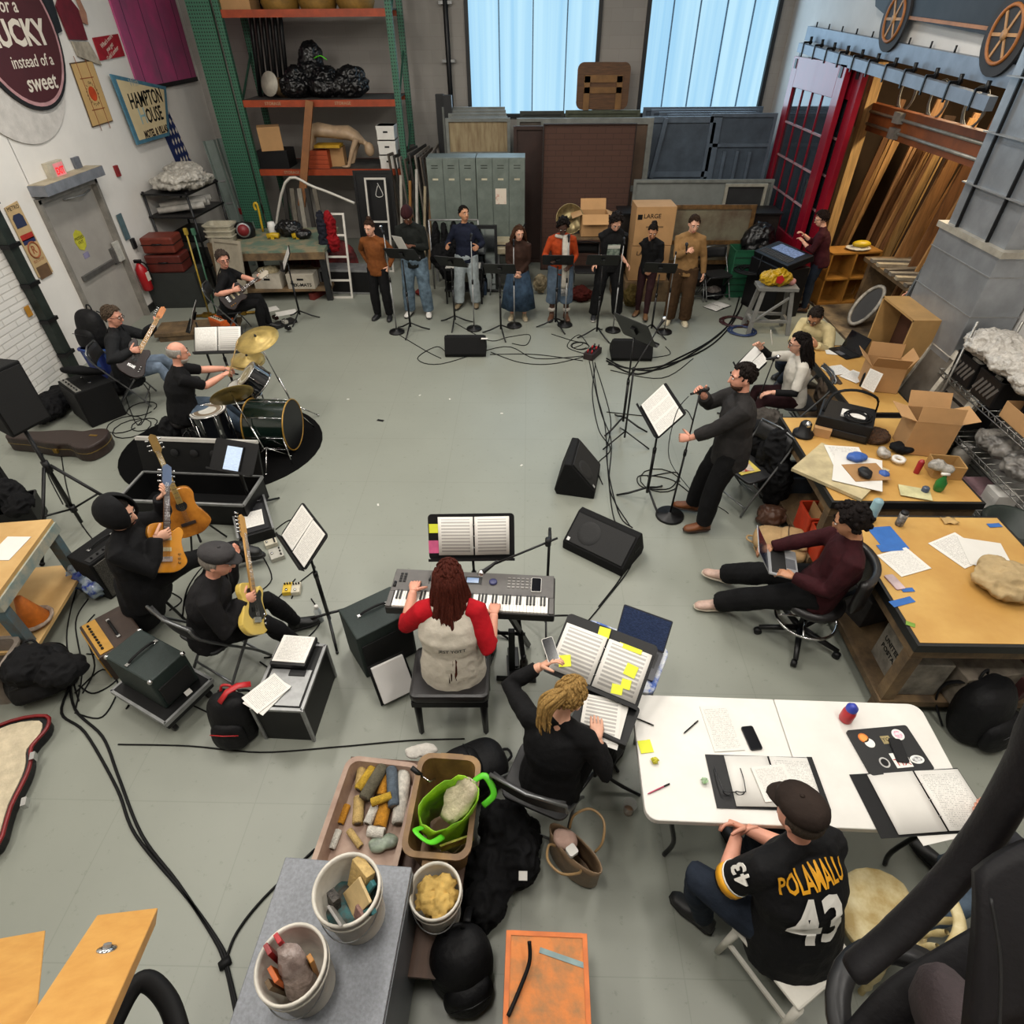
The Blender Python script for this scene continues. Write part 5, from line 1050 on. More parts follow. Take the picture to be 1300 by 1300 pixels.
# --- player in the black hood
go,gh,gn=V((-2.93,3.5,.82)),V((-2.98,3.98,1.28)),V((.75,-.35,.5))
guitar('amber electric guitar held by the person in the black hood',go,gh,gn,'single',BURST,None,mat('mahogany_neck','#7a4b25',.4),L=.5,board=ROSE,hmat=mat('headstock_blue','#5a6c8c',.3))
gd=(gh-go).normalized();HOODC=cloth('black_hoodie','#141416',.1)
d5=person('seated guitarist in a black hooded jacket, legs crossed, playing the amber guitar',(-3.2,3.42,.52),-82,6,s=1.03,b=1.15,hl=go+gd*.44+V((-.05,-.02,-.03)),hr=go+gd*.05+gn*.06+V((-.06,-.04,.06)),fl=(-2.68,4.2,.1),fr_=(-2.62,3.95,.42),kl=(.9,.5,.9),kr=(.9,.5,1.2),top=HOODC,bot=BLACKC,hair=('hood','#1a1512'),hd=(-4,12),sk='fair',beard='#241a14',el=(.2,.7,-.7),er=(-.2,-.8,-.6),pl=(-.5,0,.5),pr=(-.9,.2,-.2),dl=(.6,.1,.5),dr=(.5,.5,-.1),curl=(60,45),shoe='#141414',hem=.2,toploose=.012)
g=G(d5['M0']);o_=d5['mid']+d5['f2']*.155+d5['u2']*.02-d5['r2']*.02;g.prism([(.0,.05),(.03,.02),(.05,-.03),(.02,-.07),(-.02,-.06),(-.05,-.02),(-.03,.02)],0,.004,fr(o_,-d5['r2'],None,d5['f2']));g.build('orange_shirt_print',mat('orange_print','#d8701f',.6,0,.2,20),d5['root'])
g=G(d5['M0']);g.loft([(d5['hip']-d5['f']*.04+V((0,0,.05)),d5['r']*.2,d5['f']*.15),(d5['hip']-d5['f']*.08+V((0,0,-.2)),d5['r']*.22,d5['f']*.16),(d5['hip']-d5['f']*.1+V((0,-.03,-.42)),d5['r']*.2,d5['f']*.14),(d5['hip']-d5['f']*.1+V((0,-.04,-.47)),d5['r']*.14,d5['f']*.09)],18);g.build('coat_tail',HOODC,d5['root'])
r=T('stool','black round stool under the person in the black hood','stool',(-3.22,3.42,0));G().lathe([(.17,.42),(.18,.44),(.17,.47),(0,.475)],24).build('seat',BLK,r)
for k in range(3): a=2.1*k;G().cyl((.05*cos(a),.05*sin(a),.42),(.2*cos(a),.2*sin(a),0),.012).build('leg',BLKM,r)
# --- acoustic guitar on its stand behind them
go=V((-3.28,4.35,.48));guitar('sunburst acoustic guitar on a stand behind the person in the hood',go,go+V((-.16,.25,.75)),V((.55,-.75,.35)),'acoustic',SUNB,None,mat('gold_neck','#8a6c36',.35),L=.6,board=mat('gold_board','#a58848',.35))
r=T('guitar_stand','black guitar stand under the sunburst acoustic guitar','stand',go+V((0,0,-.48)))
for k in range(3): a=.4+2.1*k;G().tube([(0,.08,.42),(.22*cos(a),.08+.22*sin(a),.01)],.01,8).build('leg',BLKM,r)
G().tube([(-.12,-.12,.2),(0,.05,.24),(.12,-.12,.2)],.012,8).build('cradle',RUB,r)
# --- long black flight case behind, open
r=T('flight_case','long open black flight case with metal edges, between the guitarists and the drums','case',(-3.55,4.98,0),radians(-3));FC=mat('case_black','#101011',.5,0,.1,20,spec=.3)
g=G();w_,dd,hh=1.35,.5,.28
g.box((0,0,.012),(w_,dd,.024))
for q in (-1,1): g.box((q*(w_/2-.01),0,hh/2),(.02,dd,hh));g.box((0,q*(dd/2-.01),hh/2),(w_,.02,hh))
g.build('case_body',FC,r)
for q in (-1,1): G().box((0,q*dd/2,hh),(w_,.025,.025)).build('metal_edge',STEEL,r);G().box((q*w_/2,0,hh),(.025,dd,.025)).build('metal_edge',STEEL,r)
g=G(tr(0,dd/2+.02,hh) @ rot(radians(75),0,0));g.box((0,.19,0),(w_,.38,.03));ld=g.build('lid',FC,r);G(tr(0,dd/2+.02,hh) @ rot(radians(75),0,0)).box((0,.38,0),(w_,.035,.05)).build('metal_edge',mat('pale_metal','#c9c6bf',.35,.2,.05),ld)
for k in range(5): G(tr(0,dd/2+.005,hh) @ rot(radians(75),0,0)).lathe([(.045,.0),(.04,.012),(0,.012)],16,(-.48+.22*k,.24,.016)).build('foam_cutout',mat('foam_black','#0d0d0e',.95,var=0),ld)
r=T('pedal_case','small open pedal case with a white page, right of the acoustic guitar','case',(-2.86,4.72,0),radians(-62));G().box((0,0,.06),(.62,.34,.12)).build('case_body',FC,r,bevel=.008)
for q in (-1,1): G().box((0,q*.17,.12),(.62,.02,.02)).build('metal_edge',STEEL,r)
G().box((.05,0,.124),(.45,.27,.006)).build('lining',mat('lining_dark','#242427',.9),r)
sheet('white text page lying in the small pedal case',tr(-2.82,4.66,.13) @ rot(0,0,radians(-65)),.26,.2,PAGE)
# --- drum kit
tag(G().prism([(1.22*cos(a)*(1.0),1.05*sin(a)) for a in [i*2*pi/40 for i in range(40)]],0,.008).build('drum_rug',mat('rug_black','#080808',.95,0,.1,40,spec=.1),loc=(-3.78,6.2,0)),'round black rug under the drum kit','rug')
DB=mat('drum_black','#14161a',.15,0,.05,5,coat=.6);HEADW=mat('drum_head','#d9d6cd',.5,0,.1,5);DGRN=mat('drum_green','#12201a',.18,0,.1,5,coat=.6)
def drum(label,c,ax,R,L,name='drum',head=None,shell=None,hoop=None,lugs=8,legs=0,inner=None,group='drums of the black kit',floor=False):
 """c: centre of the playing head, ax: unit vector from head into the shell"""
 ax=V(ax).normalized();M=fr(c,ax.orthogonal(),None,-ax);r=T(name,label,'drum',M=M,group=group);h=hoop or CHR
 G().lathe([(R,-L),(R,-.01)],36).build('shell',shell or DB,r)
 hd=G().lathe([(R*.98,0),(0,.002)],36).build('drum_head',head or HEADW,r)
 if inner: [G().lathe([(b,.003),(a_,.0032)],36).build('head_ring',mm,hd) for a_,b,mm in inner]
 G().lathe([(R*.98,-L),(0,-L-.001)],36).build('bottom_head',HEADW if not floor else BLK,r)
 G().tube([(R*1.02*cos(a),R*1.02*sin(a),-.004) for a in [i*2*pi/40 for i in range(40)]],.009,6,closed=True).build('hoop',h,r);G().tube([(R*1.02*cos(a),R*1.02*sin(a),-L+.004) for a in [i*2*pi/40 for i in range(40)]],.009,6,closed=True).build('hoop',h,r)
 for k in range(lugs): a=2*pi*k/lugs;G().cyl((R*1.03*cos(a),R*1.03*sin(a),-.01),(R*1.03*cos(a),R*1.03*sin(a),-L+.01),.004,n=6).box((R*1.03*cos(a),R*1.03*sin(a),-L/2),(.02,.02,min(.06,L*.5)),(0,0,a)).build('lug',CHR,r)
 return r
bax=V((-.99,.03,0)).normalized()       # from the front head back towards the drummer
bc=V((-2.82,6.2,.32));
drum('large black bass drum with a gold front hoop, lying on the rug',bc,bax,.3,.5,'bass_drum',BLK,DGRN,mat('gold_hoop','#b08636',.3,.3,.1),8,floor=True)
for q in (-1,1):
 s_=bax.cross(V((0,0,1)))*q;tag(G().tube([bc+bax*.05+s_*.26+V((0,0,.05)),bc+s_*.42-bax*.06+V((0,0,-.29))],.008,8).build('drum_spur',CHR),['slim chrome spur on the far side of the bass drum','slim chrome spur on the near side of the bass drum'][q > 0],'spur','bass drum spurs')
RG=[(.155,.135,mat('ring_grey','#55504b',.5,var=.05))]
ft=drum('black floor tom with a ringed white head, nearest the drummer',(-3.72,6.05,.6),V((.05,-.06,-1)),.2,.42,'floor_tom',inner=[(.175,.165,mat('ring_black','#26241f',.5)),(.15,.1,mat('ring_tan','#7a6a56',.5,var=.05))])
for k in range(3): a=2.1*k+.4;G().cyl((.215*cos(a),.215*sin(a),-.1),(.225*cos(a),.225*sin(a),-.57),.007).build('leg',CHR,ft)
sn=drum('white-headed snare drum in the middle of the kit',(-3.5,6.62,.63),V((.0,.06,-1)),.18,.14,'snare_drum',shell=DB)
drum('black rack tom tilted over the bass drum',(-3.36,6.5,.84),V((.55,.2,-.65)),.165,.22,'rack_tom',inner=[(.15,.13,mat('ring_cream','#a89c78',.5)),(.1,.02,mat('ring_cream','#a89c78',.5))])
def stand3(label,p,h,top,spread=.24,name='cymbal_stand',m=None,cat='stand',group='chrome drum hardware stands'):
 r=T(name,label,cat,p,0,group);m=m or CHR;t=V(top)-V(p)
 for k in range(3): a=.6+2.1*k;G().tube([(0,0,h*.32),(spread*cos(a),spread*sin(a),.012)],.008,6).ell((spread*cos(a),spread*sin(a),.012),(.014,.014,.012),8,6).build('leg',m,r)
 G().cyl((0,0,.06),(t.x*.5,t.y*.5,t.z*.55),.011).build('lower_tube',m,r);G().cyl((t.x*.5,t.y*.5,t.z*.5),t,.008).build('upper_tube',m,r);return r
stand3('chrome stand under the snare drum',(-3.5,6.62,.008),.4,(-3.5,6.62,.47))
def cymbal(label,c,n,R,group='brass cymbals'):
 n=V(n).normalized();M=fr(c,n.orthogonal(),None,n);r=T('cymbal',label,'cymbal',M=M,group=group)
 G().lathe([(R,-.022),(R*.6,-.008),(R*.25,.003),(R*.2,.012),(R*.1,.026),(.008,.03)],40).build('cymbal_disc',MATS.get('cymbal_brass') or mat('cymbal_brass','#b39a58',.42,.45,.12,9,bump=.05,bsc=60),r,solid=-.002)
 G().cyl((0,0,.02),(0,0,.06),.006).lathe([(.014,.03),(.014,.045),(0,.05)],10).build('wing_nut',BLKM,r)
for lb,c,n,R,b in (('large ride cymbal, rightmost and topmost of the kit',(-3.2,6.7,1.2),(-.1,-.25,1),.26,(-2.98,6.8,.008)),('hi-hat cymbal beside the open sheet music',(-3.46,6.85,.88),(.05,-.1,1),.2,(-3.42,6.9,.008)),('crash cymbal seen nearly edge-on over the floor tom',(-3.33,5.98,.86),(-.42,.62,.66),.24,(-3.05,5.83,.008))):
 cymbal(lb,c,n,R);stand3({'l': 'chrome stand of the large ride cymbal','h': 'chrome stand of the hi-hat','c': 'chrome stand of the crash cymbal'}[lb[0]],b,.7,V(c)-V((0,0,.01)))
cymbal('lower hi-hat cymbal just under the upper one',(-3.46,6.85,.845),(.05,-.1,1),.2)
# drummer
d6=person('drummer with a bald grey crown in a black t-shirt, back half turned, holding drumsticks',(-4.05,6.12,.56),-58,10,s=1.0,b=1.25,hl=(-3.66,6.68,.82),hr=(-3.6,6.42,.86),fl=(-3.72,6.72,.1),fr_=(-3.45,6.3,.1),top=BLACKC,sleeve=.45,bot=DENIM,hair=None,hd=(4,12),sk='pink',beard='#b8b2aa',el=(-.3,.1,-.9),er=(-.1,-.7,-.7),pl=(0,0,-1),pr=(0,0,-1),curl=(75,75),hunch=6,shoe='#2a2a2c')
g=G(d6['M0']);g.grid(24,5,lambda i,j: (lambda a,e_: (.0785*cos(e_)*sin(a),-.012+.1005*cos(e_)*cos(a),.025+.096*sin(e_)))(radians(75+210*i),radians(-35+55*j)),d6['HM']);g.build('hair_fringe',hair_mat('#a8a29a'),d6['root'],solid=.005)
for lb,a,d_ in (('pale drumstick raised in the right hand of the drummer',d6['hr']+V((.07,.05,.02)),V((.12,.2,.32))),('drumstick held low over the snare drum',d6['hl']+V((.06,.03,.0)),V((.3,-.02,-.05)))): tag(G().tube([a-d_*.15,a+d_*.85,a+d_],[.008,.007,.004],8).build('drumstick',mat('hickory','#d1b077',.5)),lb,'drumstick')
r=T('drum_throne','black round drum stool under the drummer','stool',(-4.08,6.1,.008));G().lathe([(.16,.4),(.18,.43),(.17,.49),(0,.5)],26).build('seat',PV,r);G().cyl((0,0,.1),(0,0,.42),.02).build('post',CHR,r)
for k in range(3): a=1+2.1*k;G().tube([(0,0,.3),(.26*cos(a),.26*sin(a),.012)],.01,8).build('leg',CHR,r)
lump('black jacket hanging over the drum stool',[((-4.22,5.98,.36),(.1,.14,.2)),((-4.2,5.92,.2),(.08,.12,.18))],BLACKC,'jacket','jacket',seed=4)
ms,DM=music_stand('black music stand with an open score in front of the drummer',(-3.98,7.28,0),4,.92,42,deskw=.62,deskh=.36);binder('open score on the drummer stand, beyond the hi-hat',DM @ tr(0,.01,.004),.6,.33,BLK,(PAGE,SCORE),'music_binder','sheet music')
# tablet stand
ms,DM=music_stand('black music stand holding a lit tablet beside the drum rug',(-2.92,4.9,0),-14,PY(313,580,4.9).z,45,foot=-20);
r=T('tablet','lit tablet showing a page of music on the black stand','tablet',M=DM @ tr(.0,-.02,.006) @ rot(0,0,radians(0)));G().prism(rrect(.2,.27,.012),0,.008).build('tablet_case',BLK,r);G().box((0,0,.0085),(.175,.24,.001)).build('tablet_screen',mat('tablet_lit','#b9cbe6',.2,0,.15,40,emit=.55,stretch=(1,9,1)),r)
# --- bassist
go,gh,gn=V((-5.08,7.12,.72)),V((-4.84,7.78,1.16)),V((.62,-.6,.5))
guitar('dark bass guitar with a maple neck held by the person beside the blue bin',go,gh,gn,'bass',DKR,mat('guard_dark','#241815',.4,var=.05,spec=.25),L=.64,hmat=mat('orange_maple','#c97830',.35))
gd=(gh-go).normalized()
d7=person('seated bassist in a dark jacket, dark glasses and pale jeans beside the blue bin',(-5.38,7.32,.5),-72,6,s=1.02,b=1.15,hl=go+gd*.56+V((-.04,.02,-.05)),hr=go+gd*.08+gn*.06+V((-.06,-.03,.05)),fl=(-4.98,7.85,.1),fr_=(-4.86,7.42,.1),top=cloth('charcoal_jacket','#1f2022',.12),bot=LDENIM if 0 else cloth('mid_denim','#7f8fa3',.15),hair=('wave','#57493c'),hd=(-14,14),sk='pink',glasses='#2a1416',el=(.3,.6,-.8),er=(-.2,-.8,-.6),pl=(-.5,0,.5),pr=(-.9,.2,-.2),dl=(.5,.2,.5),dr=(.5,.5,-.1),curl=(60,45),toploose=.01,hem=.2)
strap(d7,None);folding_chair('grey steel folding chair under the bassist',(-5.42,7.31,0),-72,'grey steel folding chairs',seat=.44)
ms,DM=music_stand('black music stand seen edge-on in front of the bassist',(-4.62,8.02,0),-72,.95,25);sheet('white pages on the bassist stand',DM @ tr(0,0,.004),.44,.29,PAGE,'sheet_music','sheet music')
# --- guitarist at the back beside the bench
go,gh,gn=V((-4.62,9.34,.74)),V((-4.18,9.62,.98)),V((.45,-.75,.5))
guitar('dark red electric guitar held by the person by the cluttered bench',go,gh,gn,'single',DKR,None,L=.48,board=ROSE,hmat=mat('headstock_pale','#b9ad9a',.4))
gd=(gh-go).normalized()
d8=person('seated guitarist in a black t-shirt and glasses beside the cluttered bench',(-4.84,9.62,.5),-75,6,s=1.03,b=1.15,hl=go+gd*.44+V((-.02,.06,-.05)),hr=go+gd*.08+gn*.06+V((-.05,-.05,.04)),fl=(-4.38,9.8,.1),fr_=(-4.42,9.58,.1),top=BLACKC,sleeve=.48,bot=BLACKC,hair=('wave','#4a3f38'),hd=(-62,12),sk='pink',glasses='#4a2420',el=(.4,.4,-.8),er=(-.3,-.7,-.6),pl=(-.3,.4,.5),pr=(-.7,.4,-.3),dl=(.6,-.2,.4),dr=(.5,.4,.1),curl=(60,45),shoe='#101011')
strap(d8,None,m=mat('strap_brown','#3a2a22',.7));folding_chair('steel folding chair under the guitarist by the bench',(-4.88,9.61,0),-75,'grey steel folding chairs',seat=.44)
g=G(d8['M0']);g.loft([(d8['hip']-d8['f']*.06+V((0,0,.12)),d8['r']*.2,d8['f']*.1),(d8['hip']-d8['f']*.1+V((0,0,-.2)),d8['r']*.24,d8['f']*.1),(d8['hip']-d8['f']*.1+V((0,0,-.42)),d8['r']*.2,d8['f']*.08)],16);g.build('hanging_jacket',BLACKC,d8['root'])
ms,DM=music_stand('black music stand turned away, right of the guitarist by the bench',(-3.98,10.2,0),-70+180-180,1.05,30)
sheet('white page on the stand right of the guitarist by the bench',DM @ tr(0,0,.004),.4,.28,PAGE,'sheet_music','sheet music')
# ===== amplifiers, pedals, cables on the left ===============================
ORG=mat('orange_tolex','#d9601a',.5,0,.1,30,bump=.1,bsc=200);YAMP=mat('amber_panel','#b98a36',.5,0,.08,10);BRN=mat('brown_case','#3b2c24',.6,0,.1,14)
amp('bright orange guitar amplifier behind the cymbals',P(288,428,0),-35,.36,.24,.34,ORG,mat('orange_grille','#b5531a',.8),mat('cream_panel','#d8cdb5',.5),paneltop=True,corners=False,knobs=5)
amp('black combo amplifier with a row of white knobs beside the person in the hood',(-3.86,3.93,0),68,.5,.3,.45,CARP,mat('silver_grille','#55524c',.8,0,.3,160,kind='voronoi'),mat('dark_panel','#1f1f20',.5),paneltop=True,corners=False,knobs=7)
amp('wedge-shaped brown and amber acoustic amplifier on the floor',(-3.37,3.06,0),-42,.46,.34,.3,BRN,YAMP,YAMP,paneltop=True,corners=False,knobs=9)
G().box((0,-.1,.304),(.42,.1,.008)).build('amber_strip',YAMP,COL.objects[[o.name for o in COL.objects if o.name.startswith('guitar_amplifier')][-1]])
r=amp('dark green amplifier with chrome corners on a wheeled dolly',(-2.8,2.655,.2),64,.3,.5,.33,GRN,GRILL,None,corners=True)
dol=T('equipment_dolly','black wheeled dolly under the dark green amplifier','dolly',(-2.78,2.62,0),radians(64));G().box((0,0,.15),(.42,.6,.09)).build('dolly_tray',FC,dol,bevel=.01)
for q in (-1,1): G().box((q*.21,0,.18),(.02,.61,.04)).build('rail',STEEL,dol);G().box((0,q*.3,.18),(.43,.02,.04)).build('rail',STEEL,dol)
for x in (-.16,.16):
 for y in (-.24,.24): G().cyl((x-.015,y,.045),(x+.015,y,.045),.045).box((x,y,.09),(.05,.04,.03)).build('caster',BLKM,dol)
sheet('white label hanging from the dolly corner',tr(*P(240,880,.2)) @ rot(radians(50),0,radians(60)),.05,.06,BLANK,'paper_tag','tag')
backpack('black backpack with a bright red strap, beside the rack case',P(303,935,0),0,.34,.22,.44,lean=-10,accent=RED)
r=T('luggage_strap','bright red luggage strap on top of the black backpack','strap',P(298,885,.42));G().tube([(-.08,-.06,.02),(-.04,0,.06),(.02,.05,.065),(.09,.09,.03)],.025,8,flat=.3).build('webbing',RED,r)
r=T('rack_case','black rack case with papers on top, beside the backpack','case',(-1.72,2.58,0),radians(-2));G().box((0,0,.2),(.36,.56,.4)).build('case_body',FC,r,bevel=.006);
for x in (-1,1):
 for y in (-1,1): G().box((x*.18,y*.28,.2),(.022,.022,.41)).build('metal_edge',STEEL,r)
for y in (-1,1): G().box((0,y*.28,.4),(.36,.022,.022)).build('metal_edge',STEEL,r)
for x in (-1,1): G().box((x*.18,0,.4),(.022,.56,.022)).build('metal_edge',STEEL,r)
G().box((0,-.1,.404),(.3,.3,.006)).build('rack_face',STEEL,r);G().box((.05,.02,.41),(.12,.05,.01)).build('rack_unit',BLK,r)
r=T('ring_binder','white page clipped on a black binder, far end of the rack case','binder',(-1.74,2.77,.415),radians(-4));G().box((0,0,.02),(.27,.27,.04)).build('binder_block',BLK,r,bevel=.004);G().box((0,.01,.042),(.25,.24,.004)).build('page',PAGE,r)
sheet('fanned white pages at the near end of the rack case',tr(-1.84,2.42,.418) @ rot(0,0,radians(-38)),.2,.27,PAGE);sheet('second page under the fanned pages on the rack case',tr(-1.83,2.41,.412) @ rot(0,0,radians(-28)),.2,.27,BLANK)
ms,DM=music_stand('black music stand with two pages, right of the person in the newsboy cap',P(420,800,0),-118+180-0,1.1,32) if 0 else music_stand('black music stand with two pages, right of the person in the newsboy cap',P(421,795,0),-52,1.08,46,foot=15)
sheet('left white page on the stand right of the newsboy cap',DM @ tr(-.115,.0,.004),.22,.3,PAGE,'sheet_music','sheet music');sheet('right white page on the stand right of the newsboy cap',DM @ tr(.115,-.0,.0045) @ rot(0,0,.03),.22,.3,PAGE,'sheet_music','sheet music')
def pedal(label,p,rz,w_,d,m,k=3,name='effect_pedal'):
 r=T(name,label,'effects pedal',p,radians(rz),'guitar effects pedals');G().box((0,0,.025),(w_,d,.05)).build('enclosure',m,r,bevel=.005);G().cyl((0,-d*.3,.05),(0,-d*.3,.065),.011).build('footswitch',CHR,r)
 for i in range(k): G().cyl((-w_*.3+w_*.6*i/max(1,k-1),d*.3,.05),(-w_*.3+w_*.6*i/max(1,k-1),d*.3,.066),.008).build('knob',BLK,r)
SIL=mat('pedal_silver','#b5b2a8',.4,.3,.1)
pedal('black and gold effects pedal at the top of the row',P(338,680,0),-60,.09,.13,mat('pedal_gold','#6a5624',.4,.2,.3,40,col2='#1a1a1a'));pedal('cream effects pedal in the middle of the row',P(345,692,0),-60,.09,.12,mat('pedal_cream','#cfc8b4',.4));pedal('silver effects pedal at the foot of the row',P(352,706,0),-60,.16,.13,SIL)
pedal('yellow effects pedal by the foot of the newsboy cap guitarist',P(366,750,0),10,.08,.13,mat('pedal_yellow','#d8b31f',.4));pedal('cream effects pedal beside the yellow one',P(377,750,0),10,.08,.13,mat('pedal_cream','#cfc8b4',.4))
r=bottle('clear plastic water bottle by the music stand base',P(407,788,0),.032,.2,mat('clear_bottle','#c9d3d8',.1,0,0,alpha=.45),WHITEP)
pedal('long black pedal board at the feet of the guitarist by the bench',P(358,413,0),50,.5,.2,mat('board_black','#151517',.5),8,'pedal_board')
for k,(px,py,m) in enumerate(((350,405,DKR),(362,410,SIL),(366,418,BLK))): pedal(['dark red effects pedal on the long board','silver effects pedal on the long board','black effects pedal on the long board'][k],P(px,py,.05)+V((0,0,0)),50,.07,.11,m)
sheet('white page on the floor left of the pedal board',quad((332,391),(346,388),(330,400),.002)[0],.3,.22,BLANK);sheet('white page with a black strip on the floor behind the pedal board',quad((350,395),(372,391),(346,405),.002)[0],.36,.22,BLANK)
# loudspeaker on tripod
def tripod_speaker(label,lab2,p,h,face):
 r=T('speaker_stand',lab2,'speaker stand',p);c=BLKM
 G().cyl((0,0,.1),(0,0,h),.018).build('pole',c,r);G().cyl((0,0,.75),(0,0,.87),.032).build('collar',BLK,r);G().cyl((0,0,.25),(0,0,.32),.032).build('lower_collar',BLK,r)
 for k in range(3): a=.3+2.1*k;d=V((cos(a),sin(a),0));lg=G().tube([d*.03+V((0,0,.82)),d*.55+V((0,0,.02))],.016,8).build('leg',c,r);G().tube([V((0,0,.28)),d*.3+V((0,0,.42))],.011,8).build('brace',c,r);G().ell(tuple(d*.55+V((0,0,.02))),(.025,.025,.02),8,6).build('rubber_foot',RUB,lg)
 s_=T('loudspeaker',label,'speaker',V(p)+V((0,0,h-.02)),radians(face));pr=[(-.19,-.16),(.19,-.16),(.13,.19),(-.13,.19)]
 G().prism(pr,0,.58).build('cabinet',CARP,s_,bevel=.012);G().box((0,-.163,.29),(.34,.012,.52)).build('grille',GRILL,s_);G().cyl((-.0,0,-.06),(0,0,0),.022).build('pole_socket',BLK,s_)
 for x in (-.0,): G().box((x,.02,.582),(.16,.07,.008)).build('handle',mat('recess','#0d0d0e',.9,var=0),s_)
 G().box((-.06,.1,.59),(.04,.03,.03)).build('bracket',STEEL,s_);return s_
tripod_speaker('black loudspeaker on a tripod by the painted brick wall','black tripod stand under the loudspeaker',(-4.62,4.62,0),1.3,70)
amp('black bass amplifier on the floor by the door',(-5.75,6.95,0),-38,.55,.45,.5,CARP,GRILL,mat('silver_panel','#a5a49e',.4,.4,.2,40),paneltop=True,corners=False,knobs=6)
lump('crumpled black cloth behind the bass amplifier',[((-6.2,7.3,.14),(.4,.2,.14)),((-6.35,6.9,.16),(.2,.4,.16)),((-5.9,7.55,.1),(.3,.15,.1))],BLACKC,'black_cloth','cloth',seed=3)
# brown guitar case
r=T('guitar_case','dark brown hard guitar case lying under the loudspeaker','guitar case',(-5.75,6.1,0),radians(-4));BRC=mat('case_brown','#2f211c',.5,0,.1,20)
out=[(-.62,.07),(-.3,.1),(-.05,.15),(.1,.16),(.25,.15),(.4,.22),(.55,.2),(.62,0),(.55,-.2),(.4,-.22),(.25,-.15),(.1,-.16),(-.05,-.15),(-.3,-.1),(-.62,-.07)];po=[(p.x,p.y) for p in spline([V((*q,0)) for q in out],3,True)]
G().prism(po,0,.2).build('case_body',BRC,r,bevel=.02);G().prism([(x*1.005,y*1.012) for x,y in po],.11,.12).build('seam_trim',mat('gold_trim','#8a7440',.4,.5),r)
for x in (.1,.45): G().box((x,-.2,.12),(.05,.03,.05)).build('latch',GOLD,r)
G().box((.45,.05,.202),(.1,.03,.004)).build('gold_badge',GOLD,r)
# the blue recycling bin and bag on it
r=T('recycling_bin','blue plastic recycling bin behind the bassist','bin',(-5.95,7.75,0),radians(-20));rim(G(),.42,.36,.62,taper=.8).build('bin_body',mat('bin_blue','#24357f',.45,0,.1,6),r)
g=G();random.seed(5);g.loft([((0,0,.4),V((.22,0,0)),V((0,.19,0))),((0,0,.56),V((.25,0,0)),V((0,.22,0))),((0,0,.64),V((.23,0,0)),V((0,.2,0)))],26,caps=False);g.v=[(x+random.uniform(-.014,.014),y+random.uniform(-.014,.014),z) for x,y,z in g.v];g.build('bin_liner',mat('liner_blue','#3f66b4',.3,0,.15,14,bump=.4),r)
backpack('black shoulder bag piled on the blue recycling bin',(-6.0,7.8,.6),-20,.44,.3,.5,lean=-6)
# long black gig bag behind the bassist
tag(G().tube([(-5.75,6.75,.75),(-5.7,6.95,.65),(-5.55,7.1,.55)],[.1,.16,.08],10,flat=.4).build('gig_bag',BLACKC),'flat black gig bag behind the chair of the bassist','gig bag')
# milk crate with black bags on the far left
r=T('milk_crate','black plastic crate at the left edge of the frame','crate',(-5.3,4.7,0),radians(25));g=G();rim(g,.36,.36,.28,taper=.97,r=.02,lip=.005).build('crate_body',BLK,r)
lump('black bag stuffed in the crate at the left edge',[((-5.4,4.75,.34),(.2,.18,.16)),((-5.2,4.65,.3),(.14,.14,.1))],BLACKC,'black_bag','bag',seed=6)
r=T('dark_board','dark panel standing at the left edge beyond the crate','panel',(-5.95,5.1,0),.3);G().box((0,0,.3),(.5,.06,.6)).build('panel_body',BLK,r)
# workbench at the left edge
r=T('workbench','paint-stained workbench with a tilted plywood top at the left edge','workbench',(-4.45,3.35,0),radians(8));G().box((0,0,.76),(.8,.95,.05)).build('benchtop',PLY,r);G().box((.39,0,.7),(.05,.95,.1)).build('apron',mat('old_white','#b5a890',.7,0,.2,9,col2='#7a8a86'),r)
for x in (-.35,.35):
 for y in (-.42,.42): G().box((x,y,.34),(.08,.08,.68)).build('leg',mat('teal_brown','#5a5248',.7,0,.2,9,col2='#4a6670'),r)
G().box((0,0,.2),(.86,1.0,.03)).build('lower_shelf',PLY,r)
sheet('white page on the tilted top at the left edge',tr(-4.25,3.5,.787),.2,.28,BLANK);
r=T('traffic_cone','dirty orange traffic cone wrapped in cord under the left bench','cone',(-4.12,3.2,.217));G().lathe([(.11,0),(.115,.02),(.03,.3),(.02,.31),(0,.31)],24).build('cone_body',mat('cone_orange','#d3721f',.6,0,.15,9),r)
coil('coil of grubby white cord round the orange cone',(-4.12,3.2,.24),.13,5,.012,mat('grubby_cord','#a59180',.8,0,.15,20),'cord_coil',spread=.06)
lump('clear plastic bag of blue bottles behind the left bench',[((-4.1,3.85,.16),(.18,.16,.16)),((-3.93,3.72,.12),(.12,.12,.12))],mat('bag_of_bottles','#8f9da6',.25,0,.3,12,col2='#2a3f8f',lo=.4,hi=.55),'plastic_bag','plastic bag',seed=7)
r=T('storage_bin','greyish plastic bin at the left edge under the bench','bin',(-4.2,2.72,0),.1);rim(G(),.4,.4,.35).build('bin_wall',mat('grey_bin','#8f8378',.5,0,.15,7),r)
backpack('large black backpack on the floor by the left bench',P(62,880,0),30,.5,.3,.4,lean=-30,lie=False);lump('black bag slumped on top of the large backpack',[(P(40,845,.3),(.2,.18,.14)),(P(75,850,.3),(.2,.15,.1))],BLACKC,'black_bag','bag',seed=11)
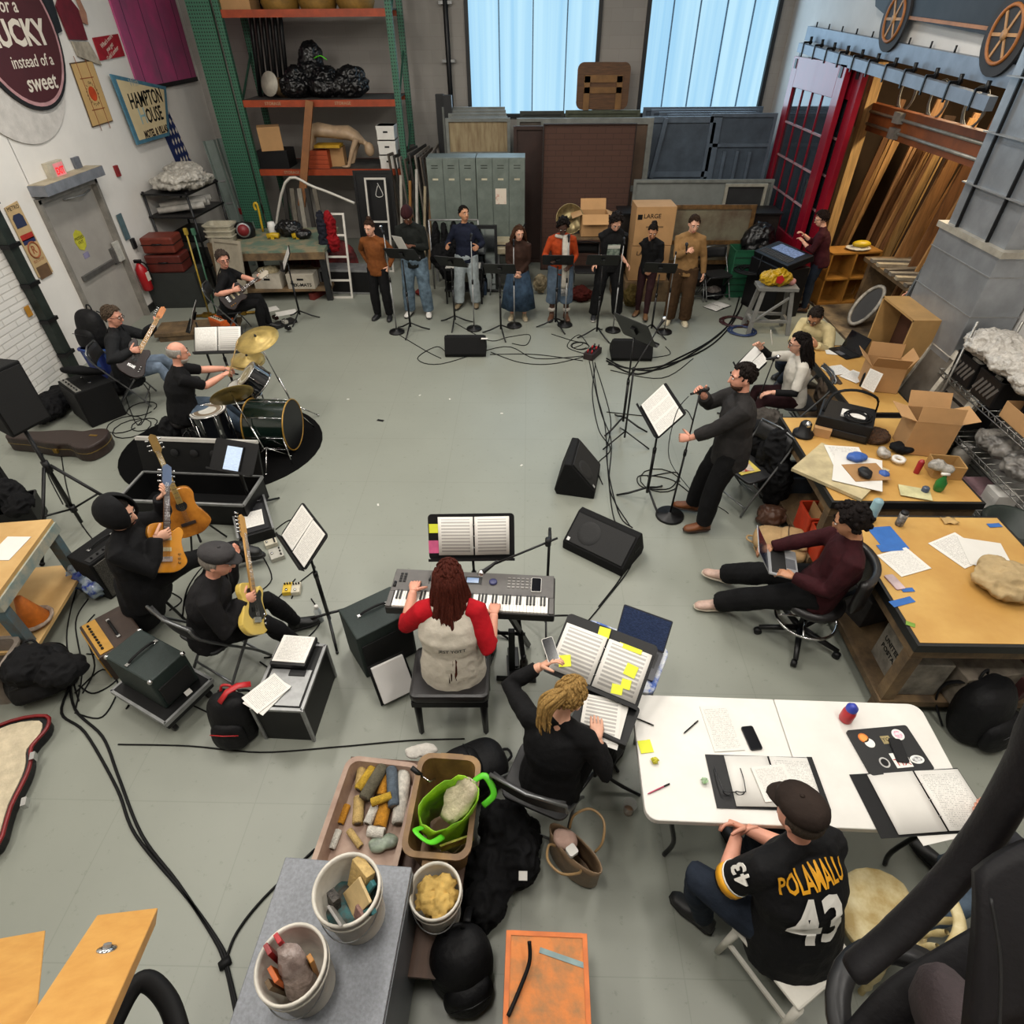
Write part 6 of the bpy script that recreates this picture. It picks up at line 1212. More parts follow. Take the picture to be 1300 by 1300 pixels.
# open red-edged guitar case at the lower left
r=T('open_guitar_case','open guitar case with cream lining and red trim at the lower left edge','guitar case',(-3.62,1.9,0),radians(25));po2=[(y*1.15,x*.8) for x,y in po]
G().prism(po2,0,.1).build('case_shell',BLK,r,bevel=.02);G().prism([(x*.86,y*.93) for x,y in po2],.1,.108).build('lining',mat('cream_plush','#cdbfa3',.95,0,.1,12,bump=.3),r);G().tube([(x*1.01,y*1.01,.1) for x,y in po2],.014,6,closed=True).build('red_trim',mat('trim_red','#7d1418',.4),r)
M=tr(-4.05,2.05,.1) @ rot(0,radians(-70),0)
g=G(tr(-.32,.1,.1) @ rot(0,radians(-100),radians(15)) @ tr(.2,0,0));g.prism([(y*1.15,x*.8) for x,y in po],0,.06);g.build('lid',mat('cream_plush','#cdbfa3',.95),r)
for k in range(2): G().box((.2,.1-.35*k,.1),(.03,.06,.05)).build('latch',CHR,r)
# cables
cable('pair of thick black cables sweeping from the amplifiers to the bottom edge',[(88,855),(95,900),(130,935),(150,985),(180,1060),(225,1120),(268,1185),(285,1222),(300,1290)],.01,group=None)
cable('second thick cable beside the first, sweeping to the bottom edge',[(92,865),(78,905),(108,930),(148,1000),(172,1060),(238,1140),(280,1200),(288,1225),(306,1300)],.01,group=None)
cable('thin cable running right from the floor bundle under the cabinet',[(286,1222),(300,1185),(335,1140),(400,1078)],.009,group=None)
cable('thin black cable crossing the floor below the backpack',[(150,945),(240,947),(330,955),(430,948),(520,940),(590,938)],.006,group=None)
tag(G().tube([P(284,1218,.012)+V((0,0,0)),P(287,1228,.012)],.034,10,flat=.5).build('cable_tie',RUB),'black tie round the cable bundle near the bottom edge','cable tie')
for k,pts in enumerate(([(100,735),(85,800),(90,850),(100,890)],[(112,760),(96,790),(104,850),(96,900)],[(120,780),(108,800),(120,845),(105,880)],[(95,880),(130,850),(150,870),(130,910),(95,905)],[(110,830),(140,835),(150,860),(120,880),(100,870)],[(160,770),(190,745),(230,760),(215,775)],[(265,905),(230,890),(180,880),(160,900)],[(75,560),(85,620),(100,660),(130,700)],[(50,560),(60,600),(80,640)],[(330,700),(345,735),(320,760),(340,770),(375,735)],[(375,705),(400,720),(380,740),(370,760)],[(350,672),(370,660),(390,672),(368,690)],[(395,760),(408,785),(390,810),(360,830),(335,835)],[(330,840),(345,855),(330,880)],[(210,640),(290,625),(330,640)],[(152,480),(175,540),(190,500),(165,470)])):
 cable('loose black cable looping among the band gear on the left',pts,.006)
for c,R_ in ((P(170,545),.22),(P(160,540),.2),(P(182,520),.18),(P(185,540),.15)): coil('loose black cable coiled on the floor left of the drums',(c.x,c.y,0),R_,1,.006,spread=.25,group='cable coils left of the drums')
# ===== the eight singers in a row ==========================================
def stander(label,fx,fy,hx,hy,face=180,lean=3,hands=None,**k):
 """feet midpoint and crown as seen; hands: offsets (right, forward, up) from the chest in body axes"""
 b=P(fx,fy,.0);H_=PY(hx,hy,b.y+.02).z;s=H_/1.755;ya=radians(face);f0=V((-sin(ya),cos(ya),0));r0=f0.cross(V((0,0,1)));hip=b+V((0,0,.925*s))-f0*.02
 hl,hr=[None if h is None else hip+V((0,0,.33*s))+r0*h[0]*s+f0*h[1]*s+V((0,0,h[2]*s)) for h in (hands or (None,None))]
 sp=k.pop('spread',.12);dx=k.pop('dx',0)
 return person(label,hip+V((dx,0,0)),face,lean,s=s,hl=hl,hr=hr,fl=b-r0*sp*s+f0*k.pop('sl',0)+V((0,0,.085*s)),fr_=b+r0*sp*s+f0*k.pop('sr',0)+V((0,0,.085*s)),**k)
e1=stander('singer in a rust brown sweater with hair in a bun, leftmost of the row',488,404,480,277,170,3,((-.22,-.0,-.3),(.2,-.1,-.28)),top=cloth('rust_fleece','#7a4620',.12),bot=BLACKC,hair=('bun','#3d2a1f'),hd=(-8,14),b=1.02,shoe='#17171a',loose=1.4,sk='fair')
e2=stander('singer in a maroon knit hat, black sweater and washed jeans',533,400,524,256,176,6,((-.1,.28,-.06),(.08,.3,-.05)),top=cloth('green_black','#191c1a',.1),bot=cloth('washed_denim','#6b7f8f',.2),hair=('beanie','#331519'),hd=(0,32),b=1.08,sk='brown',shoe='#e0dcd6',loose=1.8,spread=.16,sole='#2a2a2a',pl=(0,0,-1),pr=(0,0,-1))
e3=stander('singer with short dark hair in a navy shirt and pale jeans, looking aside',595,388,600,261,172,1,((-.28,.26,-.1),(.28,.26,-.1)),top=cloth('navy_shirt','#161b2c',.1),bot=LDENIM,hair=('short','#1b1512'),hd=(42,-6),b=1.1,sk='tan',shoe='#7d6e55',loose=1.8,spread=.15,sr=.12)
e4=stander('singer with long brown hair, dark brown sweatshirt and wide denim skirt',658,404,661,283,178,5,((-.05,.16,-.32),(.05,.16,-.32)),top=cloth('brown_sweat','#35221a',.12),bot=None,skirt=(cloth('skirt_denim','#3c5066',.2),.2,.29),hair=('long','#4a3020',.3),hd=(20,16),b=1.12,sk='fair',shoe='#b8a98c',sole='#c8bda8')
e5=stander('singer with big dark curly hair, orange sweater and a long white scarf',709,405,711,272,180,5,((-.14,.22,-.24),(.2,.3,-.12)),top=cloth('orange_knit','#a8401a',.12),bot=DENIM,botlen=.72,loose=2.2,hair=('curly','#16100e'),hd=(0,30),sk='dark',shoe='#5a3a26',spread=.13)
e6=stander('singer with dark hair in a black printed t-shirt, elbows out',768,404,785,263,184,9,((-.24,.1,-.3),(.24,.1,-.3)),top=BLACKC,sleeve=.47,bot=BLACKC,hair=('curly','#1c1614'),hd=(0,38),b=1.1,sk='fair',shoe='#202226',sole='#c9c5be',loose=1.8,spread=.2,el=(-.9,.4,.1),er=(.9,.4,.1))
e7=stander('singer in a black top and maroon leggings, hand raised to the chin',815,400,826,280,160,6,((-.1,.2,-.3),(.02,.17,.2)),top=BLACKC,bot=cloth('maroon_leggings','#2e181b',.1),hair=('pony','#1d1512'),hd=(10,26),b=.95,sk='tan',shoe='#6a4a2c',spread=.1,sl=.18,er=(.5,-.2,-.9))
e8=stander('singer in a tan sweater and brown trousers, holding a microphone, rightmost of the row',858,410,868,270,168,2,((-.3,.0,-.4),(.04,.28,.0)),top=cloth('tan_knit','#8f6d45',.08),bot=cloth('brown_cord','#46321f',.12),hair=('short','#38281e'),hd=(14,20),b=1.08,sk='fair',shoe='#cfc3a6',sole='#e0d8c4',loose=2.0,spread=.13,curl=(35,75))
# print on the black t-shirt, scarf, boot fur
def on_front(d,dz,dx,e): 
 m=d['mid'];u,r_,f_=d['u2'],d['r2'],d['f2'];o=m+u*dz-r_*dx+f_*e-d['base'];return Matrix(((-r_.x,u.x,f_.x,o.x),(-r_.y,u.y,f_.y,o.y),(-r_.z,u.z,f_.z,o.z),(0,0,0,1)))
M=on_front(e6,-.02,0,.152);pr=G(M).box((0,0,-.004),(.2,.23,.012)).build('shirt_print',mat('shirt_print','#8f9a8e',.7,0,.3,22,col2='#39493f'),e6['root']);G(M).box((0,.08,.004),(.2,.05,.004)).build('print_banner',mat('print_pale','#c9c6bd',.7),pr)
SCF=cloth('white_scarf','#c4bdb2',.1);g=G(e5['M0']);m,u,r_,f_=e5['neck'],e5['u'],e5['r'],e5['f']
g.tube(spline([m+f_*.06-r_*.03,m+r_*.09+f_*.03,m-f_*.08,m-r_*.09+f_*.03,m+f_*.075+r_*.03],4),.035,8,flat=.8);g.tube(spline([m+f_*.09+r_*-.06,m+f_*.17-r_*.06-u*.15,m+f_*.2-r_*.07-u*.45,m+f_*.2-r_*.07-u*.78],5),.06,8,flat=.22,up=tuple(f_));g.build('scarf',SCF,e5['root'])
g=G(e5['M0']);[g.cyl(m+f_*.2-r_*(.02+.012*k)-u*.78,m+f_*.205-r_*(.02+.013*k)-u*.92,.003,n=5) for k in range(9)];o_=g.build('fringe',SCF,e5['root'])
for an in (e5['fl'],e5['fr']): G(e5['M0']).lathe([(.05,.0),(.066,.02),(.066,.05),(.05,.07)],16,tuple(an+V((0,0,.06))),noise=.15).build('fur_cuff',cloth('fur','#c9c2b8',.1),e5['root'])
# stands in front of them
SG='black music stands along the row of singers'
for k,(bx,by,dx,dy,rz,lab) in enumerate(((522,422,515,322,172,'black music stand in front of the singer in the maroon knit hat'),(578,413,592,332,165,'black music stand in front of the singer in navy'),(636,425,640,341,176,'black music stand in front of the singer in the denim skirt'),(705,416,708,330,178,'black music stand in front of the singer with the white scarf'),(757,428,766,330,178,'black music stand in front of the singer in the printed t-shirt'),(826,424,846,340,172,'black music stand in front of the singer in the tan sweater'))):
 p=P(bx,by,0);h=PY(dx,dy,p.y).z;ms,DM=music_stand(lab,p,rz,h,48,SG,foot=10*k);sheet(lab.replace('black music stand in front of','white pages on the stand of'),DM @ tr(.02*(k % 3-1),.0,.004),.4,.28,PAGE if k % 2 else SCRIPT,'sheet_music','sheet music')
sheet('white page lifted above the stand of the singer in rust brown',tr(*PY(508,309,10.0)) @ rot(radians(60),0,radians(150)),.2,.28,BLANK,'sheet_music','sheet music');
for k,(bx,by,tx,ty,lab) in enumerate(((504,422,487,296,'straight microphone stand before the singer in rust brown'),(602,418,598,305,'straight microphone stand before the singer in navy'),(653,414,652,312,'straight microphone stand before the singer in the denim skirt'),(717,413,722,306,'straight microphone stand before the singer with the white scarf'),(778,420,792,310,'straight microphone stand before the singer in the printed t-shirt'),(843,422,858,322,'straight microphone stand before the singer in the tan sweater'))):
 p=P(bx,by,0);t=PY(tx,ty,p.y+.06)-p;mic_stand(lab,p,top=t)
 if k not in (5,): microphone(lab.replace('straight microphone stand before','microphone on the stand of'),p+t+V((0,-.07,.02)),(.02,.9,.25) if k else (-.25,.7,.3),group='microphones on the singers stands',head=CHR if k == 0 else None)
microphone('dark microphone in the hand of the singer in the tan sweater',e8['hr']+V((0,-.04,-.03)),(-.1,.25,1),group=None)
wedge('black floor monitor lying before the singer in navy',P(592,447,0),181,.64,.42,.3);wedge('black floor monitor behind the dark music stand in the middle',P(800,452,0),179,.62,.42,.3)
for k,(px,py) in enumerate(((615,430),(822,434))): sheet(['white label on the left floor monitor','white label on the floor monitor behind the dark stand'][k],tr(*P(px,py,.302)),.1,.05,BLANK,'paper_label','label')
# junction box on the floor
r=T('stage_box','small dark stage box full of plugs on the floor between the monitors','stage box',P(752,452,0),radians(-30));G().box((0,0,.05),(.16,.34,.1)).build('box_body',mat('stage_box','#2a1a1b',.5,0,.2,20),r,bevel=.006)
for i in range(4):
 for j in range(2): G().cyl((-.035+.07*j,-.12+.08*i,.1),(-.03+.07*j,-.11+.08*i,.15),.011).build('plug',BLKM if i % 2 else RED,r)
# centre: tilted stand and boom microphone
p=P(790,543,0);ms,DM=music_stand('tall dark music stand turned away in the middle of the floor',p,130,1.32,35,deskw=.52,deskh=.4)
r=T('microphone_stand','black boom microphone stand beside the tall dark music stand','microphone stand',P(792,562,0))
for k in range(3): a=-.5+2.1*k;G().tube([(0,0,.17),(.33*cos(a),.33*sin(a),.013)],.009,8).build('leg',BLKM,r)
G().cyl((0,0,.08),(0,0,1.0),.012).build('pole',BLKM,r);q0=V((0,0,1.0));q1=V((.26,.2,1.42));G().cyl(q0-(q1-q0)*.25,q1,.008).ell((0,0,1.0),(.025,.025,.03),8,6).build('boom',BLKM,r)
microphone('silver-headed microphone on the boom in the middle of the floor',P(792,562,0)+q1-V((.03,.02,.03)),(.5,.35,.65),head=CHR,group=None)
# lead singer
JK=cloth('charcoal_shirt','#2d2b2b',.12);b0=P(892,655,0)
d9=person('standing singer in a charcoal overshirt, eyes closed, singing into a microphone',(1.98,4.86,.95),84,3,s=1.02,b=1.12,hr=(1.62,4.92,1.46),hl=(1.55,4.82,1.05),fr_=(1.78,5.0,.09),fl=(1.83,4.68,.09),top=JK,sleeve=.88,hem=.18,bot=BLACKC,hair=('short','#1f1714'),hd=(2,8),sk='pink',shoe='#7a4520',sole='#3a2415',er=(.2,.7,-.9),el=(-.2,-.4,-.9),curl=(80,85),beard='#4a3328',pr=(0,-.8,0),pl=(0,.6,-.4),toploose=.012,loose=1.5,dr=(-.6,.1,.5),dl=(-.9,.2,-.1))
mic_stand('black round-based microphone stand gripped by the standing singer',P(850,655,0),top=V((d9['hl'].x-.09,d9['hl'].y+.03,1.5))-P(850,655,0)+V((.11,.03,0)),col=BLKM,base=.15)
microphone('black microphone held to the mouth of the standing singer',d9['hr']+V((-.12,.0,-.0)),(.75,-.02,.3),.17,None)
cable('cable hanging from the microphone of the standing singer',[d9['hr']+V((-.13,.0,-.02)),d9['hr']+V((-.22,-.02,-.2)),d9['hr']+V((-.2,0,-.7)),P(875,620,.25),P(882,628,.006),P(915,645,.006),P(925,652,.006)],.004)
ms,DM=music_stand('black music stand with three white pages beside the standing singer',P(820,634,0),-82,1.13,42,deskw=.62,deskh=.36,foot=40)
for k in range(3): sheet(['top white page on the stand of the standing singer','middle white page on the stand of the standing singer','lowest white page on the stand of the standing singer'][k],DM @ tr(-.2+.2*k,.0,.004+.001*k),.2,.3,PAGE,'sheet_music','sheet music')
wedge('black floor monitor on end, left of the standing singer',P(733,612,0),78,.55,.45,.42)
wedge('black floor monitor with its grille up, nearest the stage piano',P(765,698,0),-36,.68,.44,.32)
for k,pts in enumerate(([(752,455),(758,500),(768,540),(772,600),(780,660),(798,672)],[(748,458),(762,520),(776,560),(774,620),(800,668)],[(755,460),(775,530),(770,580),(785,650),(803,670)],[(756,462),(752,500),(760,545),(775,570),(758,590),(765,615)],[(745,450),(720,440),(735,425),(748,440)],[(740,452),(680,455),(640,440),(560,462),(530,455),(555,440),(570,452)],[(623,447),(660,460),(700,462),(745,452)],[(622,450),(680,450),(740,458)],[(505,424),(540,445),(560,455)],[(578,410),(620,432),(645,428),(672,425),(668,438),(650,436)],[(770,455),(800,468),(850,462),(900,440),(930,410),(945,380)],[(770,458),(810,475),(860,455),(905,430),(935,400),(948,370)],[(772,462),(830,470),(880,448),(925,412),(940,372)],[(775,470),(840,480),(880,455)],[(700,424),(725,432),(740,436),(728,442)],[(770,523),(850,530),(870,520),(880,535)],[(822,605),(860,600),(850,620),(815,618),(812,604),(850,608),(875,625)],[(806,690),(800,720),(770,760),(745,790)],[(804,692),(790,730),(760,770)],[(845,440),(850,450),(820,455)])):
 cable('loose black cable on the floor among the singers stands',pts,.012 if k in (10,11,12) else .0065,group='black cables between the monitors and the mixer')
coil('black cable looped on the floor beside the round-based stand',tuple(P(838,612)),.22,1,.006)
coil('black cable looped left of the stage box',tuple(P(735,440)),.14,2,.006)
for k,(px,py) in enumerate(((442,507),(533,502),(571,507),(637,525),(662,591),(480,641))): tag(G().box((0,0,.003),(.035,.02,.004),(0,0,k)).build('paper_scrap',BLANK,loc=P(px,py)),'tiny white paper scrap on the open floor','paper scrap','white scraps on the open floor')
tag(G().box((0,0,.003),(.09,.04,.004)).build('tape_piece',BLK,loc=P(483,534),rz=-.3),'short piece of black tape on the open floor','tape')
# ===== along the back wall ==================================================
GRNM=mat('rack_green','#2f5a48',.5,.2,.12,10);ORB=mat('rack_orange','#a8441f',.5,.1,.12,6);GREYM=mat('locker_grey','#6c7570',.5,.2,.1,5)
def perf(key='perforated_green'):
 if key in MATS: return MATS[key]
 M=mat(key,'#3a6b55',.5,.2,0);N=M.node_tree.nodes;L=M.node_tree.links;tc=mnode(M,'ShaderNodeTexCoord');sp=mnode(M,'ShaderNodeSeparateXYZ');L.new(tc.outputs['Object'],sp.inputs[0]);a=mth(M,'FRACT',mth(M,'MULTIPLY',mth(M,'ADD',sp.outputs[0],sp.outputs[1]),22));z=mth(M,'FRACT',mth(M,'MULTIPLY',sp.outputs[2],20));h=mth(M,'MULTIPLY',mth(M,'LESS_THAN',a,.5),mth(M,'LESS_THAN',z,.45));mx=N.new('ShaderNodeMix');mx.data_type='RGBA';mx.inputs[6].default_value=lin('#3a6b55');mx.inputs[7].default_value=lin('#16231d');L.new(h,mx.inputs[0]);L.new(mx.outputs[2],N['Principled BSDF'].inputs['Base Color']);return M
PG=perf();RY0,RY1=13.55,14.7;RX0,RX1=-5.45,-2.45
r=T('pallet_rack','tall pallet rack with green uprights and orange shelf beams by the back wall','shelving rack',(RX0,RY0,0));L_=RX1-RX0
for x in (0,L_):
 for y in (0,RY1-RY0): G().box((x,y,3.2),(.11,.09,6.4)).build('upright',PG,r)
 for k in range(5): G().bar((x,0,.4+1.2*k),(x,RY1-RY0,1.2+1.2*k),.03,.03,(1,0,0)).build('brace',GRNM,r)
G().box((-.32,.0,3.2),(.42,.06,6.4)).build('mesh_panel',PG,r)
ZS=(1.75,2.9,4.21)
for z in ZS:
 for y in (0,RY1-RY0): G().box((L_/2,y,z-.05),(L_-.1,.05,.11)).build('shelf_beam',ORB,r)
 G().box((L_/2,(RY1-RY0)/2,z-.005),(L_-.1,RY1-RY0-.04,.02)).build('shelf_deck',mat('deck_grey','#4a4743',.8,0,.15,5),r)
for z,xs_ in ((2.85,(.62,1.95)),(1.7,(.7,))):
 for x in xs_: text('STORAGE',.07,mat('stencil_pale','#b9a98a',.7),r,M=tr(x,-.027,z) @ rot(radians(90),0,0),depth=.001)
def onrack(px,py,dy,z): p=PY(px,py,RY0+dy);return V((p.x,RY0+dy,z))
# middle shelf: bags and a tan bucket on its side
BAGM=mat('bin_bag','#121214',.35,0,.15,10,bump=.6,bsc=14)
for k,(px,w_,h,lab) in enumerate(((375,.3,.5,'leftmost black bag on the middle rack shelf'),(398,.3,.85,'tallest black bag, heaped on the middle rack shelf'),(412,.3,.5,'black bag below the tall one on the middle shelf'),(443,.38,.5,'rightmost shiny black bag on the middle rack shelf'))):
 c=onrack(px,110,.35+.25*(k == 1),ZS[1]);lump(lab,[(c+V((0,0,h*.4)),(w_,.28,h*.4)),(c+V((.05,.03,h*.72)),(w_*.7,.22,h*.3))],BAGM,'black_bag','bag','black bags on the rack',seed=k,rough=.18)
tag(G().tube(spline([onrack(400,78,.2,ZS[1]+.62),onrack(408,77,.1,ZS[1]+.66),onrack(416,82,.1,ZS[1]+.6)],4),.025,8,flat=.4).build('green_strap',LIMEH),'bright green strap over the black bags','strap')
r=T('wicker_basket','tan basket on its side with a pale round end on the middle rack shelf','basket',onrack(345,118,.15,ZS[1]+.24));M=rot(radians(75),0,radians(-25));G(M).lathe([(.12,.0),(.15,-.25),(.19,-.55),(.17,-.6)],20).build('basket_wall',mat('wicker','#8a6f4c',.8,0,.2,40,bump=.4),r);G(M).lathe([(.2,.0),(.2,.02),(0,.03)],24).build('round_end',mat('pale_end','#b5afa2',.6),r)
# lower shelf: mannequin, boxes
MQ=mat('mannequin','#b59a7c',.5,0,.08,8)
r=T('mannequin','headless flesh-coloured mannequin crouched on all fours on the lower rack shelf','mannequin',onrack(440,195,.3,ZS[0]));g=G()
x0,x1=-.68,.28
g.loft([((x0,0,.62),V((0,.13,0)),V((.02,0,.1))),((x0+.2,0,.64),V((0,.17,0)),V((0,0,.13))),((x0+.5,0,.6),V((0,.15,0)),V((0,0,.11))),((x0+.8,0,.58),V((0,.19,0)),V((0,0,.13))),((x1,0,.5),V((0,.17,0)),V((0,0,.11))),((x1+.1,0,.44),V((0,.08,0)),V((0,0,.06)))],18)
for q in (-1,1): g.tube([(x0+.05,q*.09,.6),(x0-.02,q*.1,.3),(x0-.03,q*.1,.03)],[.08,.06,.04],10);g.tube([(x1-.0,q*.17,.5),(x1-.12,q*.2,.28),(x1-.22,q*.2,.04)],[.06,.045,.035],10);g.ell((x1-.28,q*.2,.03),(.1,.045,.025),10,6)
g.ell((x1+.2,-.02,.3),(.1,.09,.13),14,10);g.tube([(x1+.08,0,.45),(x1+.17,0,.36)],.05,10)
g.build('mannequin_body',MQ,r,remesh=.014)
for k in range(3):
 r=T('file_box',['top white file box of the stack at the right end of the lower rack shelf','middle white file box of the stack on the lower rack shelf','bottom white file box of the stack on the lower rack shelf'][k],'box',onrack(494,190,.2,ZS[0]+.5-.25*k),0,'white file boxes');G().box((0,0,.115),(.34,.36,.23)).build('box_body',WHITEP,r,bevel=.006);G().box((0,-.182,.13),(.09,.006,.03)).build('hand_hole',BLK,r);G().box((0,-.002,.2),(.35,.37,.06)).build('lid',WHITEP,r)
carton('tilted brown cardboard box at the left end of the lower rack shelf',onrack(343,175,.2,ZS[0]+.32),20,.42,.36,.4,closed=True,tape=False);
r=T('black_crate','black box under the tilted cardboard box','box',onrack(352,200,.3,ZS[0]),0);G().box((0,0,.16),(.6,.5,.32)).build('crate_wall',BLK,r,bevel=.01)
for k in range(4):
 o_=G().box((0,0,.04),(.42,.3,.075)).build('orange_box',mat('orange_carton','#a8431c',.6,0,.12,8),bevel=.004,loc=onrack(406,200,.2,ZS[0]+.078*k));tag(o_,['bottom flat orange box of the stack on the lower shelf','second flat orange box from the bottom of the stack','third flat orange box from the bottom of the stack','top flat orange box of the stack on the lower shelf'][k],'box','flat orange boxes')
tag(G().box((0,0,.03),(.5,.34,.05)).build('yellow_tray',mat('yellow_tray','#c79a1e',.5),loc=onrack(415,170,.25,ZS[0]+.35)),'yellow tray on top of the orange boxes','tray')
carton('brown cardboard box behind the mannequin arm',onrack(427,195,.4,ZS[0]),4,.34,.3,.34,closed=True)
# top shelf
r=T('storage_tote','tan box at the left end of the top rack shelf','box',onrack(301,0,.3,ZS[2]));G().box((0,0,.2),(.6,.5,.4)).build('tote_body',CARD,r)
for k in range(3): tag(G().lathe([(.3,0),(.34,.1),(.3,.22),(0,.25)],20,noise=.05).build('yellow_bundle',mat('yellow_bundle','#8f6a26',.7,0,.15,9),loc=onrack(355+48*k,0,.35,ZS[2])),['yellowish bundle in the middle of the top rack shelf','second yellowish bundle along the top rack shelf','bundle nearest the right end of the top rack shelf'][k],'bundle','bundles on the top rack shelf')
# dark tubes standing inside the rack, plank leaning on it
for k in range(6): tag(G().cyl((0,0,0),(.12,.5,2.3),.04,n=10).build('black_pipe',BLKM,loc=(RX0+.22+.11*k,RY0+.5,2.92)),'dark pipe standing behind the left rack upright','pipe','dark pipes standing in the rack')
a=PY(383,262,RY0-.45);b=PY(393,128,RY0-.1);tag(G().bar((0,0,0),b-a,.14,.05,(0,1,0)).build('wooden_plank',mat('brown_plank','#8a5626',.6,0,.12,4),loc=a),'brown wooden plank leaning on the front of the rack','plank')
# below the rack: dark clutter, ladder, frames
def frame_(label,p,w_,h,lean,m,fill=None,t=.05,rz=0,name='flat_panel',cat='panel',bars=(),group=None,dp=.03):
 r=T(name,label,cat,p,(radians(-lean),0,radians(rz)),group);g=G()
 for q in (-1,1): g.box((q*(w_-t)/2,0,h/2),(t,dp,h))
 for z in (t/2,h-t/2): g.box((0,0,z),(w_-2*t,dp,t))
 g.build('frame',m,r)
 for z in bars: G().box((0,0,h*z),(w_-2*t,dp,t)).build('crossbar',m,r)
 if fill: G().box((0,dp*.3,h/2),(w_-2*t,.01,h-2*t)).build('infill',fill,r)
 return r
WHM=mat('white_metal','#c9c5bc',.45,.1,.05,8)
frame_('black flat case leaning below the file boxes, with a white hanger',PY(472,262,13.1)*1 if 0 else V((-3.05,13.05,.55)),.78,1.25,8,BLK,BLK,name='black_board',cat='board')
frame_('white hand truck frame standing before the black board',V((-2.98,12.75,.0)),.42,1.72,10,WHM,t=.035,bars=(.55,.3),name='hand_truck',cat='hand truck')
tag(G().tube(spline([(0,0,.1),(.02,0,.06),(.08,0,-.1),(0,0,-.14),(-.06,0,-.1),(0,0,.06)],3),.006,6).build('clothes_hanger',WHITEP,loc=PY(480,240,12.72)),'white clothes hanger on the hand truck frame','hanger')
frame_('white step ladder hung with coats, behind the singer in rust brown',V((-3.5,11.25,0)),.42,1.45,14,WHM,t=.035,bars=(.22,.5,.75),name='step_ladder',cat='ladder')
for k,(dx,c,lab) in enumerate(((.0,'#8a1018','bright red coat hanging on the white ladder'),(-.14,'#20222c','navy coat hanging beside the red one'))):
 lump(lab,[((-3.55+dx,11.5,1.2),(.1,.1,.28)),((-3.55+dx,11.5,.95),(.12,.1,.2))],cloth('coat_%d' % k,c,.12),'coat','coat',seed=k)
for k,(x,c,h) in enumerate(((-2.62,'#b8b2a6',1.7),(-2.45,'#9a6a32',1.6),(-2.3,'#c9c5bc',1.8),(-2.16,'#b8a88a',1.5),(-2.05,'#8a6a46',1.5))): tag(G().bar((0,0,0),(.12,.35,h),.05,.03).build('leaning_lath',mat('lath_%d' % k,c,.6),loc=(x,12.9,0)),['pale lath leaning left of the lockers','brown lath leaning left of the lockers','white metal strip leaning left of the lockers','tan lath leaning left of the lockers','dark tan lath nearest the lockers'][k],'lath','laths leaning by the rack')
for k in range(9): frame_('dark framed flat stacked on edge beside the rack',V((-2.45+.085*k,13.9+.02*(k % 3),.3)),1.2,1.75-.03*(k % 4),4,mat('flat_frame_%d' % (k % 3),('#5a5046','#3a3632','#8a8278')[k % 3],.7),None,.05,74+2*k,'stacked_flat','panel',(),'framed flats stacked by the rack')
for k,x in enumerate((-1.78,-1.6)): tag(G().box((0,0,1.45),(.16,.16,2.9)).build('black_post',DK,loc=(x,14.5-.2*k,0)),['tall black square post left of the lockers','second tall black post, right of the first'][k],'post')
r=T('wall_pipe','black pipe running up the back wall left of the window','pipe',(-1.62,15.08,0));G().cyl((0,0,0),(0,0,6.5),.05).build('pipe_body',BLKM,r)
for z in (3.4,4.3,5.2): G().box((0,.03,z),(.26,.1,.05)).build('clamp',STEEL,r)
# lockers
LK0=PY(540,200,12.2);LK1=PY(667,200,12.2);lw=(LK1.x-LK0.x)/2
for k in range(2):
 r=T('locker_bank',['left bank of three dented grey green lockers','right bank of three grey green lockers with a poster'][k],'lockers',(LK0.x+lw*(k+.5),12.45,.62),0,'grey lockers');G().box((0,0,.77),(lw-.01,.46,1.54)).build('locker_body',GREYM,r,bevel=.006)
 for q in range(3):
  x=(q-1)*lw/3;dr=G().box((x,-.237,.77),(lw/3-.014,.016,1.5)).build('locker_door',mat('locker_door','#737d76',.45,.2,.12,4),r,bevel=.003);G().box((x,-.248,1.2),(.1,.006,.03)).build('label_holder',mat('label_pale','#c9c2a8',.5),dr)
  for z in (1.38,1.42): G().box((x,-.247,z),(.12,.004,.01)).build('vent',BLK,dr)
 if k: p_=G().box((0,-.25,.92),(.2,.004,.26)).build('poster',mat('poster_paper','#cfc3b4',.7,0,.2,9,col2='#a85a48',lo=.3,hi=.45),r)
r=T('steel_bench','steel table under the lockers','table',((LK0.x+LK1.x)/2,12.45,0));G().box((0,0,.59),(1.85,.6,.05)).build('benchtop',STEEL,r)
for x in (-.85,.85):
 for y in (-.25,.25): G().box((x,y,.285),(.05,.05,.57)).build('leg',STEEL,r)
r=T('sink_unit','cream enamel sink unit below the right lockers','sink',(.0-.28,11.9,0));G().box((0,0,.72),(.62,.42,.12)).build('sink_body',mat('enamel','#b9ad90',.35,0,.12,6),r,bevel=.02);G().box((-.45,.05,.84),(1.4,.35,.05)).build('sink_top',mat('enamel','#b9ad90',.35),r)
for x in (-.27,.27): G().box((x,0,.33),(.05,.3,.66)).build('leg',STEEL,r)
tag(G().cyl((0,0,0),(.25,.1,.35),.012).build('black_rod',BLK,loc=(-.28,11.85,.8)),'black rod sticking up from the sink unit','rod')
r=T('clothes_rack','low black clothes frame with dark garments left of the sink','clothes rack',(-1.35,11.75,0))
for q in (-1,1): G().cyl((q*.45,0,0),(q*.45,0,1.25),.016).build('post',STEEL,r)
G().cyl((-.45,0,1.25),(.45,0,1.25),.016).build('rail',STEEL,r)
for k in range(5): lump('dark garment hanging on the low clothes frame',[((-1.7+.17*k,11.77,.85),(.08,.14,.36)),((-1.7+.17*k,11.77,.6),(.09,.16,.2))],BLACKC,'garment','garment','garments on the low frame',seed=k)
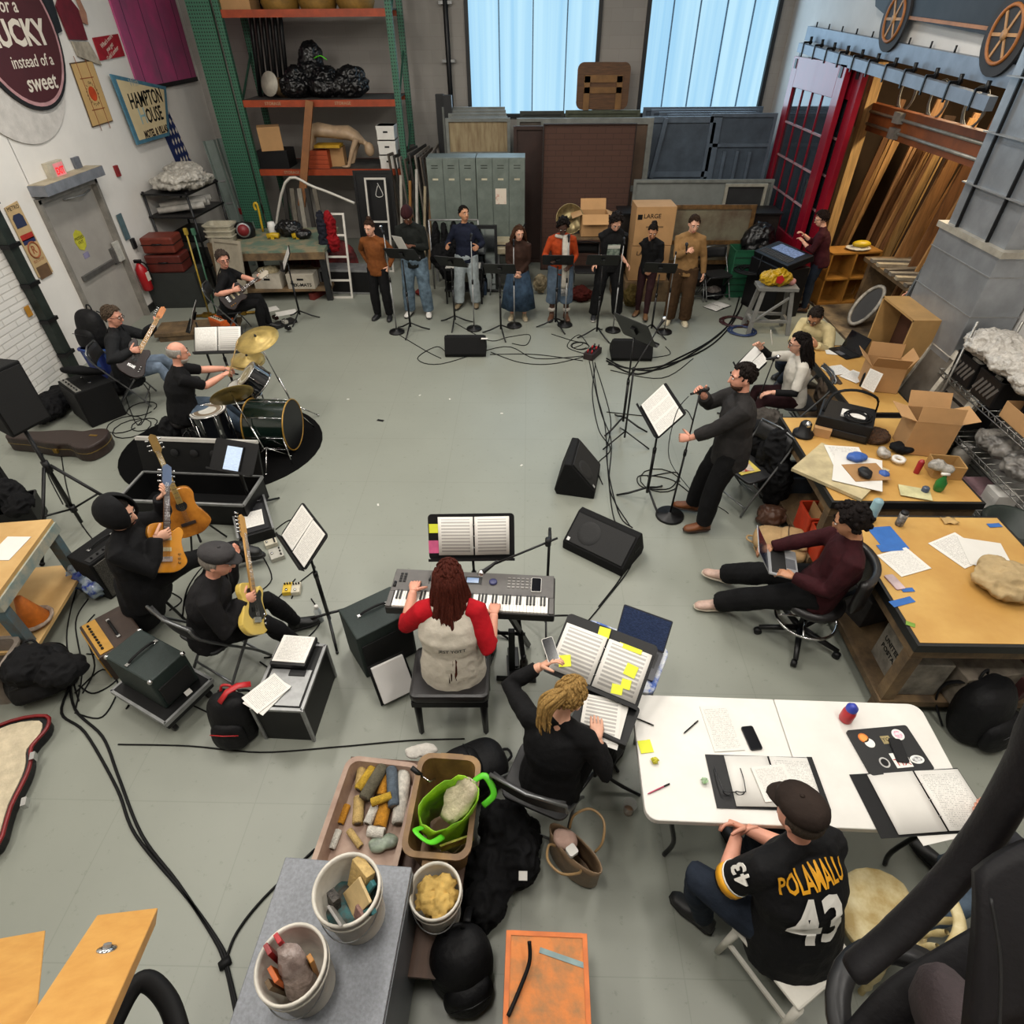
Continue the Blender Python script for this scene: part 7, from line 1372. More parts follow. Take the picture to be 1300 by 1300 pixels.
lump('black backpack heap on the chair behind the singer in the knit hat',[((-1.5,11.25,.75),(.25,.18,.25)),((-1.4,11.2,.55),(.2,.2,.2))],BLACKC,'black_bag','bag',seed=9)
r=T('mirror_frame','tall narrow dark framed mirror left of the sink basin','mirror',(-.75,11.6,0));G().box((0,0,.6),(.4,.04,1.2)).build('mirror_border',DK,r);G().box((0,-.022,.6),(.3,.006,1.08)).build('mirror_glass',mat('mirror','#9aa0a4',.08,1,0),r)
# big leaning flats
BRK=bricky('brown_brick_flat','#4b3228','#3a2620',.3,.09,.006,.3);RUST=mat('rusty_board','#6a5236',.7,0,.2,3,col2='#9a8a6a',lo=.4,hi=.75,stretch=(3,1,.5));OLV=mat('grey_green_paint','#5f655c',.7,0,.1,4)
def flat_px(label,x0,y0,x1,y1,Y,zb,m,fm=None,lean=4,t=.06,name='leaning_flat',bars=(),dp=.05):
 a=PY(x0,y0,Y);b=PY(x1,y1,Y);return frame_(label,V(((a.x+b.x)/2,Y-math.tan(radians(lean))*(a.z-zb) if 0 else Y,zb)),abs(b.x-a.x),a.z-zb,0,fm or m,m,t,0,name,'panel',bars,None,dp)
for k in range(4): flat_px(['grey framed flat nearest the window in the stack above the lockers','second grey framed flat in the stack above the lockers','third grey framed flat in the stack above the lockers','fourth grey flat in the stack above the lockers'][k],561+4*k,136+4*k,641+1*k,136,14.4-.12*k,0,OLV,mat('flat_edge','#7a7d78',.6),name='stacked_flat')
flat_px('rust-streaked flat with a grey frame above the lockers',565,150,648,196,13.85,0,RUST,mat('flat_edge','#7a7d78',.6),t=.06,bars=(PY(600,195,13.85).z/PY(600,150,13.85).z,))
flat_px('dark brown double flat left of the brick flat',652,160,690,280,13.4,.0,mat('dark_brown_flat','#38241d',.7,0,.12,4),None);flat_px('grey brown flat with a taped corner, under the window',656,150,690,182,13.75,0,mat('grey_brown','#564d45',.7,0,.12,4),mat('flat_edge','#7a7d78',.6))
flat_px('dark frame lying across the window foot',660,141,716,150,14.3,0,mat('dark_olive','#3a3d36',.7),None)
flat_px('large brown brick-patterned flat in the middle of the back wall',690,157,797,270,12.9,.0,BRK,mat('brick_edge','#2a1c17',.8),t=.02)
flat_px('grey-framed brown flat behind the brick flat',690,150,817,260,13.3,.0,mat('dull_brown','#5a4636',.7,0,.12,3),mat('flat_edge','#7a7d78',.6),t=.1,bars=(.55,));flat_px('olive board behind the wooden hatch',718,140,812,150,14.79,0,mat('olive_board','#585d4a',.7),None)
a,b=PY(734,79,14.75),PY(796,139,14.75);WDB=mat('stained_wood','#6e4a2b',.55,0,.15,5,stretch=(1,1,8));WDL=mat('stained_wood_light','#8f6636',.55,0,.12,5)
r=T('wooden_hatch','stained wooden hatch with a raised frame between the windows','hatch',((a.x+b.x)/2,14.8,b.z));W_,H_=b.x-a.x,a.z-b.z;G().prism(rrect(W_,H_+.0,.12),0,.05,WY(0,.0,H_/2)).build('hatch_board',WDB,r)
g=G(WY(0,-.055,H_*.42));g.box((0,H_*.24,0),(W_*.72,.12,.05));g.box((0,0,0),(W_*.72,.1,.05));[g.box((q*W_*.31,-.05,0),(.12,H_*.72,.05)) for q in (-1,1)];g.build('raised_frame',WDL,r)
# blue grey flats on the right
BG=mat('blue_grey_paint','#4a5663',.6,0,.12,4);BGL=mat('blue_grey_light','#5a6775',.55,0,.1,4)
for k in range(4): flat_px(['rearmost blue grey flat under the right window','second blue grey flat from the window','third blue grey flat from the window','fourth blue grey flat from the window'][k],817+10*k,136+3*k,966-4*k,150,14.7-.14*k,0,BG,BGL,name='stacked_flat')
r=flat_px('blue grey braced flat in front, left of the ribbed one',816,148,903,226,13.8,0,BG,BGL,t=.1,bars=(.62,));a=PY(826,226,13.72);b=PY(846,150,13.72);G().bar(a-r.location,b-r.location,.08,.04,(0,1,0)).build('diagonal_brace',BGL,r)
r=flat_px('ribbed blue grey flat at the right end of the stack',903,144,968,228,13.8,0,BG,BGL,t=.06,bars=(.35,.8))
for q in (-1,0,1): G().box((q*.25,-.02,1.0),(.06,.05,2.0)).build('rib',BGL,r)
GF=mat('grey_flat_paint','#7a7e7a',.65,0,.08,4)
flat_px('low pale grey flat behind the big boxes',805,228,976,258,12.6,0,GF,mat('flat_edge','#7a7d78',.6),t=.05,bars=());flat_px('small dark panel at the right end of the low grey flat',922,233,970,254,12.5,0,mat('charcoal_panel','#2a2b2c',.6),mat('pale_edge','#a5a294',.6),t=.05)
# dark console with an old framed picture, boxes
r=T('upright_piano','dark low cabinet running behind the boxes to the red door','cabinet',(3.15,12.15,0));G().box((0,0,.65),(2.9,.5,1.3)).build('cabinet_body',mat('near_black_wood','#1d1714',.5,0,.1,6),r,bevel=.01);G().box((0,-.02,1.315),(2.96,.56,.03)).build('cabinet_top',BLK,r)
r.name='low_cabinet'
a,b=PY(850,260,11.75),PY(944,335,11.75)
r=frame_('old gilt-framed dark picture leaning in front of the cabinet',V(((a.x+b.x)/2,11.75,max(.12,b.z))),b.x-a.x,a.z-max(.12,b.z),0,mat('old_gilt','#7a5a34',.5,.2,.2,12),mat('dark_painting','#4a3325',.6,0,.3,3,col2='#6f6a58',lo=.4,hi=.75),.07,0,'framed_picture','picture',(.38,))
GC=mat('green_crate','#1d5a3e',.5,0,.1,8)
r=T('plastic_crate','green plastic crate beside the picture frame','crate',PY(945,328,11.5)*1);r.location.z=0;g=G();rim(g,.5,.38,.85,taper=.97,r=.02,lip=.01);g.build('crate_wall',GC,r)
for k in range(6): G().box((0,-.192,.12+.12*k),(.46,.008,.02)).build('slat',mat('green_slat','#123b29',.6),r)
lump('crumpled black plastic behind the mixing desk',[((4.2,11.6,.9),(.3,.25,.35)),((4.35,11.4,.6),(.3,.25,.3))],BAGM,'black_plastic','plastic sheet',seed=5)
# cartons
def printed(r,txt,size,M,m=BLK): text(txt,size,m,r,'printed_lettering',M=M,depth=.0008,bold=.001)
c=PY(824,320,11.3);r=carton('large brown moving box with LARGE printed on it, top of the stack',V((c.x,11.4,.98)),2,.68,.5,.62,closed=True);printed(r,'LARGE',.1,tr(-.06,-.2515,.47) @ rot(radians(90),0,0));G().box((-.27,-.251,.46),(.08,.003,.08)).build('printed_icon',BLK,r);G().box((0,0,.582),(.66,.3,.006)).build('paper_on_top',mat('blue_print_paper','#b9bcc4',.6,0,.3,12,col2='#5a5f8a',lo=.3,hi=.42),r);G().box((0,-.2515,.3),(.3,.002,.025)).build('printed_line',mat('print_brown','#7a5c3a',.7),r)
r=carton('large brown moving box with LARGE printed on it, bottom of the stack',V((c.x,11.4,.37)),0,.68,.5,.6,closed=True);printed(r,'LARGE',.1,tr(-.1,-.2515,.47) @ rot(radians(90),0,0))
tag(G().box((0,0,.18),(.8,.6,.36)).build('wooden_pallet',OLDW,loc=(c.x,11.4,0)),'worn wooden base under the stack of LARGE boxes','pallet')
c=PY(753,300,11.4);carton('open brown box with its flaps up before the brick flat',V((c.x,11.5,1.08)),2,.46,.36,.36,(-20,65,-20,-50),m=CARD)
r=T('side_table','dark table under the open box','table',(c.x,11.55,0));G().box((0,0,1.05),(1.0,.5,.04)).build('tabletop',OLDW,r)
for x in (-.45,.45): G().box((x,0,.515),(.05,.4,1.03)).build('leg',OLDW,r)
r=T('brass_bowl','tarnished round metal dish standing beside the open box','dish',(c.x-.42,11.6,1.3));G(rot(radians(70),0,0)).lathe([(0,-.06),(.15,-.04),(.24,.02),(.25,.03)],28).build('dish_body',mat('tarnished','#a5946a',.35,.7,.2,8),r,solid=.006)
r=T('papers_cart','low black cart with an open white book on top, behind the singers','cart',(-1.15,11.15,0));G().box((0,0,.62),(.7,.4,.04)).build('cart_top',BLK,r);G().box((0,0,.25),(.7,.4,.04)).build('cart_shelf',BLK,r)
for x in (-.32,.32):
 for y in (-.17,.17): G().box((x,y,.31),(.03,.03,.62)).build('leg',BLKM,r)
binder('open white book lying on the low black cart',tr(-1.15,11.12,.642),.62,.3,WHITEP,(BLANK,BLANK),'open_book','book',ring=False)
# chairs, bags and bottles at the singers' backs
for k,(px,py) in enumerate(((640,372),(742,372),(873,380),(905,378))): folding_chair(['folding chair behind the singer in the denim skirt','folding chair behind the singer in the printed t-shirt','folding chair behind the singer in the tan sweater','folding chair with a dark coat, right of the singer in tan'][k],P(px,py,0),180+8*k-10,'folding chairs behind the singers')
bottle('blue drinks bottle on the floor behind the singer in navy',P(615,374,0),.05,.3,mat('bottle_navy','#26384f',.3),BLK)
lump('dark red bag on the floor right of the white scarf',[(P(737,373,.13),(.22,.16,.13))],cloth('red_bag','#4a1712',.15),'red_bag','bag',seed=3);lump('camouflage tan bag on the floor left of the maroon leggings',[(P(801,376,.2),(.14,.12,.2))],cloth('camo_bag','#6a5a30',.2),'tan_bag','bag',seed=4);lump('pale bag on the floor behind the white scarf stand',[(P(686,360,.2),(.13,.1,.18))],cloth('pale_bag','#8f8268',.2),'pale_bag','bag',seed=5)
lump('red cloth on the floor behind the washed jeans',[(P(536,371,.06),(.14,.1,.06))],cloth('red_cloth','#7a2a22',.15),'red_cloth','cloth',seed=6)
r=T('flight_case','black flight case with silver edges left of the singer in rust brown','case',P(447,372,0),radians(-3));G().box((0,.15,.22),(1.1,.4,.44)).build('case_body',FC,r)
for z in (.02,.43): G().box((0,-.05,z),(1.12,.02,.03)).build('metal_edge',STEEL,r)
for q in (-1,1): G().box((q*.55,-.05,.22),(.03,.02,.44)).build('metal_edge',STEEL,r)
G().box((0,.15,.445),(1.1,.4,.012)).build('metal_lid',STEEL,r)
tag(G().box((0,0,.06),(.8,.1,.12)).build('red_block',mat('brick_red','#7a2a22',.7,0,.15,8),loc=P(412,372,0),rz=radians(70)),'red painted wooden block beside the flight case','block')
# workbench with tools on the left
a,b=P(292,315,.92),P(402,318,.92);WBX,WBY=-4.55,11.8
r=T('workbench','paint-splattered workbench crowded with tools under the rack','workbench',(WBX,WBY,0),radians(4));PTB=mat('painted_benchtop','#8a7f66',.6,0,.3,5,col2='#5a6f60',lo=.4,hi=.6);G().box((0,0,.88),(1.75,1.5,.07)).build('benchtop',PTB,r);G().box((0,-.75,.82),(1.75,.04,.12)).build('apron',OLDW,r)
for x in (-.8,.8):
 for y in (-.68,.68): G().box((x,y,.42),(.1,.1,.84)).build('leg',DK,r)
G().box((0,0,.2),(1.7,1.45,.04)).build('lower_shelf',OLDW,r)
def wb(px,py,z=.92): return P(px,py,z)
r=T('shop_vacuum','black and red shop vacuum on the workbench','vacuum',wb(312,300));G().lathe([(.18,0),(.2,.1),(.17,.22),(0,.26)],20).build('vacuum_body',BLK,r);G(rot(radians(80),0,radians(20))).lathe([(.1,.2),(.1,.24),(0,.25)],18,(.0,.12,0)).build('red_filter',mat('filter_red','#7a1d22',.5),r);G(rot(radians(80),0,radians(20))).lathe([(.125,.17),(.125,.21),(.1,.215)],18,(.0,.12,0)).build('filter_ring',STEEL,r)
lump('black tool bag on the workbench',[(wb(367,290,1.05),(.26,.18,.14)),(wb(385,297,.99),(.15,.14,.08))],BAGM,'tool_bag','bag',seed=7);tag(G().lathe([(.07,0),(.08,.12),(.06,.2),(0,.21)],16).build('white_jug',WHITEP,loc=wb(347,296,.92)),'white jug beside the black tool bag','jug')
for k,(px,py) in enumerate(((340,303),(372,303))): tag(G().tube([(0,0,.04),(.1,.02,.06),(.22,0,.05)],[.05,.045,.05],10).box((.1,0,.02),(.06,.06,.1)).build('power_drill',mat('tool_yellow','#c9a51e',.45),loc=wb(px,py)),['yellow power drill at the left on the workbench','yellow power drill at the right on the workbench'][k],'power drill')
tag(G().tube(spline([(0,0,0),(.02,0,.45),(-.02,0,.5),(-.05,0,.45),(-.03,0,.38)],4),.022,8).build('spade_grip',mat('tool_yellow','#c9a51e',.45),loc=wb(334,294,.92)),'yellow D-shaped handle standing on the workbench','handle')
tag(G().box((0,0,.06),(.55,.3,.12)).build('red_toolbox',mat('tool_red','#7a1519',.5,0,.12,8),loc=wb(320,270,.92)),'red metal toolbox at the back of the workbench','toolbox')
for k,(px,py,lab,t_) in enumerate(((330,345,'white box of rags on the lower bench shelf',None),(365,350,'white box marked TEK-MATS on the lower bench shelf','TEK-MATS'))):
 r=T('storage_box',lab,'box',V((WBX-.25+.62*k,WBY-.53,.222)));G().box((0,0,.13),(.5,.3,.26)).build('box_body',mat('box_white','#b9b1a2',.7,0,.08,6),r);G().box((0,-.152,.17),(.12,.004,.035)).build('hand_hole',BLK,r)
 if t_: text(t_,.085,BLK,r,M=tr(0,-.153,.07) @ rot(radians(90),0,radians(0)),bold=.002,depth=.001)
lump('cream rags heaped in the open white box',[((WBX-.25,WBY-.53,.5),(.2,.12,.08))],cloth('cream_rag','#b5a888',.1),'rags','rags',seed=8)
lump('bag of shoes and red cloths under the rack',[((-3.95,12.6,.35),(.5,.3,.35)),((-4.6,12.9,.3),(.5,.3,.3))],cloth('clutter_red','#3a1a1a',.3,col2='#8a1a1c') if 0 else mat('clutter_red','#2c1516',.8,0,.3,4,col2='#6a1a1c'),'clothes_pile','clothes',seed=10)
tag(G().tube(spline([PY(345,330,12.7),PY(362,232,12.6),PY(400,238,12.6),PY(450,258,12.5)],5),.025,8).build('bent_pipe',WHM),'bent pale pipe lying across under the rack','pipe')
for k in range(5): tag(G().bar((0,0,0),(.08-.05*k,.3,1.5),.08,.05,(0,1,0)).build('scrap_board',mat('scrap_%d' % (k % 3),('#2a2622','#6f685c','#9a9488')[k % 3],.7),loc=(-4.9+.2*k,12.8,0)),'scrap board leaning in the dark under the rack','board','scrap boards under the rack')
# ===== right side: doors, store, duct, benches ==============================
DRED=mat('door_red','#8c1226',.3,0,.08,3,coat=.3);RAILB=mat('rail_steel','#7f8894',.45,.4,.08,4)
y0,y1=PX(1080,88,4.9).y,PX(1014,68,4.9).y
def red_door(nm,x,ya,yb,top,lab):
 r=T(nm,lab,'door',(x,(ya+yb)/2,.03));W_=yb-ya;H_=top-.03;st=.26;g=G()
 for q in (-1,1): g.box((0,q*(W_-st)/2,H_/2),(.09,st,H_))
 for z,h in ((.45,.9),(H_-.22,.44)): g.box((0,0,z),(.09,W_-2*st,h))
 g.build('door_frame',DRED,r,bevel=.006);iw=W_-2*st;ih=H_-.9-.44;z0=.9
 G().box((.0,0,z0+ih/2),(.01,iw,ih)).build('glass_pane',mat('door_glass','#2c3238',.06,0,.1,2,spec=.9),r)
 for k in range(1,4): G().box((0,-iw/2+iw*k/4,z0+ih/2),(.05,.025,ih)).build('glazing_bar',DRED,r)
 for k in range(1,4): G().box((0,0,z0+ih*k/4),(.05,iw,.03)).build('glazing_bar',mat('bar_pale','#b98f92',.4),r)
 for q in (-1,1): G().box((-.05,q*(W_/2-.16),H_-.1),(.012,.1,.14)).build('hanger_plate',BLKM,r);G().box((0,q*(W_/2-.16),H_+.04),(.03,.08,.1)).build('roller_bracket',BLKM,r)
red_door('sliding_door',4.88,y0,y1,3.5,'front red sliding door with sixteen glass panes, hanging from the rail');red_door('sliding_door',5.02,y0-.3,y1-.3,3.5,'rear red sliding door, mostly hidden behind the front one')
for nm,lab,a,b,w_,h in (('steel_beam','blue grey steel beam bolted to the wall above the sliding doors',PX(1027,42,5.05),PX(1300,100,5.05),.1,.2),('door_rail','steel rail with hangers that carries the red doors',PX(1016,60,4.88),PX(1258,132,4.88),.09,.13)):
 r=T(nm,lab,'rail',a);G().bar((0,0,0),b-a,w_,h).build('rail_body',RAILB,r)
 for k in range(11): c=(b-a)*(k+.5)/11;(G().box((c.x+.02,c.y,c.z+.09),(.14,.025,.03)).box((c.x-.05,c.y,c.z),(.02,.025,.2)).cyl((c.x+.06,c.y,c.z+.06),(c.x+.06,c.y,c.z+.17),.025,n=8).build('hanger',BLKM,r) if nm == 'door_rail' else G().cyl((c.x,c.y,c.z+.09),(c.x,c.y,c.z+.17),.012,n=6).build('bolt',BLKM,r))
# car cut-out high on the wall
CARK=mat('car_black','#232326',.6,0,.25,3);r=T('car_sign','flat wooden cut-out of an old black car with orange spoked wheels, high on the wall','wall sign',(5.04,9.0,3.0));Mc=WXR(0,0,0)
def cq(px,py): q=PX(px,py,5.0);return (-(q.y-9.0),q.z-3.0)
po_=[cq(*q) for q in ((1114,-60),(1112,8),(1122,17),(1180,30),(1262,46),(1300,20),(1330,-60))];G().prism(po_,0,.05,Mc).build('car_body',CARK,r)
g=G();a,b=cq(1153,22),cq(1256,36);g.box(((a[0]+b[0])/2,(a[1]+b[1])/2,.055),(math.hypot(a[0]-b[0],a[1]-b[1]),.035,.01),(0,0,math.atan2(b[1]-a[1],b[0]-a[0])),M=Mc);g.build('running_board_line',mat('car_tan','#a5714a',.6),r)
for px,py,R_,yy in ((1139,24,.36,0),(1281,44,.36,0)):
 x,y=cq(px,py);M_=Mc @ tr(x,y,.05);w_=G().prism(circ(R_,30),0,.03,M_).build('wheel',mat('tyre_dark','#2a2829',.7),r);G(M_).tube([(R_*.68*cos(a*pi/14),R_*.68*sin(a*pi/14),.034) for a in range(28)],.02,6,closed=True).build('wheel_ring',mat('wheel_orange','#a8672e',.6),w_)
 for k in range(6): G(M_).box((R_*.33*cos(k*pi/3),R_*.33*sin(k*pi/3),.034),(R_*.56,.03,.012),(0,0,k*pi/3)).build('spoke',mat('wheel_tan','#b98a58',.6),w_)
 G(M_).cyl((0,0,.03),(0,0,.05),.05).build('hub',MATS['wheel_tan'],w_)
# timber store
WDC=[mat('timber_%d' % k,c,.7,0,.15,4,stretch=(8,8,.6)) for k,c in enumerate(('#c4945a','#a87846','#d6ab6c','#7f5632','#b5875a','#4a3423'))]
random.seed(21)
for k in range(58):
 y=12.9-.082*k;x=6.3+.25*sin(k*1.7)+.25*(k % 3);h=random.uniform(2.3,3.0);tag(G().bar((0,0,0),(random.uniform(.25,.5),random.uniform(-.12,.12),h),random.choice((.05,.1,.16,.2)),.04,(0,1,0)).build('timber_plank',WDC[k % 6],loc=(x,y,0)),'long timber plank leaning upright in the lit store','plank','planks stacked upright in the store')
for k in range(7): tag(G().box((0,0,0),(.5,.7,.14)).build('stacked_timber',WDC[(2,0,4)[k % 3]],loc=(7.7,9.0,.55+.3*k)),'short timber block in the lit stack at the right of the store','timber','timber blocks in the store')
r=T('store_beam','orange brown beam with grey conduit across the store','beam',(5.7,10.3,2.78));G().box((0,0,0),(.12,4.2,.38)).build('beam_body',mat('beam_brown','#8a4a1e',.6,0,.12,4),r)
for z in (.08,-.09): G().cyl((-.08,1.6,z),(-.08,-2.0,z),.022).build('conduit',mat('conduit_grey','#a5a39c',.4,.4),r)
for z,y in ((.1,.6),(-.1,.6)): G().box((-.1,y,z),(.08,.2,.14)).build('junction_box',mat('conduit_grey','#a5a39c',.4,.4),r)
tag(G().box((0,0,1.75),(.16,.14,3.5)).build('timber_post',WDC[2],loc=(5.6,12.0,0)),'pale timber post at the left of the store opening','post')
for k in range(3): coil('loop of pale cable hanging high in the store',(0,0,0),.22,3,.012,mat('pale_cable','#8d8a82',.5),spread=.1,group='cable loops high in the store').matrix_world=tr(5.75,11.2-.9*k,3.15) @ rot(0,radians(90),0)
# duct
GALV=mat('galvanised_duct','#9da1a6',.38,.55,.1,3,bump=.04,bsc=90);r=T('air_duct','large galvanised air duct coming down beside the store opening','duct',(4.82,6.68,0))
G().box((0,0,1.15),(.5,1.1,2.3)).build('lower_duct',GALV,r,bevel=.01);G().box((.02,-.0,4.4),(.44,1.0,4.1)).build('upper_duct',GALV,r);G().box((0,0,2.32),(.53,1.18,.06)).build('flange',mat('flange_pale','#b3ada0',.45,.3),r)
for z in (.8,1.25,1.7,2.1,2.75,3.2,3.65,4.1): G().box((0,0,z),(.51 if z < 2.3 else .49,1.11 if z < 2.3 else 1.01,.012)).build('seam',STEEL,r)
for y in (-.25,.3): G().box((-.225,y,3.3),(.03,.02,1.9)).build('rod',BLKM,r)
# big wooden boxes
r=T('wooden_crate','tall open-fronted wooden box leaning by the duct','crate',(4.42,6.88,.01),radians(-90));PB=mat('pale_ply','#b08a55',.6,0,.1,3);DB_=mat('dark_inside','#4a2a1a',.7,0,.1,4);g=G()
for q in (-1,1): g.box((q*.36,0,.75),(.025,.3,1.5))
g.box((0,0,1.49),(.74,.3,.025));g.box((0,0,.012),(.74,.3,.025));g.build('box_shell',PB,r);G().box((0,.14,.75),(.7,.02,1.46)).build('box_back',DB_,r)
r=T('shelf_unit','honey-coloured wooden cubby shelf with a yellow parcel on top','shelf',(5.72,11.2,.0),radians(8));HON=mat('honey_wood','#b07a34',.5,0,.12,4);g=G()
for x in (-.45,0,.45): g.box((x,0,.45),(.03,.4,.9))
for z in (.015,.45,.89): g.box((0,0,z),(.93,.4,.03))
g.build('cubby_frame',HON,r);G().box((0,.19,.45),(.9,.02,.88)).build('cubby_back',HON,r)
lump('crumpled white and yellow wrapper on the honey-coloured shelf',[((5.8,11.15,.94),(.22,.16,.03))],mat('wrapper_paper','#cdc6b8',.7,0,.1,12,bump=.3),'wrapper','wrapper',seed=2);tag(G().ell((0,0,.06),(.16,.09,.06),noise=.05).build('yellow_parcel',mat('parcel_yellow','#d6b41f',.4),loc=(5.82,11.12,.95)),'yellow parcel on the wrapper on the shelf','parcel')
r=T('timber_rack','bench of grey timber offcuts behind the wooden box','bench',(6.2,9.9,0));G().box((0,0,.85),(.8,1.9,.06)).build('benchtop',OLDW,r)
for y in (-.8,.8): G().box((0,y,.41),(.7,.1,.82)).build('leg',OLDW,r)
for k in range(7): tag(G().box((0,0,.03),(.75,.1,.05)).build('timber_offcut',mat('offcut_%d' % (k % 3),('#8a8378','#6a6258','#b0a48e')[k % 3],.8,0,.15,6),loc=(6.15,9.2+.22*k,.88),rz=.15*sin(k*2)),'grey timber offcut on the bench in the store opening','timber','grey offcuts on the store bench')
tag(G().bar((0,0,0),(.2,-.1,1.5),.2,.04,(0,1,0)).build('grey_board',mat('grey_board','#6d7072',.6),loc=(5.5,8.9,.0)),'upright grey board beside the person hidden by the duct','board')
r=T('serving_tray','dark oval panel with a chipped white rim leaning by the boxes','panel',M=fr(P(1100,388,.35),(.45,.1,.75),None,(-.5,-.75,.45)));G().prism(circ(.15,28,.34),-.015,.015).build('panel_face',mat('slate_panel','#2d2c2d',.6,0,.1,8),r);G().tube([(.34*cos(a*pi/16),.15*sin(a*pi/16),.015) for a in range(32)],.03,6,closed=True).build('white_rim',mat('chipped_white','#c5beb2',.6,0,.25,9),r)
# person half hidden by the duct
person('person in dark blue leaning on the bench, mostly hidden by the duct',(5.95,8.55,.8),60,18,hl=(5.55,8.5,.75),hr=(5.7,9.0,.9),top=cloth('blue_jacket','#1f2a4a',.15),bot=DDENIM,hair=('short','#2a1f18'),sk='pink')
# mixing desk and its operator
r=T('mixing_desk','digital mixing desk with a lit screen on a black flight case','mixer',(4.34,10.72,0),radians(-70));G().box((0,0,.42),(.85,.55,.84)).build('case',BLK,r,bevel=.01);M=tr(0,.02,.93) @ rot(radians(14),0,0);G(M).box((0,0,0),(.9,.5,.1)).build('desk_body',BLK,r,bevel=.01);G(M).box((0,.09,.052),(.6,.2,.006)).build('screen',mat('mixer_screen','#7d90b8',.3,0,.3,30,emit=.3),r);g=G(M);[g.box((-.38+.048*k,-.12,.054),(.012,.14,.01)) for k in range(16)];o_=g.build('fader_strips',GK,r);o_['kind']='stuff'
coil('bundle of black and white cables at the back of the mixing desk',(3.95,10.95,.6),.2,5,.016,spread=.35)
d=stander('sound operator in a maroon shirt and glasses, bent over the mixing desk',1020,394,1040,266,62,12,((-.16,.36,-.02),(.12,.4,.02)),top=cloth('maroon_shirt','#3a0f17',.12),sleeve=.75,bot=DDENIM,hair=('wave','#2a1d18'),hd=(6,22),b=1.1,glasses='#2a2020',pl=(0,0,-1),pr=(0,0,-1),shoe='#5a3a20')
r=T('work_stool','tall grey timber saw bench holding a yellow bag','stool',(4.02,9.82,0),radians(-4));GP=mat('grey_paint_wood','#82817d',.6,0,.1,6);G().box((0,0,.73),(.62,.34,.05)).build('bench_top',GP,r)
for x in (-1,1):
 for y in (-1,1): G().bar((x*.22,y*.12,.71),(x*.32,y*.2,0),.06,.05).build('leg',GP,r)
 G().bar((x*.29,-.17,.2),(x*.29,.17,.2),.05,.04).build('rail',GP,r)
for y in (-1,1): G().bar((-.28,y*.17,.22),(.28,y*.17,.22),.05,.04).build('rail',GP,r)
G().bar((-.3,-.19,.2),(.2,-.14,.6),.04,.03).build('brace',GP,r)
r=lump('bright yellow crisp bag on the grey saw bench',[((3.96,9.8,.88),(.26,.12,.13)),((4.1,9.82,.86),(.14,.1,.11))],mat('yellow_bag','#c9a01c',.35,0,.15,9,bump=.3),'snack_bag','bag',seed=3);tag(G().prism(circ(.07,5),0,.008,tr(3.98,9.66,.89) @ rot(radians(80),0,0)).build('red_label',RED),'dark red label on the yellow bag','label')
lump('pink wrapper beside the yellow bag',[((4.24,9.8,.81),(.06,.05,.05))],mat('pink_wrap','#c58a84',.5),'wrapper','wrapper',seed=5)
coil('blue cable coil on the floor by the saw bench',(3.62,9.75,0),.2,7,.009,mat('cable_blue','#22345e',.5));coil('dark red cable coil on the floor by the saw bench',(3.6,10.15,0),.22,5,.009,mat('cable_maroon','#3a1216',.5))
for k,z in enumerate(((945,385),(950,392),(955,380))): cable('black multicore cable rising from the floor to the mixing desk',[z,(958,366),PY(962,345,10.6),PY(968,325,10.8)],.012,group='cables rising to the mixing desk')
binder('open white script lying on the floor beside a black jacket',quad((885,390),(912,380),(900,402),.003)[0],.44,.3,BLK,(PAGE,BLANK),'open_script','script')
lump('black jacket with a pale scarf on the floor right of the tan sweater',[(P(905,374,.07),(.2,.14,.07)),(P(915,368,.08),(.12,.12,.08))],BLACKC,'jacket','jacket',seed=2);lump('pale scarf on the black jacket on the floor',[(P(906,368,.15),(.14,.1,.06))],cloth('pale_scarf','#8f8580',.2),'scarf','scarf',seed=6)
# readers at the far bench
TE=cloth('white_tee','#c9c4ba',.06);d=person('seated person with long dark hair in a white t-shirt over black sleeves',(3.28,6.62,.5),86,8,s=1.0,b=1.08,hr=(2.8,6.85,1.05),hl=(2.9,6.4,.68),fl=(2.8,6.45,.1),fr_=(2.78,6.72,.1),top=TE,sleeve=.45,bot=cloth('maroon_trousers','#2c1418',.12),hair=('long','#17110f',.34),hd=(-6,14),sk='fair',glasses='#2a1a1a',pl=(0,0,-1),dl=(-.8,.2,-.3))
for S_,E_,H_ in ((d['SL'],d['EL'],d['hl']),(d['SR'],d['ER'],d['hr'])): g=G(d['M0']);g.tube([S_.lerp(E_,.35),E_,E_.lerp(H_,.85)],[.054,.052,.04],12);g.build('black_sleeve',BLACKC,d['root'],remesh=.011)
folding_chair('folding chair with a brown jacket under the person in the white t-shirt',(3.34,6.62,0),86,None,seat=.45);lump('brown jacket over the back of the white t-shirt chair',[((3.62,6.5,.62),(.1,.24,.22)),((3.66,6.42,.42),(.1,.2,.2))],cloth('brown_jacket','#4f4338',.15),'jacket','jacket',seed=4)
ms,DM=music_stand('black music stand before the person in the white t-shirt',(2.72,6.78,0),-92,.86,35);sheet('left white page before the person in the white t-shirt',DM @ tr(-.11,.01,.004) @ rot(0,0,.1),.22,.3,BLANK,'sheet_music','sheet music');sheet('right white page before the person in the white t-shirt',DM @ tr(.12,.03,.006),.22,.3,PAGE,'sheet_music','sheet music')
p=P(958,545,0);mic_stand('black boom stand right of the standing singer',V((2.78,6.5,0)),top=V((.1,.05,1.02)),group=None,col=BLKM);microphone('silver-headed microphone before the person in the white t-shirt',(2.78,6.52,1.04),(.95,.2,.12),head=CHR,group=None)
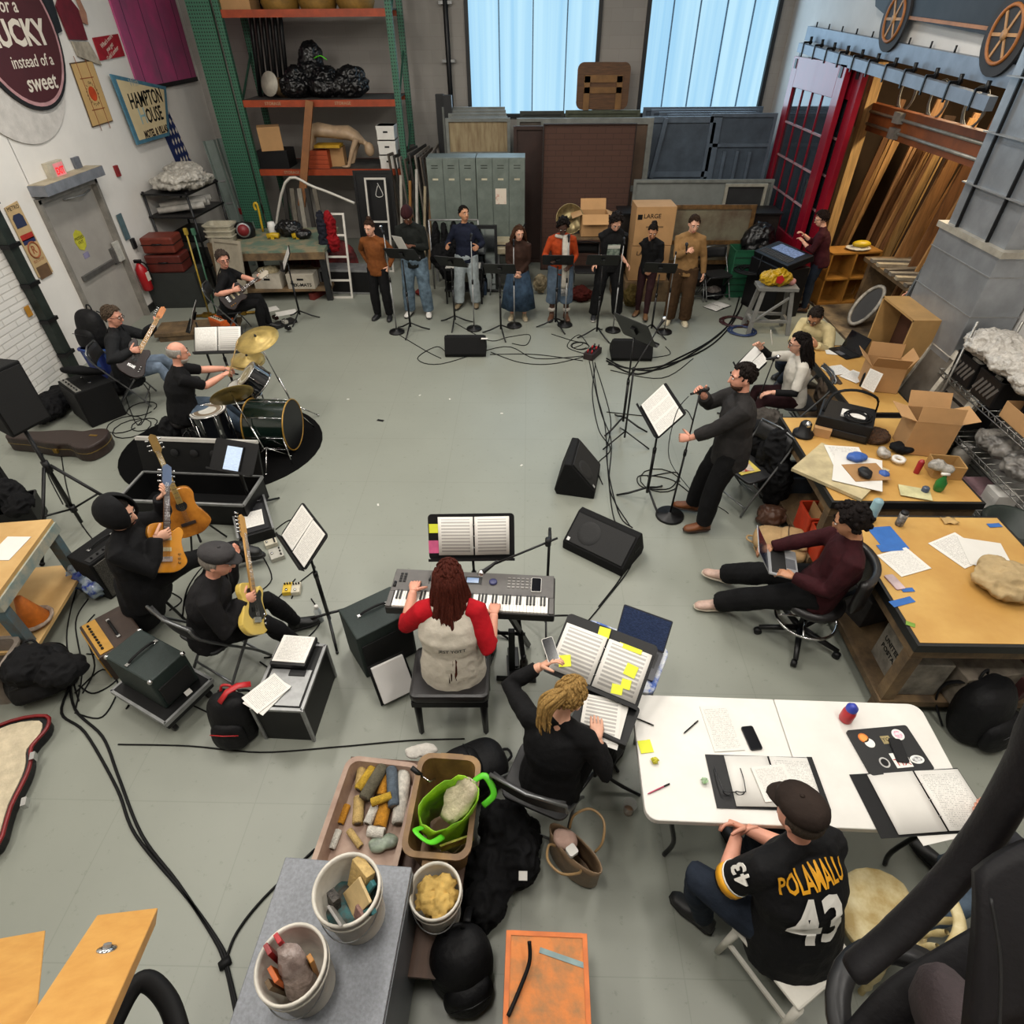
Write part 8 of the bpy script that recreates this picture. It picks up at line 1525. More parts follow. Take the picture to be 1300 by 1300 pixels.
d=person('person in a cream shirt hunched over papers at the far bench',(3.98,7.82,.55),128,22,s=1.0,b=1.15,hl=(3.7,7.3,.86),hr=(3.5,7.5,.86),fl=(3.6,7.8,.1),fr_=(3.75,8.1,.1),top=cloth('cream_shirt','#c9b98c',.08),bot=DDENIM,hair=('short','#2c241f'),hd=(12,42),sk='tan',glasses='#201a18',hunch=14,toploose=.01);tag(G().lathe([(.17,0),(.17,.02),(.03,.04),(.03,.42),(.18,.45),(.18,.49),(0,.5)],20).build('stool',BLK,loc=(4.0,7.84,0)),'black stool under the person in the cream shirt','stool')
sheet('small white card held by the person in the white t-shirt',tr(2.95,6.95,1.12) @ rot(radians(70),0,radians(70)),.1,.16,BLANK)
# worktables
EDG=mat('bench_edge_black','#141414',.5);TOPP=mat('kraft_top','#c9a25c',.5,0,.06,1.6,col2='#b38745',bump=.04,bsc=14)
def worktable(label,x0,x1,y0,y1,z,lower=.14,rz=0):
 w_,d_=x1-x0,y1-y0;r=T('workbench',label,'workbench',((x0+x1)/2,(y0+y1)/2,0),rz)
 G().box((0,0,z-.035),(w_,d_,.07)).build('bench_slab',EDG,r);G().box((0,0,z+.001),(w_-.05,d_-.05,.004)).build('kraft_cover',TOPP,r);G().box((0,0,z-.12),(w_-.06,d_-.06,.1)).build('apron',OLDW,r)
 for x in (-1,1):
  for y in (-1,1): G().box((x*(w_/2-.07),y*(d_/2-.07),(z-.17)/2),(.09,.09,z-.17)).build('leg',OLDW,r)
 G().box((0,0,lower),(w_-.02,d_-.02,.06)).build('lower_shelf',OLDW,r);return r
worktable('near workbench covered in kraft paper with blue tape, behind the laptop user',2.66,4.0,2.58,3.95,.85);worktable('middle workbench crowded with boxes and tape',2.68,4.0,4.12,5.56,.85);worktable('far workbench with papers, beside the cream shirt',3.55,4.25,5.72,7.45,.8)
ZC_=.856
def on(label,tl,tr_,bl,m,z=ZC_,**k): M,w_,h=quad(tl,tr_,bl,z);return sheet(label,M,w_,h,m,**k)
on('white printed page near the phone on the kraft paper',(1113,705),(1150,695),(1136,735),SCRIPT);on('long white sheet of bars at the back of the kraft paper',(1178,690),(1212,676),(1225,722),PAGE);on('white page beside the sheet of bars, partly under the tan backpack',(1215,682),(1270,690),(1228,716),BLANK,ZC_+.004)
TAPE=mat('blue_tape','#2f66b0',.6,0,.06,12)
for k,(a,b,c) in enumerate((((1100,670),(1130,668),(1106,700)),((1128,764),(1155,757),(1132,772)),((1143,747),(1158,746),(1144,752)),((1252,665),(1268,664),(1254,670)),((1112,692),(1140,690),(1116,701)))): on(['large blue tape patch by the curly hair','blue tape patch at the near edge of the kraft paper','small blue tape square by the pink phone','blue tape scrap at the far right corner of the kraft paper','blue tape strip below the large patch'][k],a,b,c,TAPE,ZC_+.0005*k,name='tape_patch',cat='tape',t=.0015)
phone('pink-backed phone on the kraft paper',quad((1120,731),(1133,729),(1128,752),ZC_)[0],.075,.15,mat('phone_pink','#c9a5a8',.3));o=[x for x in COL.objects if x.name.startswith('phone_screen')][-1];o.data.materials[0]=mat('phone_back','#cfb9bb',.25)
r=T('cylinder_bottle','pale blue cylindrical bottle at the back edge of the kraft paper','bottle',P(1104,660,ZC_));r.name='water_bottle';G().lathe([(.038,0),(.04,.01),(.04,.2),(.03,.215),(0,.215)],22).build('bottle_body',mat('pale_blue','#8fb3bd',.4),r);G().lathe([(.02,.216),(.018,.22),(0,.221)],14).build('cap',mat('pale_blue_cap','#a5c4cb',.4),r)
r=T('spray_can','grey striped can with a black lid on the kraft paper','can',P(1141,666,ZC_));G().lathe([(.031,0),(.033,.01),(.033,.12),(0,.122)],20).build('can_body',mat('can_grey','#9a958e',.4,.3,.3,30),r);G().lathe([(.03,.12),(.028,.14),(0,.142)],16).build('cap',BLK,r)
lump('tan canvas backpack lying on the right of the kraft paper',[(P(1285,738,.93),(.26,.2,.09)),(P(1262,718,.92),(.1,.1,.07))],cloth('tan_canvas','#b39c74',.1),'canvas_backpack','backpack',seed=2)
tag(G().grid(6,4,lambda i,j: ((i-.5)*.12,(j-.5)*.08,.02*abs(sin(5*i+2*j)))).build('paper_scrap',mat('kraft_scrap','#c9a56a',.8),loc=P(1205,662,ZC_),solid=.002),'curled kraft scrap at the back of the near workbench','paper scrap');on('green tape scrap at the near corner of the kraft paper',(1150,788),(1162,792),(1150,793),mat('green_tape','#7aa03a',.6),name='tape_scrap',cat='tape',t=.0015)
# under the near workbench
for k,(x,y,w_,d_,h,c,lab) in enumerate(((2.95,2.85,.3,.4,.36,'#8f887c','grey postal box on the shelf under the near workbench'),(3.4,2.75,.5,.28,.3,'#7d7366','pile of old drawings at the near end of the lower shelf'),(2.9,3.5,.3,.35,.3,'#3d3a3a','dark binders on the lower shelf under the laptop user'),(3.75,2.8,.4,.3,.26,'#4a2220','dark red bundle at the right of the lower shelf'))):
 r=T('storage_box',lab,'box',(x,y,.172),.15*k);G().box((0,0,h/2),(w_,d_,h)).build('box_body',mat('shelf_box_%d' % k,c,.8,0,.2,8),r,bevel=.006)
 if k == 0:
  for q,tx in enumerate(('UNITED ST','POSTAL SE')): text(tx,.06,BLK,r,M=tr(-.152,0,.25-.075*q) @ rot(radians(90),0,radians(-90)),bold=.001,depth=.001)
backpack('big black backpack on the floor at the right end of the white table',P(1235,925,0),30,.5,.34,.5,lean=-10)
# laptop user on the drafting stool
d=person('person with dark curly hair in a maroon sweater, laptop on the knees',(2.36,3.34,.6),74,-16,s=1.03,b=1.1,hr=(2.02,3.62,.78),hl=(2.08,3.28,.78),fl=(1.72,3.62,.1),fr_=(1.82,3.98,.1),top=cloth('maroon_knit','#351016',.12),bot=BLACKC,hair=('curly','#1a1413'),hd=(-10,26),sk='tan',shoe='#c9a99a',sole='#d8cdb8',loose=1.7,pl=(0,0,-1),pr=(0,0,-1),hunch=16,toploose=.008,el=(.6,-.6,-.5),er=(.6,.6,-.5))
laptop('open silver laptop on the lap of the curly-haired person',tr(2.06,3.46,.75) @ rot(0,0,radians(76)) @ rot(radians(6),0,0),.33,.23,128,mat('silver_laptop','#a9aaad',.35,.4,.03),mat('night_screen','#141c30',.2,emit=.05))
r=T('drafting_stool','black rolling stool with a chrome foot ring under the curly-haired person','stool',(2.35,3.33,0),radians(74));G().lathe([(.2,.43),(.235,.45),(.24,.49),(.2,.51),(0,.515)],26).build('seat',PV,r);G().cyl((0,0,.1),(0,0,.44),.03).build('column',BLKM,r);G().tube([(.24*cos(a*pi/16),.24*sin(a*pi/16),.26) for a in range(32)],.013,8,closed=True).build('foot_ring',CHR,r)
for k in range(5):
 a=2*pi*k/5+.5;c,s_=cos(a),sin(a);lg=G().tube([(0,0,.12),(.33*c,.33*s_,.08)],[.03,.02],8).build('base_arm',BLKM,r);G().cyl((.33*c-.02*s_,.33*s_+.02*c,.032),(.33*c+.02*s_,.33*s_-.02*c,.032),.032).build('caster',BLK,lg)
 if k < 3: G().cyl((0,0,.26),(.24*c,.24*s_,.26),.008).build('ring_spoke',CHR,r)
g=G();g.grid(12,5,lambda i,j: (.3*sin((i-.5)*2.3),-.09-.24*cos((i-.5)*2.3),.66+.3*j));g.build('backrest',PV,r,solid=.05);G().bar((0,-.1,.45),(0,-.33,.72),.05,.02,(0,1,0)).build('back_bracket',BLKM,r)
backpack('tan backpack with dark zips on the floor beside the middle workbench',P(985,700,0),70,.4,.24,.5,cloth('tan_nylon','#b3946a',.08),lie=True)
lump('brown leather bag on the floor left of the orange crate',[(P(980,655,.1),(.16,.14,.1))],mat('brown_leather','#4f3222',.5,0,.1,8),'leather_bag','bag',seed=3)
for k,y in enumerate((4.5,4.18)):
 r=T('milk_crate',['orange red plastic crate of folders under the middle workbench','second red plastic crate behind the near bench leg'][k],'crate',(2.86,y,.172),0,'red plastic crates');rim(G(),.32,.28,.28,taper=.97,r=.02,lip=.005).build('crate_wall',mat('crate_orange','#c23a1c',.5,0,.1,8),r)
 for q in range(3): G().box((-.05+.06*q,0,.2),(.012,.2,.22)).build('folder',CARD,r)
r=T('tool_bucket','dark blue plastic tub under the left edge of the middle workbench','tub',(2.92,5.25,.172));rim(G(),.4,.3,.22).build('tub_wall',mat('slate_blue','#2c3640',.4,0,.1,8),r)
# the folding chair beside the singer, with a yellow folder and black coats
r=folding_chair('black padded folding chair with a yellow folder on its seat, behind the standing singer',(2.36,5.2,0),118,None,seat=.44);o=sheet('yellow folder on the seat of the black folding chair',tr(2.3,5.24,.445) @ rot(0,0,radians(20)),.24,.3,mat('folder_yellow','#dcc65c',.7),'folder','folder',t=.006);sheet('picture card with a red figure on the yellow folder',tr(2.31,5.22,.453) @ rot(0,0,radians(12)),.14,.2,mat('card_print','#b9ada0',.6,0,.3,14,col2='#a8321c',lo=.4,hi=.5),'picture_card','card')
lump('black coats heaped on the chair behind the standing singer',[((2.62,5.3,.5),(.14,.2,.36)),((2.66,5.15,.3),(.16,.2,.3)),((2.5,5.62,.45),(.18,.2,.3))],BLACKC,'coat','coat',seed=5);lump('grey brown coat over the chair behind the black coats',[((2.75,6.05,.5),(.25,.2,.14))],cloth('grey_coat','#4a4540',.15),'coat','coat',seed=7)
# on the middle workbench
r=amp('black electronics case with a carry strap at the back of the middle workbench',P(1068,545,ZC_),-28,.5,.4,.2,BLK,mat('case_front','#18181a',.5),None,corners=False,handle=False,name='electronics_case',cat='electronics case');G().box((.05,-.05,.21),(.22,.13,.02)).build('white_panel',WHITEP,r);G().tube(spline([(-.22,-.1,.2),(-.18,.0,.36),(0,.05,.42),(.2,.1,.36),(.24,.15,.2)],4),.014,8,flat=.5).build('strap',RUB,r)
coil('black cable tangle on the electronics case',(*P(1090,530,1.07)[:2],1.07),.1,4,.008,spread=.3);r=T('turntable','round black device at the left of the electronics case','device',P(1019,552,ZC_));G().lathe([(.1,0),(.1,.03),(.06,.04),(.055,.13),(.04,.15),(0,.15)],24).build('device_body',BLK,r);G().cyl((0,-.02,.13),(0,-.05,.15),.03).build('lens',CHR,r)
carton('small brown cardboard box in front of the electronics case',P(1042,552,ZC_),-25,.16,.1,.09,closed=True);lump('heap of brown wood shavings on the middle workbench',[(P(1108,552,.9),(.16,.14,.06))],mat('shavings','#5a3a20',.9,0,.3,60,bump=1,bsc=80),'shavings','shavings',seed=3)
carton('tall open cardboard box with flaps spread on the middle workbench',P(1165,568,ZC_),-10,.38,.3,.36,(20,60,15,100));carton('open cardboard box with a paper taped to its side on the far workbench',P(1113,490,.806),-14,.36,.3,.3,(62,80,40,60));sheet('white note taped to the cardboard box on the far workbench',tr(*P(1107,483,1.0)) @ rot(radians(80),0,radians(-60)),.16,.22,PAGE)
for k,(px,py,m,rz) in enumerate(((1062,446,BLANK,-10),(1062,470,PAGE,15),(1085,478,PAGE,35))): sheet(['white page nearest the cream shirt on the far workbench','left of two white pages in the middle of the far workbench','right of two white pages in the middle of the far workbench'][k],tr(*P(px,py,.807+.002*k)) @ rot(0,0,radians(rz)),.28,.22,m)
laptop('black laptop standing open at the back of the far workbench',tr(4.02,7.2,.807) @ rot(0,0,radians(-70)),.33,.22,110,BLK);bottle('black bottle beside the box on the far workbench',P(1095,490,.806),.04,.2,BLK,BLK)
r=T('wooden_box','small open wooden box of plastic at the right of the middle workbench','box',P(1196,600,ZC_),radians(-8));rim(G(),.26,.2,.13,taper=1,r=.01,lip=.0).build('box_wall',PB,r);lump('clear plastic bags in the small wooden box',[(P(1190,590,1.0),(.08,.06,.05)),(P(1203,596,.98),(.06,.05,.04))],mat('clear_bags','#b5b0a8',.2,0,.2,20),'plastic_bags','plastic bags',seed=2)
r=T('spray_bottle','green spray bottle with a white trigger on the middle workbench','bottle',P(1190,622,ZC_));G().lathe([(.036,0),(.045,.03),(.045,.09),(.016,.14),(.014,.16)],20).build('bottle_body',mat('bottle_green','#2d7a38',.15),r);G().tube([(.03,0,.17),(-.04,0,.175)],.014,8).build('trigger',WHITEP,r)
on('brown clipboard with a white frame among the papers',(1068,590),(1112,588),(1075,612),CARDI,.905,name='clipboard',cat='clipboard');on('large white sheet under the clipboard',(1060,572),(1120,585),(1066,612),BLANK,.9);on('patterned sheet at the back of the paper pile',(1046,565),(1090,568),(1058,600),PAGE,.895);on('cream board at the bottom of the paper pile',(1042,565),(1128,600),(1050,618),mat('cream_board','#c4b48c',.7),.862,t=.03,name='cream_board',cat='board');on('pale green strip at the near edge of the paper pile',(1140,615),(1180,622),(1140,628),mat('pale_strip','#cfc99a',.7),.868)
for lab,px,py,m,s_,z in (('blue tape roll on the paper pile',1088,580,mat('cap_blue','#3a62b0',.5),(.1,.07,.04),.93),('black cap-like bundle on the clipboard',1098,600,BLK,(.06,.08,.035),.94),('blue wad beside the clipboard',1122,602,MATS['cap_blue'],(.05,.05,.04),.9),('black pouch in front of the shavings',1145,568,BLACKC,(.12,.09,.05),.9),('clear plastic wad left of the white tape roll',1122,575,mat('clear_wad','#b9b4ac',.25,0,.2,20),(.06,.08,.05),.9)): lump(lab,[(P(px,py,z),s_)],m,'bundle','bundle',seed=px)
tag(G().lathe([(.035,0),(.06,0),(.06,.03),(.035,.03),(.035,0)],24).build('tape_roll',WHITEP,loc=P(1140,585,.875)),'white tape roll beside the black pouch','tape roll');tag(G().lathe([(.025,0),(.027,.12),(.015,.14),(0,.145)],16).build('red_can',mat('can_red','#a5232b',.35),loc=P(1163,600,ZC_)),'red can right of the tape roll','can');tag(G().lathe([(.03,0),(.03,.05),(.02,.06),(0,.06)],16).build('small_jar',mat('jar_blue','#4a5568',.3),loc=P(1173,625,ZC_)),'small grey blue jar at the near edge of the middle workbench','jar')
# old window sashes by the duct
for k in range(2):
 r=frame_(['chipped white two-pane window sash in front, leaning on the rack','second chipped white window sash behind the first'][k],V((4.3+.1*k,6.0+.06*k,.2)),1.15,1.18,15,mat('chipped_sash','#c9c3b6',.7,0,.2,9,col2='#8a8478'),mat('dusty_glass','#6b655d',.3,0,.15,5),.09,-90,'window_sash','window sash');G().box((0,-.01,.59),(.06,.05,1.08)).build('glazing_bar',MATS['chipped_sash'],r)
# wire rack at the right edge
r=T('wire_rack','chrome wire shelving crowded with boxes at the right edge','shelving rack',(4.72,4.95,0));WIRE=mat('wire_chrome','#8f8d88',.35,.8,.1,8)
for x in (-.22,.22):
 for y in (-1.15,.95): G().cyl((x,y,0),(x,y,1.75),.014).build('post',WIRE,r)
for z in (.3,.72,1.14):
 g=G();[g.cyl((-.22,-1.15+.1*k,z),(.22,-1.15+.1*k,z),.004,n=5) for k in range(24)];[g.cyl((q*.22,-1.15,z+e),(q*.22,1.15,z+e),.006,n=5) for q in (-1,1) for e in (0,-.05)];g.add([V((q*.22,-1.15+.05*k,z-.05*(k % 2))) for q in (-1,) for k in range(2)],[]);[g.cyl((-.22,-1.15+.05*k,z-.05*(k % 2)),(-.22,-1.1+.05*k,z-.05*((k+1) % 2)),.005,n=4) for k in range(46)];g.build('wire_shelf',WIRE,r)
def rk(y,z,x=4.7): return V((x,y,z+.008))
for k in range(3): r=T('milk_crate',['black plastic crate at the far end of the upper wire shelf','second black plastic crate on the upper wire shelf','black plastic crate on the middle wire shelf'][k],'crate',rk((5.8,5.4,5.7)[k],(1.14,1.14,.72)[k]),0,'black crates on the wire rack');rim(G(),.38,.36,.27,taper=.97,r=.02,lip=.005).build('crate_wall',BLK,r);[G().box((-.186,-.12+.06*q,.13),(.006,.03,.16),(radians(30),0,0)).build('lattice',mat('crate_gap','#5a5550',.8),r) for q in range(5)]
lump('heap of clear bubble wrap on top of the black crates',[(rk(5.75,1.55),(.26,.3,.14)),(rk(5.4,1.52),(.24,.3,.12)),(rk(5.1,1.48),(.2,.2,.1))],mat('bubble_wrap','#bdb8b0',.25,0,.1,30,bump=.8,bsc=45),'bubble_wrap','bubble wrap',seed=9,rough=.2)
r=carton('printed cardboard tray of dark bottles on the upper wire shelf',rk(4.9,1.14),88,.4,.34,.16,());[G().lathe([(.035,0),(.035,.18),(.015,.24),(0,.24)],14,(-.12+.08*q,-.08+.1*s_,.01)).build('dark_bottle',BLK,r) for q in range(4) for s_ in range(2)];text('Turn Life More Fun',.045,mat('print_brown_dark','#4a2f1a',.7),r,M=tr(0,-.172,.08) @ rot(radians(90),0,0),depth=.0008)
lump('clear plastic and black bags on the middle wire shelf',[(rk(5.1,.82),(.16,.25,.1)),(rk(4.7,.82),(.18,.2,.12))],mat('black_and_clear','#3a3836',.35,0,.3,6,col2='#9a958e'),'plastic_bags','plastic bags',seed=4)
r=bottle('translucent white jug on the lower wire shelf',rk(5.45,.3),.1,.28,mat('jug_white','#9f998f',.5),WHITEP);r.name='plastic_jug'
tag(G().box((0,0,.03),(.3,.36,.05)).build('pink_case',mat('pink_case','#9a7a80',.5),loc=rk(5.0,.3)),'flat pinkish case on the lower wire shelf','case');tag(G().box((0,0,.1),(.2,.2,.2)).box((-.101,0,.1),(.004,.1,.1)).build('white_carton',WHITEP,loc=rk(4.75,.3)),'white carton on the lower wire shelf','carton');lump('odds and ends piled on the near lower wire shelf',[(rk(4.4,.36),(.16,.2,.06)),(rk(4.1,.36),(.16,.16,.06))],mat('odds','#8a7f72',.6,0,.3,14,col2='#4a3f38'),'odds_and_ends','odds and ends',seed=8)
r=T('waste_bin','dark green plastic bin between the workbenches and the wire rack','bin',(4.25,4.0,0));G().lathe([(.18,0),(.24,.7),(.26,.7),(.26,.73),(.22,.73),(.17,.02),(0,.02)],26).build('bin_wall',mat('bin_green','#232d28',.5),r);tag(G().box((0,0,.5),(.5,.7,1.0)).build('grey_cabinet',mat('cabinet_slate','#3f4850',.5,.1,.05,6),loc=(4.7,3.3,0),bevel=.02),'slate grey cabinet at the right edge by the near workbench','cabinet')
# ===== the left wall ========================================================
def LW(px,py,off=0): q=PX(px,py,XL);return q
GREYD=mat('door_grey','#a49f98',.5,0,.05,3);yc=9.72
d1_=S(G().box((XL-.06,yc,1.06),(.05,1.34,2.12)).build('door_1',GREYD))
g=G();[g.box((XL-.02,yc+q*.7,1.09),(.16,.06,2.18)) for q in (-1,1)];g.box((XL-.02,yc,2.16),(.16,1.46,.06));S(g.build('door_frame',mat('frame_grey','#8f8a82',.5),d1_));G().box((XL-.02,yc+.05,1.02),(.06,1.0,.07)).box((XL-.02,yc+.5,1.08),(.07,.1,.24)).build('push_bar',mat('bar_steel','#7d7c7a',.35,.6),d1_);G().tube([(XL-.03,yc+.6,2.05),(XL+.1,yc+.2,2.06),(XL-.02,yc-.1,2.06)],.012,6).build('door_closer',STEEL,d1_)
M=WX(XL-.033,yc-.12,1.5);s_=G().prism(circ(.15,8,.13),0,.004,M).build('yellow_sticker',mat('sticker_yellow','#c9c43a',.6),d1_);text('PRESSED\nOUT',.06,BLK,s_,M=M @ tr(0,0,.005),depth=.0005);G().box((0,-.22,.002),(.14,.08,.004),M=M).build('lilac_sticker',mat('sticker_lilac','#8f8aa8',.6),d1_)
a,b=LW(45,258),LW(118,232);r=T('door_hood','grey metal hood fixed over the exit door','door hood',(XL+.12,(a.y+b.y)/2,2.24));G().box((0,0,.06),(.24,b.y-a.y+.04,.13)).build('hood_body',mat('hood_grey','#8d9199',.45,.3),r);G().box((.0,0,.128),(.24,b.y-a.y,.006)).build('hood_top',mat('hood_tan','#b5a88f',.6),r)
def wsign(nm,lab,cat,y,z,t=.02): return T(nm,lab,cat,M=WX(XL+t,y,z))
# round sign
c=V((XL,9.99,4.04));Rr=.91;DB2=mat('sign_maroon','#4a1a1e',.5,0,.06,3);CRM=mat('sign_cream','#d8cfc0',.6,var=.03)
r=wsign('round_sign','large round maroon sign reading LUCKY and sweet','sign',c.y,c.z,.03);G().prism(circ(Rr,48),-.02,.03).build('sign_disc',mat('sign_edge','#161314',.6),r);G().prism(circ(Rr*.95,48),.03,.034).build('pink_ring',mat('sign_pink','#c9989a',.6),r);G().prism(circ(Rr*.9,48),.034,.038).build('maroon_face',DB2,r)
for tx,x,y,sz,sh,bd in (('Reach',.1,.52,.3,.2,.003),('for a',.02,.24,.24,.2,.002),('LUCKY',.02,-.08,.42,0,.014),('instead of a',.1,-.4,.21,.15,.001),('sweet',.1,-.66,.3,.2,.004)): text(tx,sz*Rr,CRM,r,M=tr(x*Rr,y*Rr,.04),shear=sh,bold=bd,depth=.001)
c2=V((XL,9.62,3.96));r=wsign('foam_disc','white foam disc hung behind and below the round maroon sign','disc',c2.y,c2.z,.004);G().prism(circ(1.18,44),-.0,.02).build('disc_face',mat('foam_white','#cfcac4',.85,0,.08,6,bump=.2),r)
# cut-out of a woman, plain
o_=V((XL,11.42,3.88));r=wsign('figure_cutout','flat painted cut-out of a person in a maroon top and pale skirt','wall sign',o_.y,o_.z)
G().prism([(-.25,.0),(.2,-.02),(.24,.35),(.1,.5),(-.12,.5),(-.28,.38)],0,.02).build('painted_top',mat('paint_maroon','#6d1626',.6),r);G().prism([(-.22,-.02),(.2,-.04),(.34,-.34),(.1,-.28),(-.2,-.2)],0,.02).build('painted_skirt',mat('paint_cream','#b5aa98',.7,0,.15,9),r);FL=mat('paint_flesh','#b5826a',.6);G().prism([(.2,.2),(.36,.16),(.42,.3),(.34,.62),(.27,.6),(.32,.32),(.2,.36)],0,.018).build('painted_arm',FL,r);G().prism([(-.07,.48),(.07,.48),(.08,.7),(-.08,.7)],0,.018).build('painted_neck',FL,r);G().prism(circ(.17,20),0,.018,tr(0,.8,0)).build('painted_head',FL,r);G().prism([(-.6,.05),(-.36,.1),(-.3,.5),(-.5,.7),(-.72,.3)],0,.02).build('dark_panel',mat('paint_dark','#1d2026',.6,0,.2,9),r)
def psign(nm,lab,cat,pts,m,t=.015,border=None,bm=None):
 q=[LW(*p) for p in pts];cy=sum(p.y for p in q)/len(q);cz=sum(p.z for p in q)/len(q);r=wsign(nm,lab,cat,cy,cz,.01 if nm != 'motel_sign' else .07);poly=[(p.y-cy,p.z-cz) for p in q]
 if border: G().prism(poly,0,t).build('border',bm,r);G().prism([(x*border,y*border) for x,y in poly],t,t+.004).build('sign_face',m,r)
 else: G().prism(poly,0,t).build('sign_face',m,r)
 return r,poly
r,po_=psign('red_sign','small red sign with slanting white script','sign',((116,48),(148,43),(157,71),(126,77)),mat('sign_red','#a51a2a',.5));text("What's more\nyou get\nGold Lumber",.085,CRM,r,M=tr(0,.0,.017) @ rot(0,0,.32),depth=.001)
r,po_=psign('court_sign','tan panel with an orange ball and a ring of lettering','sign',((87,80),(115,76),(142,154),(116,162)),mat('court_tan','#c9a56c',.6,0,.05,4),.012,.96,mat('court_edge','#5a4630',.6));BR_=mat('court_line','#a05a32',.6)
G().prism(circ(.095,22),.017,.02,tr(0,0,0)).build('orange_ball',mat('ball_orange','#cf4a1c',.5),r)
for q in (-1,1): G().box((q*.13,0,.017),(.012,.95,.003),(0,0,0)).build('court_line',BR_,r);G().box((0,q*.2,.017),(.36,.012,.003)).build('court_line',BR_,r)
for k,ch in enumerate('GALLERY BASKETBALL '): 
 if ch != ' ': a=pi/2-2*pi*k/19;text(ch,.05,BLK,r,M=tr(.14*cos(a),.14*sin(a),.018) @ rot(0,0,a-pi/2),depth=.0005)
BLF=mat('sign_blue','#4f7f96',.5);r,po_=psign('motel_sign','cream motel sign with a blue border reading HAMPTON HOUSE','sign',((133,94),(204,110),(209,172),(168,184)),mat('sign_ivory','#d8c49a',.6,0,.04,3),.03,.87,BLF)
for tx,x,y,sz,m in (('HAMPTON',.08,.17,.3,BLK),('OUSE',.18,-.08,.3,BLK),('MOTEL & VILLAS',.06,-.32,.15,mat('sign_brown','#3a2a20',.6))): text(tx,sz,m,r,M=tr(x,y,.036),sx=.78,bold=.006,depth=.001)
text('H',.34,mat('sign_pale_blue','#9fc0c4',.6),r,M=tr(-.22,-.06,.036),depth=.001);text('Wm',.16,mat('sign_grey','#b5b9b0',.6),r,M=tr(-.16,.42,.036),depth=.001)
q=[LW(*p) for p in ((206,120),(236,215),(214,215),(200,180))];SB=mat('banner_blue','#1f2f66',.6,0,.1,5);r=wsign('star_banner','navy lattice banner with white diamonds behind the motel sign','banner',LW(218,175).y,2.35,.006);g=G();g.prism([(-.45,.85),(0,.9),(.5,-.55),(-.12,-.55)],0,.008);g.build('banner_cloth',SB,r)
for i in range(4):
 for j in range(8): G().prism([(0,.055),(.035,0),(0,-.055),(-.035,0)],.008,.01,tr(-.32+.12*i+.05*(j % 2)+.055*j*.9-.0,.72-.16*j,0)).build('white_diamond',CRM,r) 
# mural
q0,q1=LW(203,109),LW(252,98);yt=12.65;PINK=mat('mural_pink','#c04a80',.6,0,.2,1.6,col2='#8a5070',lo=.3,hi=.65);r=wsign('pink_mural','tall pink abstract painting high on the wall','painting',(yt+15.0)/2,(3.16+6.2)/2,.012);G().box((0,0,.01),(15.0-yt,3.04,.03)).build('canvas',PINK,r);G().box((0,-1.54,.015),(15.0-yt,.07,.05)).build('bottom_edge',DK,r);[G().box((-.9+.62*k,0,.027),(.015,3.0,.003)).build('dark_streak',mat('mural_streak','#4a2c48',.7),r) for k in range(4)]
# exit sign, alarm, bus sign, papers
e_=LW(67,217);r=T('exit_sign','lit red exit sign above the grey door','exit sign',M=WX(XL+.04,e_.y,e_.z));G().box((0,0,0),(.36,.24,.07)).build('sign_case',mat('case_cream','#c9c0ac',.5),r);G().box((.05,0,.036),(.22,.19,.004)).build('lit_panel',mat('exit_pink','#e08a8c',.5,emit=.35),r);text('EXIT',.12,mat('exit_red','#e0242c',.5,emit=.8),r,M=tr(.05,-.005,.0385),bold=.004,sx=.75)
for nm,lab,cat,px,py,w_,h,c_ in (('emergency_lamp','small grey lamp unit right of the exit sign','lamp',96,208,.16,.18,'#6d7078'),('fire_alarm','small red fire alarm on the wall','fire alarm',147,217,.09,.16,'#8a1c22'),('wall_phone','white wall telephone beside the door','telephone',150,318,.22,.3,'#c5c2ba'),('wall_plate','black wall plate above the fire extinguisher','wall plate',168,309,.1,.16,'#1d1d1f'),('notice_paper','teal and white notice right of the door','notice',155,288,.16,.4,'#5a7076'),('orange_tag','small orange tag on the painted brick','tag',34,395,.1,.14,'#b9822a')):
 p=LW(px,py);r=wsign(nm,lab,cat,p.y,p.z,.004);G().box((0,0,.02),(w_,h,.04 if nm not in ('notice_paper','orange_tag') else .006)).build('face',mat('wall_'+nm,c_,.5,0,.1,14),r,bevel=.003)
r,po_=psign('bus_stop_sign','tall metro bus stop sign with a circled R, left of the door','sign',((4,264),(20,255),(66,345),(48,353)),mat('sign_sand','#c2a578',.6,0,.06,4),.01)
pc=[(x+y_)/2 for x,y_ in zip(po_[0],po_[2])] if 0 else None
Lx=(po_[0][0]+po_[1][0])/2-(po_[2][0]+po_[3][0])/2;Lz=(po_[0][1]+po_[1][1])/2-(po_[2][1]+po_[3][1])/2
def along(t,M_=None): return tr(-Lx/2+Lx*t if 0 else Lx*(t-.5),Lz*(t-.5),.0105)
W_=abs(po_[1][0]-po_[0][0])*.92;[G().box((0,0,0),(W_,h,.002),M=along(t)).build('stripe',mat('sign_stripe_'+k_,c_,.6),r) for t,h,k_,c_ in ((.56,.075,'red','#b52a22'),(.5,.06,'navy','#2a2d5a'),(.06,.16,'brown','#6d5238'))]
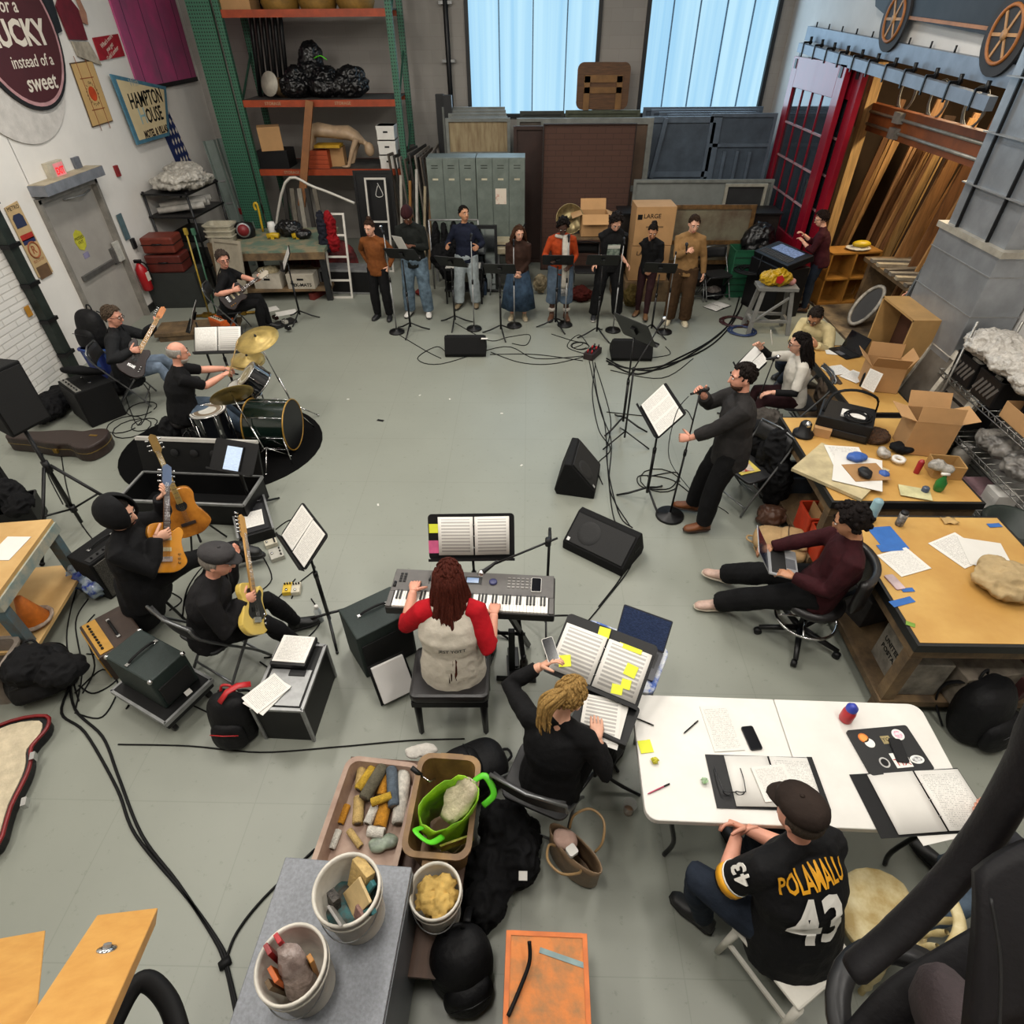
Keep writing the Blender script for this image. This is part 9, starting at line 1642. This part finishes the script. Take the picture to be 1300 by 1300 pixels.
text('METRO',.07,BLK,r,M=along(.95) @ tr(0,0,.001),depth=.0005);G().prism([(-.1,-.07),(.1,-.07),(.1,.05),(.06,.09),(-.06,.09),(-.1,.05)],0,.003,along(.77)).build('bus_picture',mat('sign_navy2','#2a3350',.6),r);G().tube([(.1*cos(a*pi/12),.1*sin(a*pi/12),.002) for a in range(24)],.012,6,M=along(.37),closed=True).build('ring',BR_,r);text('R',.14,BR_,r,M=along(.37) @ tr(0,0,.001),depth=.0005,bold=.004);text('BUS STOP',.05,BR_,r,M=along(.22) @ tr(0,0,.001),depth=.0005)
# pipe, extinguisher, bench of bags
r=T('wall_conduit','dark green conduit running up where the brick begins','pipe',(XL+.07,8.1,0));G().box((0,0,3.2),(.12,.16,6.4)).build('conduit_body',mat('conduit_green','#2a332e',.5,.2,.15,8),r);[G().box((.02,0,.35+.5*k),(.13,.22,.05)).build('clamp',BLKM,r) for k in range(6)]
p=LW(174,352);r=T('fire_extinguisher','red fire extinguisher hung on the wall right of the door','fire extinguisher',(XL+.12,p.y,p.z-.22));G().lathe([(.07,0),(.09,.02),(.09,.36),(.05,.43),(.03,.46),(0,.46)],22).build('cylinder',mat('ext_red','#a5161d',.3,0,.05,6),r);G().box((0,0,.49),(.12,.05,.05)).build('valve',BLKM,r);G().tube(spline([(0,.03,.49),(.08,.08,.4),(.1,.06,.2)],4),.012,8).build('hose',RUB,r);G().box((.088,0,.24),(.01,.1,.14)).build('label_patch',CRM,r)
# shelf of plastic, suitcases and clutter in the corner
r=T('metal_shelf','black metal shelf piled with plastic sheeting, right of the extinguisher','shelving rack',(-6.36,12.1,0),radians(-4));
for x in (-.4,.4):
 for y in (-.55,.55): G().cyl((x,y,0),(x,y,1.76),.022).build('post',BLKM,r)
for z in (.5,.95,1.35,1.72): G().box((0,0,z),(.86,1.16,.03)).build('shelf_board',BLKM,r)
lump('crumpled sheets of clear plastic on top of the black shelf',[((-6.27,12.1,1.84),(.48,.62,.12)),((-6.2,11.9,1.92),(.4,.4,.12)),((-6.36,12.4,1.95),(.35,.35,.12))],mat('plastic_sheeting','#bdb8ae',.35,0,.15,8,bump=.7,bsc=14),'plastic_sheeting','plastic sheeting',seed=5,rough=.25)
for k in range(4): tag(G().tube([(0,0,0),(.75,.25,.05)],.055,14).build('paper_roll',mat('roll_white','#c9c4bb',.7),loc=(-6.7,11.7+.12*k,1.42+.05*(k % 2))),'rolled white paper lying on the black shelf','paper roll','paper rolls on the black shelf')
for k,(z,h,w_,c_) in enumerate(((.9,.3,.62,'#5a2018'),(1.07,.26,.55,'#6d2a1c'))):
 r=T('suitcase',['dark oxblood suitcase, lower of the two by the shelf','reddish brown suitcase, upper of the two by the shelf'][k],'suitcase',(-6.42,10.98,.62 if not k else .95),radians(4));G().box((0,0,h/2),(w_,.42,h)).build('suitcase_body',mat('suitcase_%d' % k,c_,.45,0,.1,9),r,bevel=.03);G().tube([(-.08,-.22,h*.6),(0,-.25,h*.62),(.08,-.22,h*.6)],.012,8).build('handle',BLK,r);G().box((0,0,h*.55),(w_+.006,.426,.015)).build('seam',BLKM,r)
tag(G().box((0,0,.31),(.9,.5,.62)).build('storage_chest',mat('trunk_dark','#2a2d2b',.6,0,.1,6),loc=(-6.4,11.0,0),rz=radians(4)),'dark trunk under the suitcases','trunk')
frame_('pale door panel leaning by the seated guitarist',V((-5.35,10.75,0)),.6,1.15,12,mat('pale_panel','#9f9684',.7,0,.1,5),mat('pale_panel','#9f9684',.7),.05,-18,'pale_panel_board','board');o=[x for x in COL.objects if x.name.startswith('pale_panel_board')][0];o.name='leaning_board'
for k in range(3): tag(rim(G(),.5,.36,.12,taper=.9).build('plastic_tray',mat('tray_cream','#b5ae9a',.5),loc=(-5.68,11.75,.9+.09*k)),['lowest cream plastic tray in the stack by the black shelf','middle cream plastic tray in the stack','top cream plastic tray in the stack'][k],'tray','cream plastic trays')
tag(G().box((0,0,.45),(.5,.4,.9)).build('tray_pedestal',OLDW,loc=(-5.68,11.75,0)),'worn box under the stack of cream trays','box')
for k,(x,c_) in enumerate(((-5.62,'#3d6a52'),(-5.75,'#a58a2c'))): tag(G().cyl((0,0,0),(.02,.1,1.35),.014).box((.02,.1,1.36),(.05,.05,.1)).build('broom_pole',mat('pole_%d' % k,c_,.5),loc=(x,10.5,0)),['green pole standing by the dark trunk','yellow-topped pole standing by the dark trunk'][k],'pole')
SHG=mat('sage_metal','#7c8782',.5,.2,.08,5)
for k in range(2): r=T('metal_channel',['front sage green metal channel leaning in the corner','rear sage green metal channel leaning in the corner'][k],'metal channel',(-5.95+.14*k,13.2+.3*k,0),(radians(-8),radians(-7),0));G().box((0,0,1.15),(.2,.05,2.3)).box((.1,-.04,1.15),(.02,.1,2.3)).box((-.1,-.04,1.15),(.02,.1,2.3)).build('channel_body',SHG,r);[G().box((0,-.03,.4+.4*q),(.18,.02,.03)).build('rung',STEEL,r) for q in range(4)]
tag(G().box((0,0,.12),(1.3,.5,.06)).box((0,-.2,.05),(1.2,.06,.1)).build('floor_board',OLDW,loc=(-5.5,9.6,0),rz=.2),'brown board lying on the floor behind the bassist','board');tag(G().cyl((0,0,.03),(1.1,.2,.03),.025).box((.2,.03,.04),(.14,.1,.06)).box((.8,.14,.04),(.14,.1,.06)).build('brass_hardware',GOLD,loc=(-5.9,10.3,0)),'brass coloured bar lying on the floor by the dark trunk','metal bar')
